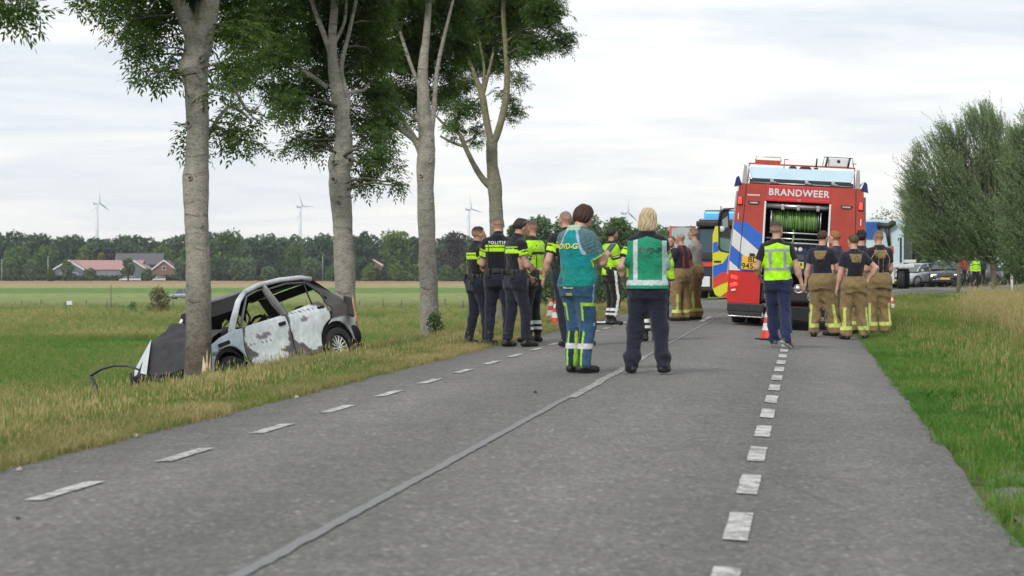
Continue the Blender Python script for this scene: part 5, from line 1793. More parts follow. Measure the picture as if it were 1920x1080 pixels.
def blobs_for(h, w, n, rng, z0=0.25, shape='round'):
    b = []
    for i in range(n):
        a = rng.uniform(0, 2 * pi); f = rng.uniform(0, 1)
        z = h * (z0 + (1 - z0) * rng.uniform(0.10, 0.93))
        fz = (z / h - z0) / (1 - z0)
        env = {'round': sqrt(max(0.05, 1 - (2 * fz - 1) ** 2)), 'tall': 0.9 * (1 - fz) ** 0.35 + 0.12, 'dome': sqrt(max(0.06, 1 - fz ** 2))}[shape]
        rr = w / 2 * env * 0.62 * f ** 0.5
        s = w * rng.uniform(0.16, 0.26)
        b.append((rr * cos(a), rr * sin(a), z, s, s, s * rng.uniform(0.8, 1.1)))
    return b
LM = {
    'dark': leaf_mat("dark_foliage", (0.026, 0.056, 0.030), (0.048, 0.092, 0.044), c3=(0.07, 0.125, 0.055), transl=0.15),
    'mid': leaf_mat("mid_foliage", (0.035, 0.075, 0.022), (0.070, 0.135, 0.034), c3=(0.10, 0.17, 0.04), transl=0.2),
    'light': leaf_mat("light_foliage", (0.055, 0.10, 0.022), (0.10, 0.165, 0.035), c3=(0.15, 0.21, 0.05), transl=0.25),
    'grey': leaf_mat("willow_foliage", (0.055, 0.100, 0.052), (0.105, 0.170, 0.090), c3=(0.15, 0.22, 0.12), transl=0.2),
    'copper': leaf_mat("copper_foliage", (0.020, 0.013, 0.016), (0.038, 0.024, 0.026), c3=(0.05, 0.035, 0.03), transl=0.1),
    'yellow': leaf_mat("yellow_foliage", (0.13, 0.13, 0.02), (0.24, 0.22, 0.03), transl=0.2),
    'red': leaf_mat("reddish_foliage", (0.06, 0.035, 0.015), (0.11, 0.07, 0.025), c3=(0.08, 0.10, 0.03), transl=0.2),
}
FAR_BARK = mat("far_bark", (0.09, 0.08, 0.065), 0.9, var=0.2)
PROTO = {}
def tree_meshes(kind, shape, h, w, seed, n=2600, size=0.8, trunk=True, z0=0.2, nb=26, trad=None):
    key = (kind, shape, h, w, seed)
    if key in PROTO: return PROTO[key]
    rng = np.random.default_rng(seed)
    bl = blobs_for(h, w, nb, rng, z0, shape)
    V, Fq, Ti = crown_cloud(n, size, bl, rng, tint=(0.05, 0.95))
    cm = tint_mesh("crown", V, Fq, LM[kind], Ti)
    b = MB()
    tr = trad or h * 0.022
    b.tube([(0, 0, -0.5), (0.02 * h, 0, h * 0.25), (0, 0.01 * h, h * 0.55)], [tr * 1.2, tr, tr * 0.5], 8)
    for i in range(4):
        a = i * 1.7 + seed
        b.tube([(0, 0, h * (0.2 + 0.06 * i)), (0.12 * w * cos(a), 0.12 * w * sin(a), h * (0.38 + 0.05 * i)), (0.28 * w * cos(a), 0.28 * w * sin(a), h * (0.55 + 0.06 * i))], [tr * 0.6, tr * 0.4, tr * 0.15], 6)
    tm = b.mesh("trunk", FAR_BARK)
    PROTO[key] = (cm, tm)
    return cm, tm
def plant(name, label, cat, xp, D, h, w, kind, shape='round', seed=1, n=2600, size=0.8, group=None, zg=None, rot=0, z0=0.2, nb=26, trad=None, X=None):
    X = (xp - 960) * D / F if X is None else X
    z = float(gz(X, D)) if zg is None else zg
    cm, tm = tree_meshes(kind, shape, h, w, seed, n, size, z0=z0, nb=nb, trad=trad)
    t = thing(name, label, cat, (X, D, z), (0, 0, rot), group)
    o = link_mesh("crown", cm, t); o["kind"] = "stuff"
    link_mesh("trunk", tm, t)
    return t

# the wood along the horizon reads as one mass
def far_wood(name, x0, x1, D, topfn, kind, seed, n=26000, size=2.2, base=-3.7):
    rng = np.random.default_rng(seed)
    bl = []
    x = x0
    sc = F / D
    while x < x1:
        top = topfn(x)
        h = CAMH + (503 - top) / sc - base + rng.uniform(-0.8, 0.6)
        w = rng.uniform(5, 8)
        X = (x - 960) / sc
        for q in range(6):
            z = base + h * (0.08 + 0.84 * (q + rng.uniform(0, 1)) / 6) - w * 0.12
            bl.append((X + rng.uniform(-1, 1) * w * 0.3, D + rng.uniform(-6, 6), z, w * (0.68 - 0.03 * q), w * 0.5, w * 0.46))
        x += w * sc * rng.uniform(0.5, 0.85)
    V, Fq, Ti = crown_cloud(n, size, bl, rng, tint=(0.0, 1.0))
    o = link_mesh(name, tint_mesh(name, V, Fq, LM[kind], Ti))
    props(o, "dense dark wood along the horizon behind the farm", "wood", kind="stuff")
    return o
far_wood("distant_wood", -260, 1010, 980, lambda x: np.interp(x, [-260, 100, 112, 125, 330, 345, 400, 480, 500, 620, 760, 900, 1010], [436, 437, 444, 439, 447, 441, 438, 444, 447, 438, 447, 444, 440]), 'dark', 71, n=90000, size=1.7)
far_wood("distant_wood_rear", -260, 1010, 1010, lambda x: np.interp(x, [-260, 340, 520, 700, 1010], [441, 446, 443, 449, 445]), 'dark', 72, n=50000, size=1.9)
# ------------------------------------------------------------------ trees, farm and fences across the fields
S930 = F / 930.0
hor = "trees at the far edge of the fields"
def far_tree(xp, ytop, wpx, kind, shape, label, seed, D=900, name="tree", base=526, group=hor, **kw):
    sc = F / D
    zt = CAMH + (503 - ytop) / sc
    h = zt + 3.7
    return plant(name, label, "tree", xp, D, round(h, 1), round(wpx / sc, 1), kind, shape, seed, group=group, zg=-3.7, size=kw.pop('size', 1.5), n=kw.pop('n', 2200), **kw)
far_tree(36, 470, 70, 'mid', 'dome', "broad bright green tree farthest left before the wood", 101)
far_tree(88, 470, 76, 'mid', 'dome', "broad bright green tree just left of the barn", 102, D=950)
far_tree(158, 463, 38, 'light', 'round', "pale green rounded tree above the left end of the barn roof", 103, D=945)
far_tree(192, 474, 18, 'yellow', 'round', "small yellow tree above the barn ridge", 104, n=700, D=945)
far_tree(206, 476, 30, 'copper', 'round', "copper coloured tree above the middle of the barn", 105, n=1200, D=945)
far_tree(240, 458, 70, 'dark', 'round', "dark tree behind the big grey roof", 106, D=955)
far_tree(300, 462, 80, 'mid', 'round', "green tree behind the brick gable", 107, D=950)
far_tree(355, 470, 50, 'mid', 'round', "green tree hidden partly by the scorched trunk", 108)
far_tree(428, 437, 80, 'mid', 'tall', "tall soft green tree right of the scorched trunk", 109, D=880)
far_tree(415, 486, 40, 'dark', 'tall', "low dark tree below the tall soft green one", 110, D=870)
far_tree(500, 440, 62, 'dark', 'round', "dark tree above the roof of the wreck", 111)
far_tree(550, 470, 60, 'mid', 'dome', "low green tree above the wreck's rear window", 112)
far_tree(600, 452, 60, 'dark', 'round', "dark tree left of the second trunk", 113)
far_tree(680, 430, 44, 'dark', 'tall', "darkest tall tree just right of the second trunk", 114, D=860)
far_tree(742, 440, 72, 'light', 'round', "weeping pale green tree between the second and third trunks", 115, D=850, z0=0.05)
far_tree(775, 447, 40, 'dark', 'round', "dark tree left of the third trunk", 116)
far_tree(852, 438, 74, 'copper', 'dome', "copper beech right of the third trunk", 117, D=860, z0=0.05)
far_tree(905, 446, 50, 'dark', 'round', "dark tree just left of the police officers", 118)
pg = "round pollard willows along the farm road"
for i, (xp, yt, w, lab) in enumerate([(22, 488, 26, "pollard willow at the left picture edge"), (58, 490, 30, "round pollard willow second from the left edge"), (24, 505, 20, "small pollard in front of the leftmost willows"),
        (127, 489, 28, "pollard willow before the left gable of the barn"), (170, 506, 22, "small pollard before the barn's long wall"), (240, 488, 32, "largest pollard before the right end of the barn"),
        (276, 506, 24, "small pollard left of the brick gable house"), (338, 488, 28, "pollard peeping out left of the scorched trunk"), (462, 486, 44, "big pollard above the wreck's windscreen"),
        (440, 486, 30, "pollard half hidden by the big one"), (504, 503, 28, "low pollard above the wreck's roof front"), (583, 486, 42, "big pollard above the wreck's roof rear"),
        (96, 507, 16, "dark clipped bush left of the barn")]):
    far_tree(xp, yt, w, 'grey' if i != 12 else 'mid', 'round', lab, 140 + i, D=845, name="pollard_willow", z0=0.30 if i != 12 else 0.0, n=1500, size=1.1, group=pg, trad=0.35)
for i, (xp, yt, w, kd, lab) in enumerate([(628, 503, 40, 'mid', "green bush left of the second trunk"), (692, 501, 34, 'light', "bright green bush right of the second trunk"), (745, 500, 40, 'light', "pale green bush below the weeping tree"),
        (778, 502, 34, 'mid', "green bush left of the third trunk"), (838, 501, 34, 'mid', "green bush right of the third trunk"), (868, 498, 36, 'mid', "green bush beside the leftmost officer")]):
    far_tree(xp, yt, w, kd, 'dome', lab, 170 + i, D=840, name="bush", z0=0.0, n=1200, size=1.2, group="bushes along the farm road")
# long clipped hedges along the farm road
def hedge(label, x0, x1, D, h, kind, seed, base=-3.7, n=5000, size=1.0):
    rng = np.random.default_rng(seed)
    X0, X1 = (x0 - 960) * D / F, (x1 - 960) * D / F
    bl = [(X, D, base + h * 0.5, 2.2, 1.0, h * 0.55) for X in np.arange(X0, X1, 2.0)]
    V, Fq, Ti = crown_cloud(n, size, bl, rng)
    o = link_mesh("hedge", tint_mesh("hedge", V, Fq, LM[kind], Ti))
    props(o, label, "hedge", kind="thing")
hedge("low dark hedge along the whole farm road", -240, 1000, 870, 2.0, 'dark', 201, n=9000, size=1.4)
hedge("taller green hedge between the second and third trunks", 520, 900, 862, 5.0, 'dark', 202, n=7000, size=1.4)

# the groves behind the officers and at the bend
for i, (xp, yt, w, D, kd, sh, lab) in enumerate([(1012, 408, 90, 300, 'grey', 'dome', "pale grey green tree right above the officer in yellow"), (1060, 405, 95, 310, 'grey', 'dome', "grey green tree behind the bald officer"),
        (1108, 406, 95, 305, 'grey', 'dome', "green tree behind the head of the person in teal"), (1150, 408, 90, 300, 'mid', 'dome', "grey green tree behind the dark haired officer"), (1188, 420, 80, 320, 'dark', 'round', "dark tree left of the blond person's head"),
        (1240, 430, 100, 330, 'mid', 'round', "low green tree right of the blond person's head"), (1300, 434, 100, 330, 'dark', 'round', "dark tree behind the red cab door"), (975, 424, 80, 320, 'dark', 'round', "dark tree behind the officer with sunglasses"),
        (1345, 440, 70, 330, 'dark', 'round', "dark tree behind the blue cab"), (1210, 470, 60, 290, 'mid', 'dome', "low bush behind the blond person")]):
    far_tree(xp, yt, w, kd, sh, lab, 220 + i, D=D, group="grove beyond the road", n=7000, size=0.5, z0=0.02, nb=34)
hedge("hedge of bushes beyond the road behind the officers", 960, 1340, 285, 4.6, 'mid', 203, n=9000, size=0.5)
for i, (xp, yt, w, D, kd, sh, lab) in enumerate([(1715, 425, 90, 215, 'dark', 'round', "dark tree right of the crane lorry"), (1770, 430, 90, 225, 'dark', 'round', "dark tree behind the dark car"),
        (1835, 425, 100, 215, 'dark', 'dome', "dark tree behind the right willow"), (1905, 430, 90, 220, 'dark', 'round', "dark tree at the right picture edge"), (1960, 420, 90, 220, 'dark', 'round', "dark tree beyond the right picture edge")]):
    far_tree(xp, yt, w, kd, sh, lab, 240 + i, D=D, group="dark trees behind the parked cars", n=4000, size=0.55, z0=0.02)
far_tree(1655, 395, 100, 'grey', 'dome', "thin airy tree showing above the crane lorry", 250, D=190, n=1500, size=0.28, z0=0.25, group="x")["group"] = "trees beyond the bend"

# ---- willows on the right verge: thin twigs that stream upwards, narrow leaves
WIL = leaf_mat("willow_leaf", (0.095, 0.155, 0.070), (0.185, 0.260, 0.130), c3=(0.29, 0.36, 0.22), transl=0.25)
def willow(label, xp, yb, D, clumps, seed, nt=2600, lean=(0.1, 0.0), tw=0.11, group="willows on the right verge"):
    rng = np.random.default_rng(seed)
    sc = F / D
    base = px(xp, yb, D)
    z0 = float(gz(base.x, D)) - 0.05
    org = Vector((base.x, D, z0))
    t = thing("willow_tree", label, "tree", tuple(org), group=group)
    C_ = np.array([[*(px(cx, cy, D) - org), r / sc] for cx, cy, r in clumps])
    C_[:, 1] += rng.uniform(-0.9, 0.9, len(C_))
    b = MB()
    fork = Vector((0, 0, 1.55))
    b.tube([(0, 0, -0.2), (0.02, 0, 0.7), tuple(fork)], [tw * 1.15, tw, tw * 1.1], 12)
    for c in C_:
        e = Vector(c[:3]); m1 = fork.lerp(e, 0.45) + Vector((0, 0, -0.1))
        b.tube([fork, m1, e], [tw * 0.45, tw * 0.26, 0.012], 6)
    b.obj("trunk", mat("willow_bark", (0.12, 0.105, 0.075), 0.9, var=0.3, scale=14, bump=0.6), t)
    w = C_[:, 3] ** 2; w /= w.sum()
    k = rng.choice(len(C_), nt, p=w)
    g = rng.normal(size=(nt, 3)); g /= np.linalg.norm(g, axis=1)[:, None]
    r = rng.uniform(0.0, 1.12, nt) ** 0.5
    P = C_[k, :3] + g * (r * C_[k, 3])[:, None]
    out_ = P - np.array([0, 0, 1.4]); out_ /= np.linalg.norm(out_, axis=1)[:, None]
    d = out_ * 0.8 + np.array([-lean[0], 0, 0.75]) + rng.normal(0, 0.28, (nt, 3)); d /= np.linalg.norm(d, axis=1)[:, None]
    L_ = rng.uniform(0.35, 0.75, nt) * np.where(rng.uniform(0, 1, nt) < 0.12, 1.6, 1.0)
    nl = 15
    tt = np.linspace(0.05, 1.0, nl)
    sag = np.array([-0.16, 0, -0.10])
    Q = P[:, None, :] + d[:, None, :] * (tt[None, :, None] * L_[:, None, None]) + sag * (tt ** 2)[None, :, None] * L_[:, None, None]
    ld = d[:, None, :] + rng.normal(0, 0.55, (nt, nl, 3)); ld /= np.linalg.norm(ld, axis=2)[..., None]
    sd_ = np.cross(ld, rng.normal(size=(nt, nl, 3))); sd_ /= np.linalg.norm(sd_, axis=2)[..., None]
    ll = rng.uniform(0.07, 0.12, (nt, nl, 1)); lw = 0.014
    V = np.stack([Q, Q + ld * ll * 0.45 + sd_ * lw, Q + ld * ll, Q + ld * ll * 0.45 - sd_ * lw], 2).reshape(-1, 3)
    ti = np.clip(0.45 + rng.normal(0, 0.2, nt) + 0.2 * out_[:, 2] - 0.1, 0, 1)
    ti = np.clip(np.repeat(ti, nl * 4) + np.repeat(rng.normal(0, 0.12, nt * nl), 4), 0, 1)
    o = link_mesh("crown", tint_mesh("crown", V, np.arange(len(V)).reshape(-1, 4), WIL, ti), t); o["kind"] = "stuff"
    # the fine twigs themselves
    s2 = np.cross(d, np.array([0, 1, 0])); s2 /= np.linalg.norm(s2, axis=1)[:, None]
    E = P + d * L_[:, None] + sag * L_[:, None]
    M_ = P + d * L_[:, None] * 0.5 + sag * 0.25 * L_[:, None]
    V2 = np.stack([P - s2 * 0.005, P + s2 * 0.005, M_ + s2 * 0.004, M_ - s2 * 0.004, M_ - s2 * 0.004, M_ + s2 * 0.004, E + s2 * 0.001, E - s2 * 0.001], 1).reshape(-1, 3)
    o = link_mesh("twigs", np_mesh("twigs", V2, np.arange(len(V2)).reshape(-1, 4), BARK2), t); o["kind"] = "stuff"
    return t
willow("nearer willow on the right verge with a straight thin trunk and streaming crown", 1862, 572, 87,
       [(1862, 470, 36), (1830, 430, 52), (1790, 385, 50), (1850, 360, 60), (1900, 400, 52), (1812, 315, 44), (1860, 290, 46), (1840, 250, 34), (1765, 340, 44), (1740, 390, 40), (1720, 345, 24), (1775, 290, 36),
        (1890, 330, 50), (1905, 460, 46), (1790, 450, 44), (1800, 265, 24), (1838, 228, 14), (1848, 214, 9), (1712, 318, 12), (1815, 242, 14), (1750, 440, 34), (1770, 262, 14), (1730, 300, 16), (1868, 244, 20)], 301, nt=6600)
willow("smaller willow behind the nearer one, beside the parked dark car", 1797, 556, 112,
       [(1795, 478, 34), (1765, 440, 40), (1735, 405, 34), (1725, 440, 26), (1830, 450, 40), (1712, 400, 16), (1700, 372, 10), (1720, 370, 16), (1750, 470, 24)], 302, nt=3600, tw=0.10)
willow("willow at the right picture edge, its trunk out of view", 1968, 588, 80,
       [(1965, 470, 50), (1935, 420, 50), (1950, 350, 60), (1920, 330, 40), (1925, 285, 30), (1960, 270, 50), (1918, 460, 36), (1990, 400, 70), (1935, 250, 18), (1908, 270, 14), (1910, 380, 36), (1915, 500, 30)], 303, nt=5200)

# ------------------------------------------------------------------ wind turbines
def turbine(xp, yhub, label, D, az, blades, scale=1.0):
    white = mat("turbine_white", (0.60, 0.66, 0.72), 0.5, var=0.03)
    p = px(xp, yhub, D)
    t = thing("wind_turbine", label, "wind turbine", (p.x, D, -3.7), group="wind turbines on the horizon")
    H = p.z + 3.7
    k = D / 3000.0
    b = MB(); b.tube([(0, 0, 0), (0, 0, H * 0.5), (0, 0, H)], [2.6 * k * scale, 2.1 * k * scale, 1.5 * k * scale], 12); b.obj("tower", white, t)
    hub = Vector((-5 * k * scale * cos(az), -5 * k * scale * sin(az), H))
    b = MB(); b.tube([tuple(-hub.xy.to_3d() * 1.0 + Vector((0, 0, H + 1.5 * k))), (0, 0, H + 1.5 * k), tuple(hub + Vector((0, 0, 1.5 * k)))], [2.0 * k * scale, 2.3 * k * scale, 1.6 * k * scale], 10); b.obj("nacelle", white, t)
    ax_ = Vector((cos(az), sin(az), 0)); side_ = Vector((-sin(az), cos(az), 0))
    for ph in blades:
        d = Vector((0, 0, 1)) * cos(ph) + side_ * sin(ph)
        b = MB()
        Lb = 21 * k * scale
        b.tube([tuple(hub + Vector((0, 0, 1.5 * k))), tuple(hub + Vector((0, 0, 1.5 * k)) + d * Lb * 0.25), tuple(hub + Vector((0, 0, 1.5 * k)) + d * Lb)], [1.1 * k * scale, 1.5 * k * scale, 0.3 * k * scale], 6, squash=(1, 0.5))
        b.obj("blade", white, t)
turbine(182, 383, "leftmost wind turbine, left of the scorched trunk", 3000, radians(150), [0.05, 2.15, 4.25])
turbine(563, 389, "wind turbine between the first and second trunks", 3050, radians(140), [0.45, 2.6, 4.7])
turbine(879, 394, "wind turbine right of the third trunk", 3100, radians(140), [0.25, 2.5, 4.5])
turbine(1172, 401, "wind turbine above the officer in the yellow jacket", 3100, radians(140), [0.02, 2.45, 4.2], 1.1)

# ------------------------------------------------------------------ farm
def frame(o, D): return None
WALLT = mat("barn_wall", (0.10, 0.13, 0.14), 0.8, var=0.2, scale=0.5)
ROOFP = mat("barn_roof", (0.34, 0.20, 0.19), 0.75, var=0.12, scale=0.4)
TRIM = mat("white_trim", (0.62, 0.64, 0.66), 0.6, var=0.05)
SLATE = mat("slate_roof", (0.085, 0.085, 0.10), 0.7, var=0.15, scale=0.6)
BRICK = mat("farm_brick", (0.17, 0.10, 0.085), 0.85, var=0.2, scale=1.5)
GLASSD = mat("dark_window", (0.03, 0.04, 0.05), 0.1, var=0.0)
REDT = mat("red_tiles", (0.34, 0.12, 0.07), 0.8, var=0.2, scale=1)
def gable_house(name, label, x0, x1, yeave, yridge, D, wall, roof, depth=9.0, gable_x=False, windows=(), trim=True, base=-3.7, cat="house"):
    """ridge parallel to the picture unless gable_x; measures from pixels at depth D"""
    sc = F / D
    X0, X1 = (x0 - 960) / sc, (x1 - 960) / sc
    W = X1 - X0
    ze = CAMH - (yeave - 503) / sc - base
    zr = CAMH - (yridge - 503) / sc - base
    t = thing(name, label, cat, ((X0 + X1) / 2, D, base))
    b = MB()
    if gable_x:
        b.prism([(-W / 2, 0), (W / 2, 0), (W / 2, ze), (0, zr), (-W / 2, ze)], 0, depth, 'y')
    else:
        b.prism([(0, 0), (depth, 0), (depth, ze), (depth / 2, zr), (0, ze)], -W / 2, W / 2, 'x')
    b.obj("wall", wall, t)
    b = MB()
    th = 0.3
    if gable_x:
        b.prism([(-W / 2 - 0.4, ze - 0.15), (0, zr + 0.05), (0, zr + th + 0.05), (-W / 2 - 0.4, ze + th - 0.15)], -0.4, depth + 0.4, 'y')
        b.prism([(W / 2 + 0.4, ze - 0.15), (0, zr + 0.05), (0, zr + th + 0.05), (W / 2 + 0.4, ze + th - 0.15)], -0.4, depth + 0.4, 'y')
    else:
        b.prism([(-0.5, ze - 0.25), (depth / 2, zr + 0.05), (depth / 2, zr + th), (-0.5, ze + th - 0.25)], -W / 2 - 0.5, W / 2 + 0.5, 'x')
        b.prism([(depth + 0.5, ze - 0.25), (depth / 2, zr + 0.05), (depth / 2, zr + th), (depth + 0.5, ze + th - 0.25)], -W / 2 - 0.5, W / 2 + 0.5, 'x')
    b.obj("roof", roof, t)
    if trim and gable_x:
        for s_ in (-1, 1):
            b = MB()
            b.prism([(s_ * (W / 2 + 0.45), ze - 0.5), (s_ * 0.0, zr - 0.1), (0, zr + 0.45), (s_ * (W / 2 + 0.45), ze + 0.1)], -0.7, -0.45, 'y')
            b.obj("bargeboard", TRIM, t)
    for (fx, fz, ww, wh) in windows:
        b = MB(); b.box((0, -0.03, 0), (ww + 0.3, 0.12, wh + 0.3)); f_ = b.obj("window_frame", TRIM, t, (fx * W, -0.03, fz * ze))
        b = MB(); b.box((0, -0.10, 0), (ww, 0.06, wh)); b.obj("pane", GLASSD, f_)
    return t
barn = gable_house("barn", "long low barn with a pinkish roof and a dark slatted wall", 133, 262, 505, 489, 905, WALLT, ROOFP, depth=16, windows=[(-0.40, 0.55, 2.2, 1.6), (-0.30, 0.55, 2.2, 1.6)], cat="barn")
for i in range(26):
    b = MB(); b.box((0, 0, 0), (0.35, 0.25, 3.4)); b.obj("wall_post", mat("barn_post", (0.27, 0.32, 0.34), 0.7, var=0.1), barn, (-6 + i * 0.72, -0.2, 2.1))
gable_house("barn", "left gable wing of the barn with white bargeboards", 101, 156, 505, 489, 900, WALLT, ROOFP, depth=14, gable_x=True, windows=[(-0.15, 0.5, 2.2, 1.4), (0.2, 0.5, 2.2, 1.4)], cat="barn")
gable_house("barn", "right gable end of the long barn with white edges", 228, 275, 505, 490, 902, WALLT, ROOFP, depth=14, gable_x=True, cat="barn")
gable_house("farmhouse", "farmhouse with a big dark slate roof behind the barn", 216, 302, 495, 476, 930, BRICK, SLATE, depth=12, windows=[(0.28, 0.8, 1.5, 2.0), (0.36, 0.8, 1.5, 2.0), (0.44, 0.8, 1.5, 2.0)])
gable_house("farmhouse", "brick house with a white edged gable", 286, 329, 505, 489, 895, BRICK, mat("brown_tiles", (0.13, 0.085, 0.075), 0.8, var=0.2, scale=1), depth=14, gable_x=True, windows=[(0.0, 1.1, 1.2, 1.2)])
gable_house("farmhouse", "house with orange red roof beside the scorched trunk", 414, 440, 500, 488, 915, BRICK, REDT, depth=9)
gable_house("farmhouse", "small house with red roof between the second and third trunks", 676, 716, 497, 486, 890, BRICK, REDT, depth=9, gable_x=True, windows=[(0.1, 0.6, 1.2, 1.4)])
def pole(label, xp, ytop, D, r=0.14, base=-3.7, col=(0.42, 0.46, 0.48)):
    p = px(xp, ytop, D)
    t = thing("lamp_post", label, "pole", (p.x, D, base))
    b = MB(); b.tube([(0, 0, 0), (0, 0, p.z - base)], [r, r * 0.6], 8); b.obj("post", mat("pole_grey", col, 0.5, var=0.1), t)
    b = MB(); b.box((0.35, 0, p.z - base), (0.9, 0.25, 0.14), bev=0.04); b.obj("lamp_head", mat("pole_grey", col), t)
pole("grey lamp post left of the barn", 90, 481, 850)
pole("grey lamp post at the left picture edge", 3, 487, 850)
pole("grey lamp post above the wreck's tail", 605, 478, 850)
WOODP = mat("weathered_post", (0.12, 0.10, 0.08), 0.9, var=0.3, scale=8)
fx = "posts of the wire fence across the meadow"
pm = None
ORD = 'first second third fourth fifth sixth seventh eighth ninth tenth eleventh twelfth thirteenth fourteenth fifteenth sixteenth seventeenth eighteenth nineteenth twentieth twenty-first twenty-second twenty-third'.split()
for i, xp in enumerate(list(range(-2, 640, 41)) + list(range(676, 900, 39))):
    D = 268 + 4 * sin(i)
    X = (xp + 3 * sin(i * 2.3) - 960) * D / F
    if pm is None:
        b = MB(); b.tube([(0, 0, -0.2), (0.02, 0, 0.6), (0, 0, 1.15)], [0.075, 0.07, 0.06], 7); pm = b.mesh("fence_post", WOODP)
    o = link_mesh("fence_post", pm, loc=(X, D, -3.7)); o.scale = (1, 1, 0.8 + 0.25 * random.random()); o.rotation_euler = (0, 0.06 * sin(i * 5), i)
    props(o, "wooden fence post in the meadow, %s from the left edge of the picture" % ORD[i], "fence post", fx)
b = MB()
for z in (0.45, 0.85):
    b.tube([((x - 960) * 268 / F, 268, -3.7 + z) for x in range(-200, 1000, 60)], 0.012, 4)
props(b.obj("fence_wire", mat("fence_wire", (0.3, 0.3, 0.3), 0.5, 0.5)), "two slack wires strung along the meadow fence posts", "wire fence")
b = MB(); b.tube([(0, 0, 0), (0, 0, 2.9)], [0.06, 0.05], 7); o = b.obj("marker_post", WOODP, loc=((208 - 960) * 262 / F, 262, -3.7)); props(o, "single tall thin post standing in the meadow left of the shrub", "post")
t = thing("field_sign", "small white sign board by the meadow fence", "sign", ((130 - 960) * 266 / F, 266, -3.7))
b = MB(); b.box((0, 0, 0.75), (0.62, 0.04, 0.45), bev=0.01); b.obj("board", TRIM, t)
b = MB(); b.tube([(0, 0.05, 0), (0, 0.05, 0.9)], 0.04, 6); b.obj("post", WOODP, t)
plant("shrub", "reddish green ragged shrub in the meadow left of the scorched trunk", "shrub", 300, 236, 2.5, 3.2, 'red', 'dome', 401, n=2600, size=0.16, zg=-3.7, z0=0.0, nb=14)
plant("shrub", "low round green bush beside the reddish shrub", "shrub", 247, 250, 1.1, 1.9, 'mid', 'dome', 402, n=1200, size=0.13, zg=-3.7, z0=0.0, nb=8)
plant("shrub", "small dark bush at the foot of the third ash tree", "shrub", 816, 47.5, 0.62, 0.62, 'mid', 'dome', 403, n=900, size=0.05, zg=-0.5, z0=0.0, nb=9)

# ------------------------------------------------------------------ grass
def blade_tuft(rng, n, h, spread, w, lean, seedheads=0.0):
    V, Fc, G = [], [], []
    for i in range(n):
        a = rng.uniform(0, 2 * pi); r = spread * sqrt(rng.uniform(0, 1))
        p = np.array([r * cos(a), r * sin(a), -0.02])
        az = rng.uniform(0, 2 * pi)
        ln = h * rng.uniform(0.55, 1.15); b_ = lean * rng.uniform(0.3, 1.3)
        d = np.array([cos(az), sin(az), 0]); s = np.array([-sin(az), cos(az), 0])
        ww = w * rng.uniform(0.7, 1.3)
        p1 = p + np.array([0, 0, ln * 0.5]) + d * ln * 0.18 * b_
        p2 = p + np.array([0, 0, ln * (1 - 0.25 * b_)]) + d * ln * 0.7 * b_
        k = len(V)
        V += [p - s * ww / 2, p + s * ww / 2, p1 - s * ww * 0.42, p1 + s * ww * 0.42, p2 - s * 0.0006, p2 + s * 0.0006]
        Fc += [(k, k + 1, k + 3, k + 2), (k + 2, k + 3, k + 5, k + 4)]
        g = rng.uniform(-0.12, 0.12)
        G += [g - 0.05, g - 0.05, g, g, g + 0.12, g + 0.12]
        if rng.uniform() < seedheads:
            k = len(V); up = np.array([0, 0, 1.0])
            q = p2 - d * 0.01; hl = 0.07 + 0.05 * rng.uniform(); hw = 0.008
            V += [q, q + up * hl * 0.5 + s * hw, q + up * hl + d * 0.02, q + up * hl * 0.5 - s * hw]
            Fc += [(k, k + 1, k + 2, k + 3)]; G += [0.5] * 4
    return np.array(V), np.array(Fc), np.array(G)
def grass_mat(name, stops):
    m = bpy.data.materials.new(name); m.use_nodes = True
    a = _n(m, "ShaderNodeAttribute"); a.attribute_name = "tint"; a.attribute_type = 'INSTANCER'
    g = _n(m, "ShaderNodeAttribute"); g.attribute_name = "tint"
    s = _n(m, "ShaderNodeMath"); s.operation = 'ADD'; _l(m, a.outputs["Fac"], s.inputs[0]); _l(m, g.outputs["Fac"], s.inputs[1])
    col = nramp(m, s.outputs[0], stops)
    b = _bsdf(m); _l(m, col, b.inputs["Base Color"]); b.inputs["Roughness"].default_value = 0.6; b.inputs["Specular IOR Level"].default_value = 0.25
    tr = _n(m, "ShaderNodeBsdfTranslucent"); _l(m, nmix(m, 1.0, col, (1.1, 1.25, 0.6), 'MULTIPLY'), tr.inputs["Color"])
    mx = _n(m, "ShaderNodeMixShader"); mx.inputs[0].default_value = 0.4
    _l(m, b.outputs[0], mx.inputs[1]); _l(m, tr.outputs[0], mx.inputs[2])
    o = [n for n in m.node_tree.nodes if n.type == 'OUTPUT_MATERIAL'][0]; _l(m, mx.outputs[0], o.inputs["Surface"])
    return m
GRASS = grass_mat("verge_grass", [(0.0, (0.055, 0.155, 0.026)), (0.35, (0.105, 0.225, 0.040)), (0.58, (0.18, 0.235, 0.065)), (0.78, (0.29, 0.25, 0.12)), (1.0, (0.42, 0.34, 0.19))])
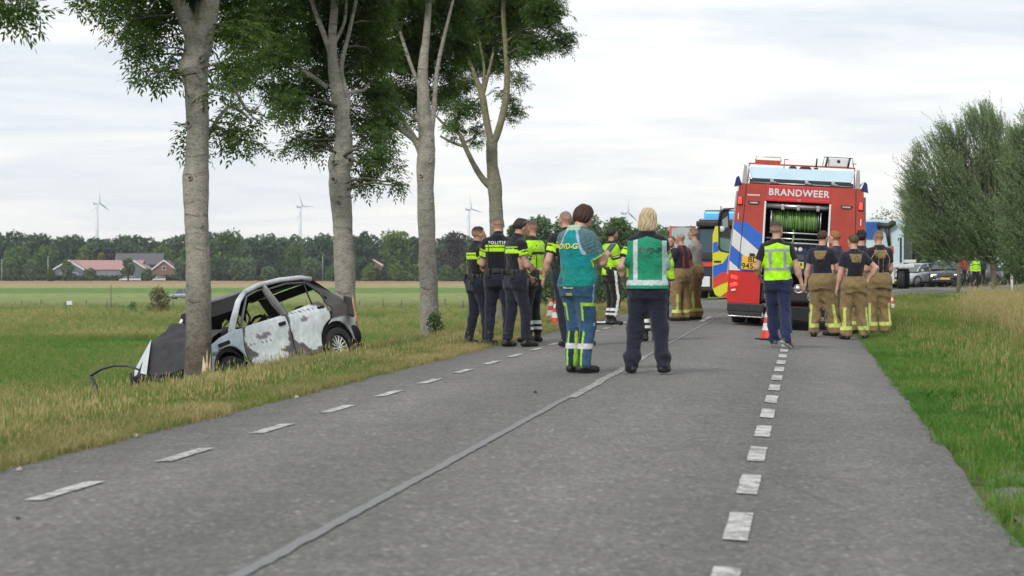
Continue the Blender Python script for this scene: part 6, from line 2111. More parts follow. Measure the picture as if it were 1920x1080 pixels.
def scatter(name, P, S, A, T, tufts, m, kind_label_=None):
    """instances of grass tufts on points, one object of kind stuff"""
    coll = bpy.data.collections.new(name + "_tufts")
    for i, (V, Fc, G) in enumerate(tufts):
        me = tint_mesh(name + "_tuft", V, Fc, m, G)
        o = bpy.data.objects.new("tuft_%02d" % i, me)
        coll.objects.link(o)
    me = bpy.data.meshes.new(name)
    me.vertices.add(len(P)); me.vertices.foreach_set("co", np.asarray(P, np.float32).ravel())
    for an, vals in (("sc", S), ("rz", A), ("tint", T)):
        a = me.attributes.new(an, 'FLOAT', 'POINT'); a.data.foreach_set("value", np.asarray(vals, np.float32))
    ob = link_mesh(name, me)
    ng = bpy.data.node_groups.new(name + "_nodes", 'GeometryNodeTree')
    ng.interface.new_socket("Geometry", in_out='INPUT', socket_type='NodeSocketGeometry')
    ng.interface.new_socket("Geometry", in_out='OUTPUT', socket_type='NodeSocketGeometry')
    n = ng.nodes.new; l = ng.links.new
    gi = n("NodeGroupInput"); go = n("NodeGroupOutput")
    ci = n("GeometryNodeCollectionInfo"); ci.inputs["Collection"].default_value = coll
    ci.inputs["Separate Children"].default_value = True; ci.inputs["Reset Children"].default_value = True
    ip = n("GeometryNodeInstanceOnPoints")
    ip.inputs["Pick Instance"].default_value = True
    def na(nm):
        q = n("GeometryNodeInputNamedAttribute"); q.data_type = 'FLOAT'; q.inputs["Name"].default_value = nm
        return q.outputs["Attribute"]
    cx = n("ShaderNodeCombineXYZ"); l(na("rz"), cx.inputs[2])
    e2r = n("FunctionNodeEulerToRotation"); l(cx.outputs[0], e2r.inputs[0])
    l(gi.outputs[0], ip.inputs["Points"]); l(ci.outputs[0], ip.inputs["Instance"]); l(e2r.outputs[0], ip.inputs["Rotation"]); l(na("sc"), ip.inputs["Scale"])
    l(ip.outputs[0], go.inputs[0])
    md = ob.modifiers.new("scatter", 'NODES'); md.node_group = ng
    me.materials.append(m)
    props(ob, kind="stuff")
    return ob
def grass_zone(name, n, smin, smax_, umin, umax, tufts, tintf, scf, seed, keep=None, dens_pow=1.0):
    rng = np.random.default_rng(seed)
    t = rng.uniform(0, 1, n)
    s = smin * (smax_ / smin) ** t if dens_pow == 0 else smin + (smax_ - smin) * t ** dens_pow
    u = rng.uniform(umin, umax, n)
    if keep is not None:
        k = keep(s, u, rng); s, u = s[k], u[k]
    P = np.array([tuple(road_pt(a, b)) for a, b in zip(s, u)])
    P[:, 2] = prof(u) - 0.005
    nz = np.array([mnoise.noise(Vector((p[0] * 0.9, p[1] * 0.5, seed))) for p in P])
    nz2 = np.array([mnoise.noise(Vector((p[0] * 0.22, p[1] * 0.12, seed + 9))) for p in P])
    T = tintf(s, u, nz, nz2) + rng.normal(0, 0.07, len(s))
    S = scf(s, u, nz, nz2) * rng.uniform(0.75, 1.25, len(s))
    return scatter(name, P, S, rng.uniform(0, 6.28, len(s)), np.clip(T, 0, 1), tufts, GRASS)
rg = np.random.default_rng(77)
T_short = [blade_tuft(rg, 26, 0.10, 0.085, 0.005, 1.0) for _ in range(6)]
T_mid = [blade_tuft(rg, 26, 0.20, 0.085, 0.0055, 0.75, 0.10) for _ in range(6)]
T_tall = [blade_tuft(rg, 22, 0.36, 0.10, 0.006, 0.6, 0.35) for _ in range(5)]
T_dry = [blade_tuft(rg, 18, 0.62, 0.16, 0.007, 0.8, 0.5) for _ in range(5)]
# left verge: short and dry at the asphalt, taller behind
grass_zone("left_verge_grass_short", 16000, 9, 75, -5.3, -4.36, T_short, lambda s, u, a, b: 0.60 + 0.30 * a + 0.25 * b + 0.30 * (u + 4.9), lambda s, u, a, b: 0.9 + 0.5 * a, 1, dens_pow=1.5)
grass_zone("left_verge_grass", 26000, 9, 80, -7.6, -4.65, T_mid, lambda s, u, a, b: 0.32 + 0.22 * a + 0.32 * b + 0.14 * (u + 5.5), lambda s, u, a, b: np.where(u < -5.3, 0.75, 1) * np.clip(0.60 + 0.32 * a, 0.25, 1.1) * np.clip((-u - 4.5) * 2.2, 0.4, 1), 2, dens_pow=1.4)
grass_zone("left_slope_grass", 26000, 12, 110, -14.0, -7.3, T_mid, lambda s, u, a, b: 0.18 + 0.2 * a + 0.25 * b, lambda s, u, a, b: 0.75 + 0.4 * a, 3, dens_pow=1.2)
grass_zone("left_seed_grass", 900, 9, 90, -7.0, -4.9, T_tall, lambda s, u, a, b: 0.52 + 0.3 * a, lambda s, u, a, b: 0.50 + 0.25 * b, 4, dens_pow=1.3)
# right verge
kp = lambda s, u, r: ((u > 1.75) | (s > 15.5) | (r.uniform(0, 1, len(u)) < 0.25))
grass_zone("right_verge_grass_short", 9000, 7, 75, 0.93, 1.9, T_short, lambda s, u, a, b: 0.30 + 0.35 * a + 0.15 * b, lambda s, u, a, b: 0.85 + 0.4 * a, 5, kp, 1.5)
grass_zone("right_verge_grass", 46000, 7, 100, 1.15, 9.0, T_mid, lambda s, u, a, b: 0.10 + 0.18 * a + 0.22 * b, lambda s, u, a, b: np.clip(0.8 + 0.5 * a, 0.3, 1.5) * np.clip((u - 0.9) * 1.2, 0.5, 1), 6, kp, 1.35)
def dk(s, u, r):
    return (u > 3.2 + 0.035 * (s - 38) + 0.35 * np.sin(s * 0.35)) & (s > 36 + 2 * r.uniform(0, 1, len(s)) + 4 * np.sin(u * 1.3))
grass_zone("dry_tall_grass", 5200, 30, 96, 2.0, 13.0, T_dry, lambda s, u, a, b: 0.80 + 0.25 * a, lambda s, u, a, b: np.clip(0.95 + 0.5 * a, 0.4, 1.5), 7, dk, 1.2)
grass_zone("right_seed_grass", 500, 8, 70, 1.6, 8.0, T_tall, lambda s, u, a, b: 0.25 + 0.3 * a, lambda s, u, a, b: 0.8 + 0.3 * b, 8, None, 1.3)
T_weed = [blade_tuft(rg, 11, 0.13, 0.03, 0.028, 1.3) for _ in range(4)]
for nm, u0_, u1_, n_, sd_, t_ in (("right_broadleaf_weeds", 1.1, 8.0, 1500, 21, 0.03), ("left_broadleaf_weeds", -7.5, -4.6, 900, 22, 0.12)):
    grass_zone(nm, n_, 8, 60, u0_, u1_, T_weed, lambda s, u, a, b: t_ + 0.2 * a, lambda s, u, a, b: np.clip(0.7 + 0.8 * a, 0.3, 1.5), sd_, lambda s, u, r: r.uniform(0, 1, len(u)) < 0.35 + 0.65 * (np.sin(s * 1.7) * np.sin(u * 2.3 + s * 0.4) > 0.1), 1.4)
# field grass beyond the slope
def meadow(name, n, D0, D1, tint, size, seed):
    rng = np.random.default_rng(seed)
    D = 1 / rng.uniform(1 / D1, 1 / D0, n)
    D = D0 + (D1 - D0) * rng.uniform(0, 1, n) ** 1.3
    xp = rng.uniform(-40, 1150, n)
    X = (xp - 960) * D / F
    z = gz(X, D)
    k = z < -1.6
    P = np.stack([X, D, z], -1)[k]
    nz = np.array([mnoise.noise(Vector((p[0] * 0.10, p[1] * 0.045, seed))) for p in P])
    T = tint + 0.35 * nz + rng.normal(0, 0.06, len(P))
    S = size * rng.uniform(0.6, 1.4, len(P)) * (1 + nz * 0.5)
    scatter(name, P, S, rng.uniform(0, 6.28, len(P)), np.clip(T, 0, 1), T_tall, GRASS)
meadow("meadow_grass", 34000, 55, 160, 0.20, 1.0, 11)
meadow("rough_meadow_grass", 16000, 150, 290, 0.40, 1.5, 12)
# white umbels by the right verge
UM = mat("umbel_white", (0.62, 0.62, 0.56), 0.8, var=0.15, scale=40)
STALK = mat("umbel_stalk", (0.10, 0.15, 0.05), 0.8, var=0.2)
rr = random.Random(12)
for i, (xp, yp, D) in enumerate([(1846, 640, 40), (1862, 645, 40.5), (1872, 652, 39), (1898, 648, 41), (1868, 663, 36), (1912, 646, 42), (1838, 643, 43)]):
    X = (xp - 960) * D / F
    z = float(gz(X, D)); zt = CAMH - (yp - 503) * D / F
    t = thing("umbel_flower", "white umbel flower in the right verge, %s" % ["left of the widest pair", "just right of the leftmost cluster", "in the middle, a little lower", "fourth from the left", "lowest of all", "farthest right at the picture edge", "farthest left of all"][i], "flower", (X, D, z), group="white umbels in the right verge")
    b = MB(); b.tube([(0, 0, 0), (0.01, 0, (zt - z) * 0.6), (0, 0, zt - z)], 0.004, 5); b.obj("stalk", STALK, t)
    b = MB()
    for q in range(16):
        a = rr.uniform(0, 6.28); r_ = 0.085 * sqrt(rr.random())
        b.tube([(0, 0, zt - z - 0.04), (r_ * cos(a), r_ * sin(a), zt - z)], 0.002, 3)
        b.lathe([(0.001, zt - z + 0.012), (0.014, zt - z + 0.008), (0.016, zt - z)], 6, M=Matrix.Translation((r_ * cos(a), r_ * sin(a), 0.004 * rr.random())))
    b.obj("umbel", UM, t)
# ------------------------------------------------------------------ vehicle parts
TYRE = mat("tyre_rubber", (0.022, 0.022, 0.023), 0.85, var=0.25, scale=12, bump=0.3)
BLK = mat("black_plastic", (0.018, 0.018, 0.020), 0.55, var=0.2, scale=6)
DARK = mat("dark_interior", (0.010, 0.010, 0.012), 0.8, var=0.2)
STEEL = mat("brushed_metal", (0.42, 0.43, 0.44), 0.35, 0.85, var=0.12, scale=20)
CHROME = mat("bright_metal", (0.60, 0.61, 0.62), 0.25, 0.9, var=0.06, scale=20)
GLS = mat("window_glass", (0.06, 0.08, 0.085), 0.06, var=0.0, spec=0.7)
REDP = mat("fire_red_paint", (0.38, 0.045, 0.028), 0.40, var=0.18, scale=2.2, coat=0.08)
REDH = mat("header_red", (0.46, 0.035, 0.040), 0.38, var=0.06, scale=2, coat=0.2)
REDL = mat("low_red_paint", (0.50, 0.018, 0.014), 0.30, var=0.10, scale=2, coat=0.3)
BLUES = mat("striping_blue", (0.020, 0.12, 0.52), 0.4, var=0.06, scale=4)
WHITES = mat("striping_white", (0.62, 0.64, 0.66), 0.4, var=0.05, scale=4)
YELS = mat("striping_yellow", (0.60, 0.60, 0.03), 0.4, var=0.06, scale=4)
REDS = mat("striping_red", (0.60, 0.05, 0.03), 0.4, var=0.06, scale=4)
PLATE = mat("plate_yellow", (0.72, 0.42, 0.03), 0.5, var=0.05, scale=10)
BLKTXT = mat("plate_black", (0.02, 0.02, 0.02), 0.6, var=0.0)
LAMP_RED = mat("tail_lamp_lit", (0.5, 0.01, 0.01), 0.3, var=0, emit=((1.0, 0.05, 0.03), 2.2))
LAMP_WHITE = mat("head_lamp_lit", (0.8, 0.8, 0.8), 0.3, var=0, emit=((1.0, 0.97, 0.9), 2.5))
LAMP_BLUE = mat("blue_beacon_lit", (0.02, 0.10, 0.6), 0.2, var=0, emit=((0.08, 0.35, 1.0), 1.2))
BEACON = mat("blue_beacon", (0.012, 0.016, 0.13), 0.25, var=0.05)

def wheel(parent, loc, r, w, rim_r, rim_m, axis='x', spokes=0, name="wheel", side=1):
    """tyre with tread shoulders, rim with openings"""
    t = bpy.data.objects.new(name, None); COL.objects.link(t); t.parent = parent; t.location = loc
    h = w / 2
    b = MB()
    b.lathe([(rim_r, -h * 0.8), (r * 0.93, -h), (r * 0.985, -h * 0.85), (r, -h * 0.6), (r, h * 0.6), (r * 0.985, h * 0.85), (r * 0.93, h), (rim_r, h * 0.8)], 32, axis=axis)
    b.obj("tyre", TYRE, t)
    b = MB()
    k = side
    b.lathe([(rim_r, -h * 0.7), (rim_r, h * 0.55 * 1), (rim_r * 0.93, h * 0.5), (rim_r * 0.9, h * 0.1), (rim_r * 0.3, h * 0.05), (0.001, h * 0.05)] if k > 0 else
            [(rim_r, h * 0.7), (rim_r, -h * 0.55), (rim_r * 0.93, -h * 0.5), (rim_r * 0.9, -h * 0.1), (rim_r * 0.3, -h * 0.05), (0.001, -h * 0.05)], 32, axis=axis)
    b.obj("rim_dish", BLK if spokes else rim_m, t)
    b = MB()
    zz = h * 0.45 * k
    if spokes:
        for i in range(spokes):
            a = 2 * pi * i / spokes
            ca, sa = cos(a), sin(a); ca2, sa2 = cos(a + 0.10), sin(a + 0.10)
            def P(rr, c_, s_, hh):
                return (hh, rr * c_, rr * s_) if axis == 'x' else (rr * c_, hh, rr * s_)
            b.tube([P(rim_r * 0.14, ca, sa, zz), P(rim_r * 0.55, ca, sa, zz * 1.05), P(rim_r * 0.93, ca2, sa2, zz * 0.98)], [rim_r * 0.055, rim_r * 0.06, rim_r * 0.075], 6, squash=(1, 0.8))
        b.lathe([(0.001, zz * 1.15), (rim_r * 0.18, zz * 1.12), (rim_r * 0.2, zz * 0.8)], 16, axis=axis)
        b.lathe([(rim_r * 0.90, zz * 0.8), (rim_r * 0.90, zz * 1.05), (rim_r, zz * 1.08), (rim_r, zz * 0.8)], 32, axis=axis)
    else:
        b.lathe([(0.001, zz * 1.1), (rim_r * 0.25, zz * 1.05), (rim_r * 0.28, zz * 0.3)], 16, axis=axis)
        for i in range(8):
            a = 2 * pi * i / 8
            c_, s_ = cos(a) * rim_r * 0.42, sin(a) * rim_r * 0.42
            p0 = (zz * 0.15, c_, s_) if axis == 'x' else (c_, zz * 0.15, s_); p1 = (zz * 0.45, c_, s_) if axis == 'x' else (c_, zz * 0.45, s_)
            b.cyl(p0, p1, rim_r * 0.06, 6)
    b.obj("rim", rim_m, t)
    return t
def put_text(parent, body, size, loc, m, name="lettering", space=1.0, bold=0.0, rot=None):
    Vv, Ff = text_mesh(body, size, space=space, bold=bold)
    b = MB(); b._add(Vv, Ff)
    o = b.obj(name, m, parent, loc, fix=False)
    if rot: o.rotation_euler = rot
    return o

# ------------------------------------------------------------------ fire engine, seen from behind
def fire_engine():
    D = 43.4; u0 = -0.20
    s0 = D * 1.008 + 0.0
    p = Vector(((1487.5 - 960) * D / F, D, 0)); p.z = float(gz(p.x, D)) + 0.006
    t = thing("fire_engine", "red fire engine lettered BRANDWEER with rear shutter open over a green hose reel", "fire engine", tuple(p), (0, radians(3.1), -TH))
    W = 1.28
    # body shell: sides taper inwards above the middle
    def half(z): return W - 0.11 * max(0, (z - 1.2) / 1.5)
    b = MB()
    prof_ = [(-half(0.42), 0.42), (half(0.42), 0.42), (half(1.2), 1.2), (half(2.69), 2.69), (-half(2.69), 2.69), (-half(1.2), 1.2)]
    b.prism([(x * 0.996, z) for x, z in prof_], 0.62, 4.9, 'y'); b.obj("body", REDP, t)
    # corner columns and side panels around the open bay
    for sg, x0, x1 in ((-1, 0.645, W), (1, 0.565, W)):
        b = MB()
        for (za, zb) in ((0.42, 1.02), (1.02, 2.69)):
            pass
        b.prism([(sg * x0, 1.02), (sg * (half(1.02)), 1.02), (sg * half(1.2), 1.2), (sg * half(2.69), 2.69), (sg * x0, 2.69)], 0.0, 0.62, 'y')
        b.obj("corner_panel", REDP, t)
        b = MB()
        b.prism([(sg * (x0 + 0.02), 0.42), (sg * half(0.42), 0.42), (sg * half(1.015), 1.015), (sg * (x0 + 0.02), 1.015)], -0.03, 0.62, 'y')
        b.obj("lower_panel", REDL, t)
        b = MB(); xs_ = sg * (half(1.8) - 0.175)
        b.box((xs_, -0.003, 1.86), (0.014, 0.008, 1.62), rot=(0, -sg * 0.04, 0)); b.obj("panel_seam", BLK, t)
        # grab recess
        b = MB(); b.prism([(-0.115, 0.03), (0.115, 0.03), (0.085, -0.035), (-0.085, -0.035)], -0.012, 0.0, 'y'); g = b.obj("grab_recess", BLK, t, (sg * 0.87, -0.002, 2.33))
        b = MB(); b.box((0, -0.016, -0.005), (0.15, 0.012, 0.03), bev=0.005); b.obj("grab_bar", STEEL, g)
        # lamps
        b = MB(); b.box((0, 0, 0), (0.10, 0.05, 0.165), bev=0.015); l_ = b.obj("upper_lamp", BLK, t, (sg * (half(2.36) - 0.06), -0.01, 2.36))
        b = MB(); b.box((0, -0.03, 0), (0.072, 0.02, 0.13), bev=0.01); b.obj("lamp_glass", LAMP_RED, l_)
        for zz, rot_, m_ in ((0.90, -0.25, LAMP_RED), (0.76, 0.25, LAMP_RED), (0.655, 0.2, WHITES)):
            b = MB(); b.box((0, 0, 0), (0.13 if m_ is LAMP_RED else 0.085, 0.03, 0.062 if m_ is LAMP_RED else 0.04), rot=(0, sg * rot_, 0), bev=0.01); b.obj("tail_lamp", m_, t, (sg * 1.165, -0.045, zz))
        b = MB(); b.box((0, 0, 0), (0.018, 0.01, 0.12)); b.obj("side_marker", WHITES, t, (sg * (half(2.0) - 0.07), -0.006, 2.06))
        # beacon: wedge shaped
        b = MB(); b.prism([(0.10 * sg, 0), (-0.05 * sg, 0.03), (0.02 * sg, 0.21), (0.07 * sg, 0.17)], -0.05, 0.12, 'y'); b.obj("beacon", BEACON, t, (sg * (half(2.69) - 0.01), 0.05, 2.62))
    # header
    b = MB(); b.box((-0.04, 0.30, 2.53), (1.21, 0.62, 0.31), bev=0.012); b.obj("header_panel", REDH, t)
    b = MB(); b.box((-0.04, -0.012, 2.405), (1.20, 0.03, 0.055), bev=0.01); b.obj("header_lip", REDL, t)
    put_text(t, "BRANDWEER", 0.178, (-0.035, -0.016, 2.545), WHITES, space=1.10, bold=0.0040)
    put_text(t, "112", 0.05, (-0.03, -0.030, 2.41), WHITES, space=1.0)
    b = MB()
    for k_ in range(7): b.box((-0.985 + k_ * 0.034, -0.004, 2.475), (0.026, 0.006, 0.028))
    b.obj("maker_mark", WHITES, t)
    # striping on the left rear: blue and white bands falling to the right
    def band(c0, c1, m_, xmin=-1.27, xmax=-0.65, zmax=1.95, zmin=1.03):
        f = lambda x, c: c - 0.79 * (x + 1.25)
        poly = [(xmin, f(xmin, c0)), (xmax, f(xmax, c0)), (xmax, f(xmax, c1)), (xmin, f(xmin, c1))]
        bm = bmesh.new(); fc = bm.faces.new([bm.verts.new((x, 0, z)) for x, z in poly])
        for co, no in (((0, 0, zmin), (0, 0, -1)), ((0, 0, zmax), (0, 0, 1)), ((-1.274, 0, 1.2), (-1.0, 0, 0.073)), ):
            g = list(bm.verts) + list(bm.edges) + list(bm.faces)
            bmesh.ops.bisect_plane(bm, geom=g, plane_co=co, plane_no=no, clear_outer=True)
        me = bpy.data.meshes.new("stripe"); bm.to_mesh(me); bm.free(); me.materials.append(m_)
        for v in me.vertices: v.co.y = -0.004 - (0.03 if v.co.z < 1.02 else 0)
        o = link_mesh("stripe", me, t)
    band(1.84, 2.17, BLUES); band(1.51, 1.837, WHITES); band(1.20, 1.507, BLUES); band(0.80, 1.197, WHITES, xmax=-1.02)
    b = MB(); b.box((-0.86, -0.010, 1.055), (0.40, 0.006, 0.05)); b.obj("stripe", BLUES, t)
    # number plate
    b = MB(); b.box((0, 0, 0), (0.39, 0.02, 0.26), bev=0.012); pl = b.obj("number_plate", PLATE, t, (-0.845, -0.03, 1.185))
    put_text(pl, "BD", 0.15, (0.02, -0.013, 0.06), BLKTXT, "plate_lettering", bold=0.003)
    put_text(pl, "945-G", 0.15, (0.0, -0.013, -0.065), BLKTXT, "plate_lettering", bold=0.003)
    b = MB(); b.box((-0.85, -0.04, 1.345), (0.10, 0.05, 0.05), bev=0.01); b.obj("plate_lamp", BLK, t)
    # open bay
    b = MB()
    b.box((-0.04, 0.60, 1.45), (1.22, 0.03, 1.9)); b.box((-0.65, 0.32, 1.45), (0.015, 0.6, 1.9)); b.box((0.57, 0.32, 1.45), (0.015, 0.6, 1.9)); b.box((-0.04, 0.32, 0.52), (1.22, 0.6, 0.03))
    b.obj("bay_lining", DARK, t)
    for x in (-0.655, 0.565):
        b = MB(); b.box((x, -0.012, 1.86), (0.036, 0.035, 1.02), bev=0.008); b.obj("shutter_rail", mat("white_rail", (0.68, 0.69, 0.70), 0.4, var=0.04), t)
    b = MB(); b.tube([(-0.64, 0.05, 2.29), (0.54, 0.05, 2.29)], 0.05, 12)
    for x in (-0.32, -0.03, 0.34): b.box((x, 0.0, 2.27), (0.06, 0.12, 0.10), bev=0.01)
    b.obj("shutter_roll", STEEL, t)
    # hose reel: windings of green hose between two flanges
    r_ = bpy.data.objects.new("hose_reel", None); COL.objects.link(r_); r_.parent = t; r_.location = (-0.075, 0.36, 2.03)
    HOSE = mat("green_hose", (0.13, 0.26, 0.07), 0.5, var=0.25, scale=12); HOSE2 = mat("green_hose_worn", (0.20, 0.36, 0.11), 0.5, var=0.25, scale=12)
    hm = MB(); hm.lathe([(0.175, -0.017), (0.190, -0.012), (0.197, 0), (0.190, 0.012), (0.175, 0.017)], 28, axis='x'); me1 = hm.mesh("hose_winding", HOSE)
    hm = MB(); hm.lathe([(0.180, -0.016), (0.194, -0.011), (0.201, 0), (0.194, 0.011), (0.180, 0.016)], 28, axis='x'); me2 = hm.mesh("hose_winding", HOSE2)
    for i in range(24):
        o = link_mesh("hose_winding", me1 if (i * 7) % 5 < 3 else me2, r_, (-0.40 + i * 0.0345, 0, 0)); o.rotation_euler = (0, 0.06 * sin(i * 1.3), 0.03 * cos(i))
        s_ = 1 + 0.04 * sin(i * 2.7); o.scale = (1, s_, s_)
    for x in (-0.425, 0.43):
        b = MB(); b.lathe([(0.03, -0.008), (0.235, -0.008), (0.24, 0), (0.235, 0.008), (0.03, 0.008)], 28, axis='x'); b.obj("reel_flange", STEEL, r_, (x, 0, 0))
    b = MB(); b.cyl((-0.5, 0, 0), (0.5, 0, 0), 0.16, 16); b.obj("reel_drum", BLK, r_)
    for z, x0, x1, rr in ((1.79, -0.55, 0.42, 0.018), (1.68, -0.62, 0.44, 0.014), (1.60, -0.60, 0.50, 0.022)):
        b = MB(); b.tube([(x0, 0.02, z), (x1, 0.02, z)], rr, 8); b.obj("guide_bar", CHROME, t)
    for x in (-0.53, 0.40):
        b = MB(); b.tube([(x, 0.04, 1.79), (x, 0.04, 2.2)], 0.014, 6); b.obj("reel_bracket", STEEL, t)
    b = MB(); b.tube([(-0.10, 0.12, 1.86), (-0.09, 0.02, 1.72), (-0.10, -0.03, 1.62), (-0.22, -0.06, 1.50), (-0.34, -0.05, 1.42)], 0.017, 8); b.obj("hanging_hose", HOSE, t)
    # pump panel with three gauges
    PB = mat("pump_panel_blue", (0.014, 0.022, 0.085), 0.4, var=0.15, scale=5); PG = mat("pump_panel_grey", (0.055, 0.065, 0.09), 0.45, var=0.15, scale=5)
    b = MB(); b.prism([(-0.30, 1.02), (0.19, 1.02), (0.19, 1.47), (0.10, 1.575), (-0.20, 1.575), (-0.30, 1.47)], 0.10, 0.5, 'y'); pp = b.obj("pump_panel", PB, t)
    b = MB(); b.box((-0.05, 0.095, 1.335), (0.36, 0.02, 0.10), bev=0.005); b.obj("switch_row", PG, pp)
    for i in range(3):
        b = MB(); b.lathe([(0.040, 0.10), (0.042, 0.075), (0.033, 0.070), (0.001, 0.070)], 18, axis='y'); b.obj("gauge", mat("gauge_face", (0.62, 0.63, 0.62), 0.3, var=0.03), pp, (-0.15 + 0.10 * i, 0, 1.49))
    b = MB(); b.box((0, 0, 0), (0.16, 0.012, 0.13), bev=0.005); ys = b.obj("warning_label", YELS, t, (0.05, 0.085, 1.19))
    b = MB(); b.box((0.03, -0.008, 0.02), (0.03, 0.004, 0.06)); b.obj("label_symbol", BLKTXT, ys)
    b = MB(); b.box((0.38, 0.30, 1.25), (0.32, 0.4, 0.62), bev=0.02); b.obj("equipment_box", PG, t)
    b = MB(); b.box((-0.48, 0.25, 1.25), (0.28, 0.4, 0.62), bev=0.02); b.obj("equipment_box", PG, t)
    for (x, z, r2, m_) in ((-0.50, 0.78, 0.085, STEEL), (-0.47, 0.575, 0.12, STEEL), (0.05, 0.74, 0.09, STEEL), (0.33, 0.60, 0.11, STEEL), (0.43, 0.86, 0.06, REDL)):
        b = MB(); b.lathe([(0.001, -0.05), (r2 * 0.5, -0.055), (r2 * 0.75, -0.03), (r2 * 0.8, -0.045), (r2, -0.03), (r2, 0.12)], 20, axis='y'); b.obj("outlet_cap", m_, t, (x, 0.06, z))
        b = MB(); b.tube([(x - r2 * 0.9, 0.0, z), (x + r2 * 0.9, 0.0, z)], 0.012, 6); b.obj("cap_lug", STEEL, t)
    b = MB(); b.box((-0.04, 0.3, 0.62), (1.20, 0.5, 0.30), bev=0.02); b.obj("pump_housing", BLK, t)
    b = MB(); b.tube([(0.30, -0.02, 0.95), (0.36, -0.10, 0.80), (0.50, -0.12, 0.85), (0.52, -0.06, 1.35), (0.47, -0.02, 1.55)], 0.035, 8); b.obj("red_suction_hose", REDL, t)
    # bumper, step and underrun bar
    b = MB(); b.box((-0.92, 0.10, 0.335), (0.70, 0.30, 0.165), bev=0.02); b.box((0.90, 0.10, 0.335), (0.70, 0.30, 0.165), bev=0.02); b.box((0.0, 0.30, 0.30), (1.2, 0.2, 0.14), bev=0.01); b.obj("bumper", BLK, t)
    b = MB(); b.box((-0.92, 0.05, 0.215), (0.66, 0.2, 0.075), bev=0.01); b.box((0.90, 0.05, 0.215), (0.66, 0.2, 0.075), bev=0.01); b.obj("step", BLK, t)
    b = MB(); b.tube([(-1.24, -0.04, 0.20), (-1.23, -0.05, 0.165), (-0.60, -0.05, 0.165), (-0.59, -0.04, 0.26)], 0.013, 8); b.tube([(1.24, -0.04, 0.20), (1.23, -0.05, 0.165), (0.60, -0.05, 0.165), (0.59, -0.04, 0.26)], 0.013, 8)
    b.tube([(-0.6, -0.02, 0.40), (-0.28, -0.02, 0.40)], 0.012, 8); b.obj("step_rail", CHROME, t)
    b = MB(); b.tube([(-0.62, 0.1, 0.13), (0.6, 0.1, 0.13)], 0.02, 8); b.obj("underrun_bar", STEEL, t)
    put_text(t, "SCANIA", 0.045, (-1.02, -0.055, 0.225), mat("dim_lettering", (0.25, 0.25, 0.25), 0.5, var=0)) if False else None
    b = MB(); b.lathe([(0.036, 0), (0.036, -0.01), (0.028, -0.012), (0.028, 0)], 20, axis='y'); b.obj("bumper_emblem", mat("dim_metal", (0.12, 0.12, 0.12), 0.4, 0.5), t, (-0.78, -0.055, 0.34))
    b = MB(); b.box((0, 1.0, 0.30), (0.9, 5.0, 0.22)); b.obj("chassis", DARK, t)
    for y in (1.9, 6.0):
        for x in ((-1.09, -0.79, 0.79, 1.09) if y < 3 else (-1.05, 1.05)):
            wheel(t, (x, y, 0.47), 0.47, 0.27, 0.27, STEEL, 'x', side=1 if x > 0 else -1)
    # mud flaps
    for x in (-0.94, 0.94):
        b = MB(); b.box((x, 1.25, 0.40), (0.6, 0.02, 0.5)); b.obj("mud_flap", BLK, t)
    # cab
    b = MB()
    b.prism([(4.95, 0.45), (7.3, 0.45), (7.45, 0.9), (7.35, 1.6), (7.0, 2.75), (4.95, 2.75)], -1.22, 1.22, 'x'); b.obj("cab", REDP, t)
    b = MB(); b.box((-1.24, 6.5, 1.95), (0.02, 0.9, 0.7), bev=0.05); b.box((1.24, 6.5, 1.95), (0.02, 0.9, 0.7), bev=0.05); b.obj("cab_window", GLS, t)
    for k_ in range(3):
        for sg in (-1, 1):
            b = MB(); b.box((sg * (half(1.6) + 0.012), 1.0 + k_ * 1.3, 1.75), (0.03, 1.15, 1.6), rot=(0, -sg * 0.06, 0)); b.obj("side_shutter", mat("grey_shutter", (0.40, 0.41, 0.42), 0.45, 0.4, var=0.08, scale=4), t)
    # roof gear
    LB = mat("pale_blue_hatch", (0.42, 0.56, 0.66), 0.42, var=0.06, scale=1.5)
    b = MB()
    b._add([(-0.93, 0.04, 2.80), (0.93, 0.04, 2.80), (1.0, 0.30, 3.02), (-1.02, 0.30, 3.02), (-0.93, 0.09, 2.78), (0.93, 0.09, 2.78), (1.0, 0.35, 3.0), (-1.02, 0.35, 3.0)],
           [(0, 1, 2, 3), (7, 6, 5, 4), (0, 4, 5, 1), (1, 5, 6, 2), (2, 6, 7, 3), (3, 7, 4, 0)])
    b.obj("roof_hatch", LB, t)
    b = MB(); b.box((0, 0.22, 2.735), (1.95, 0.35, 0.09), bev=0.01); b.obj("gantry_sill", BLK, t)
    b = MB(); b.tube([(-0.98, 0.03, 2.715), (0.98, 0.03, 2.715)], 0.016, 8)
    for x in (-0.55, 0.10, 0.60): b.box((x, 0.0, 2.755), (0.07, 0.05, 0.06), bev=0.01); b.tube([(x, 0, 2.75), (x + 0.12, -0.01, 2.72)], 0.012, 6)
    b.obj("gantry_rail", STEEL, t)
    for x in (-1.07, 1.05):
        b = MB(); b.prism([(-0.05, 0), (0.06, 0), (0.03, 0.33), (-0.02, 0.36)], -0.0, 0.25, 'y'); b.tube([(0.05, -0.01, 0.05), (0.10, -0.01, 0.12)], 0.015, 6); b.obj("gantry_arm", STEEL, t, (x, 0.0, 2.69))
    b = MB(); b.box((-0.01, 0.45, 3.09), (2.02, 0.05, 0.028), bev=0.006); b.tube([(-1.01, 0.45, 3.09), (-1.02, 0.45, 2.7)], 0.012, 6); b.tube([(0.99, 0.45, 3.09), (1.0, 0.45, 2.7)], 0.012, 6)
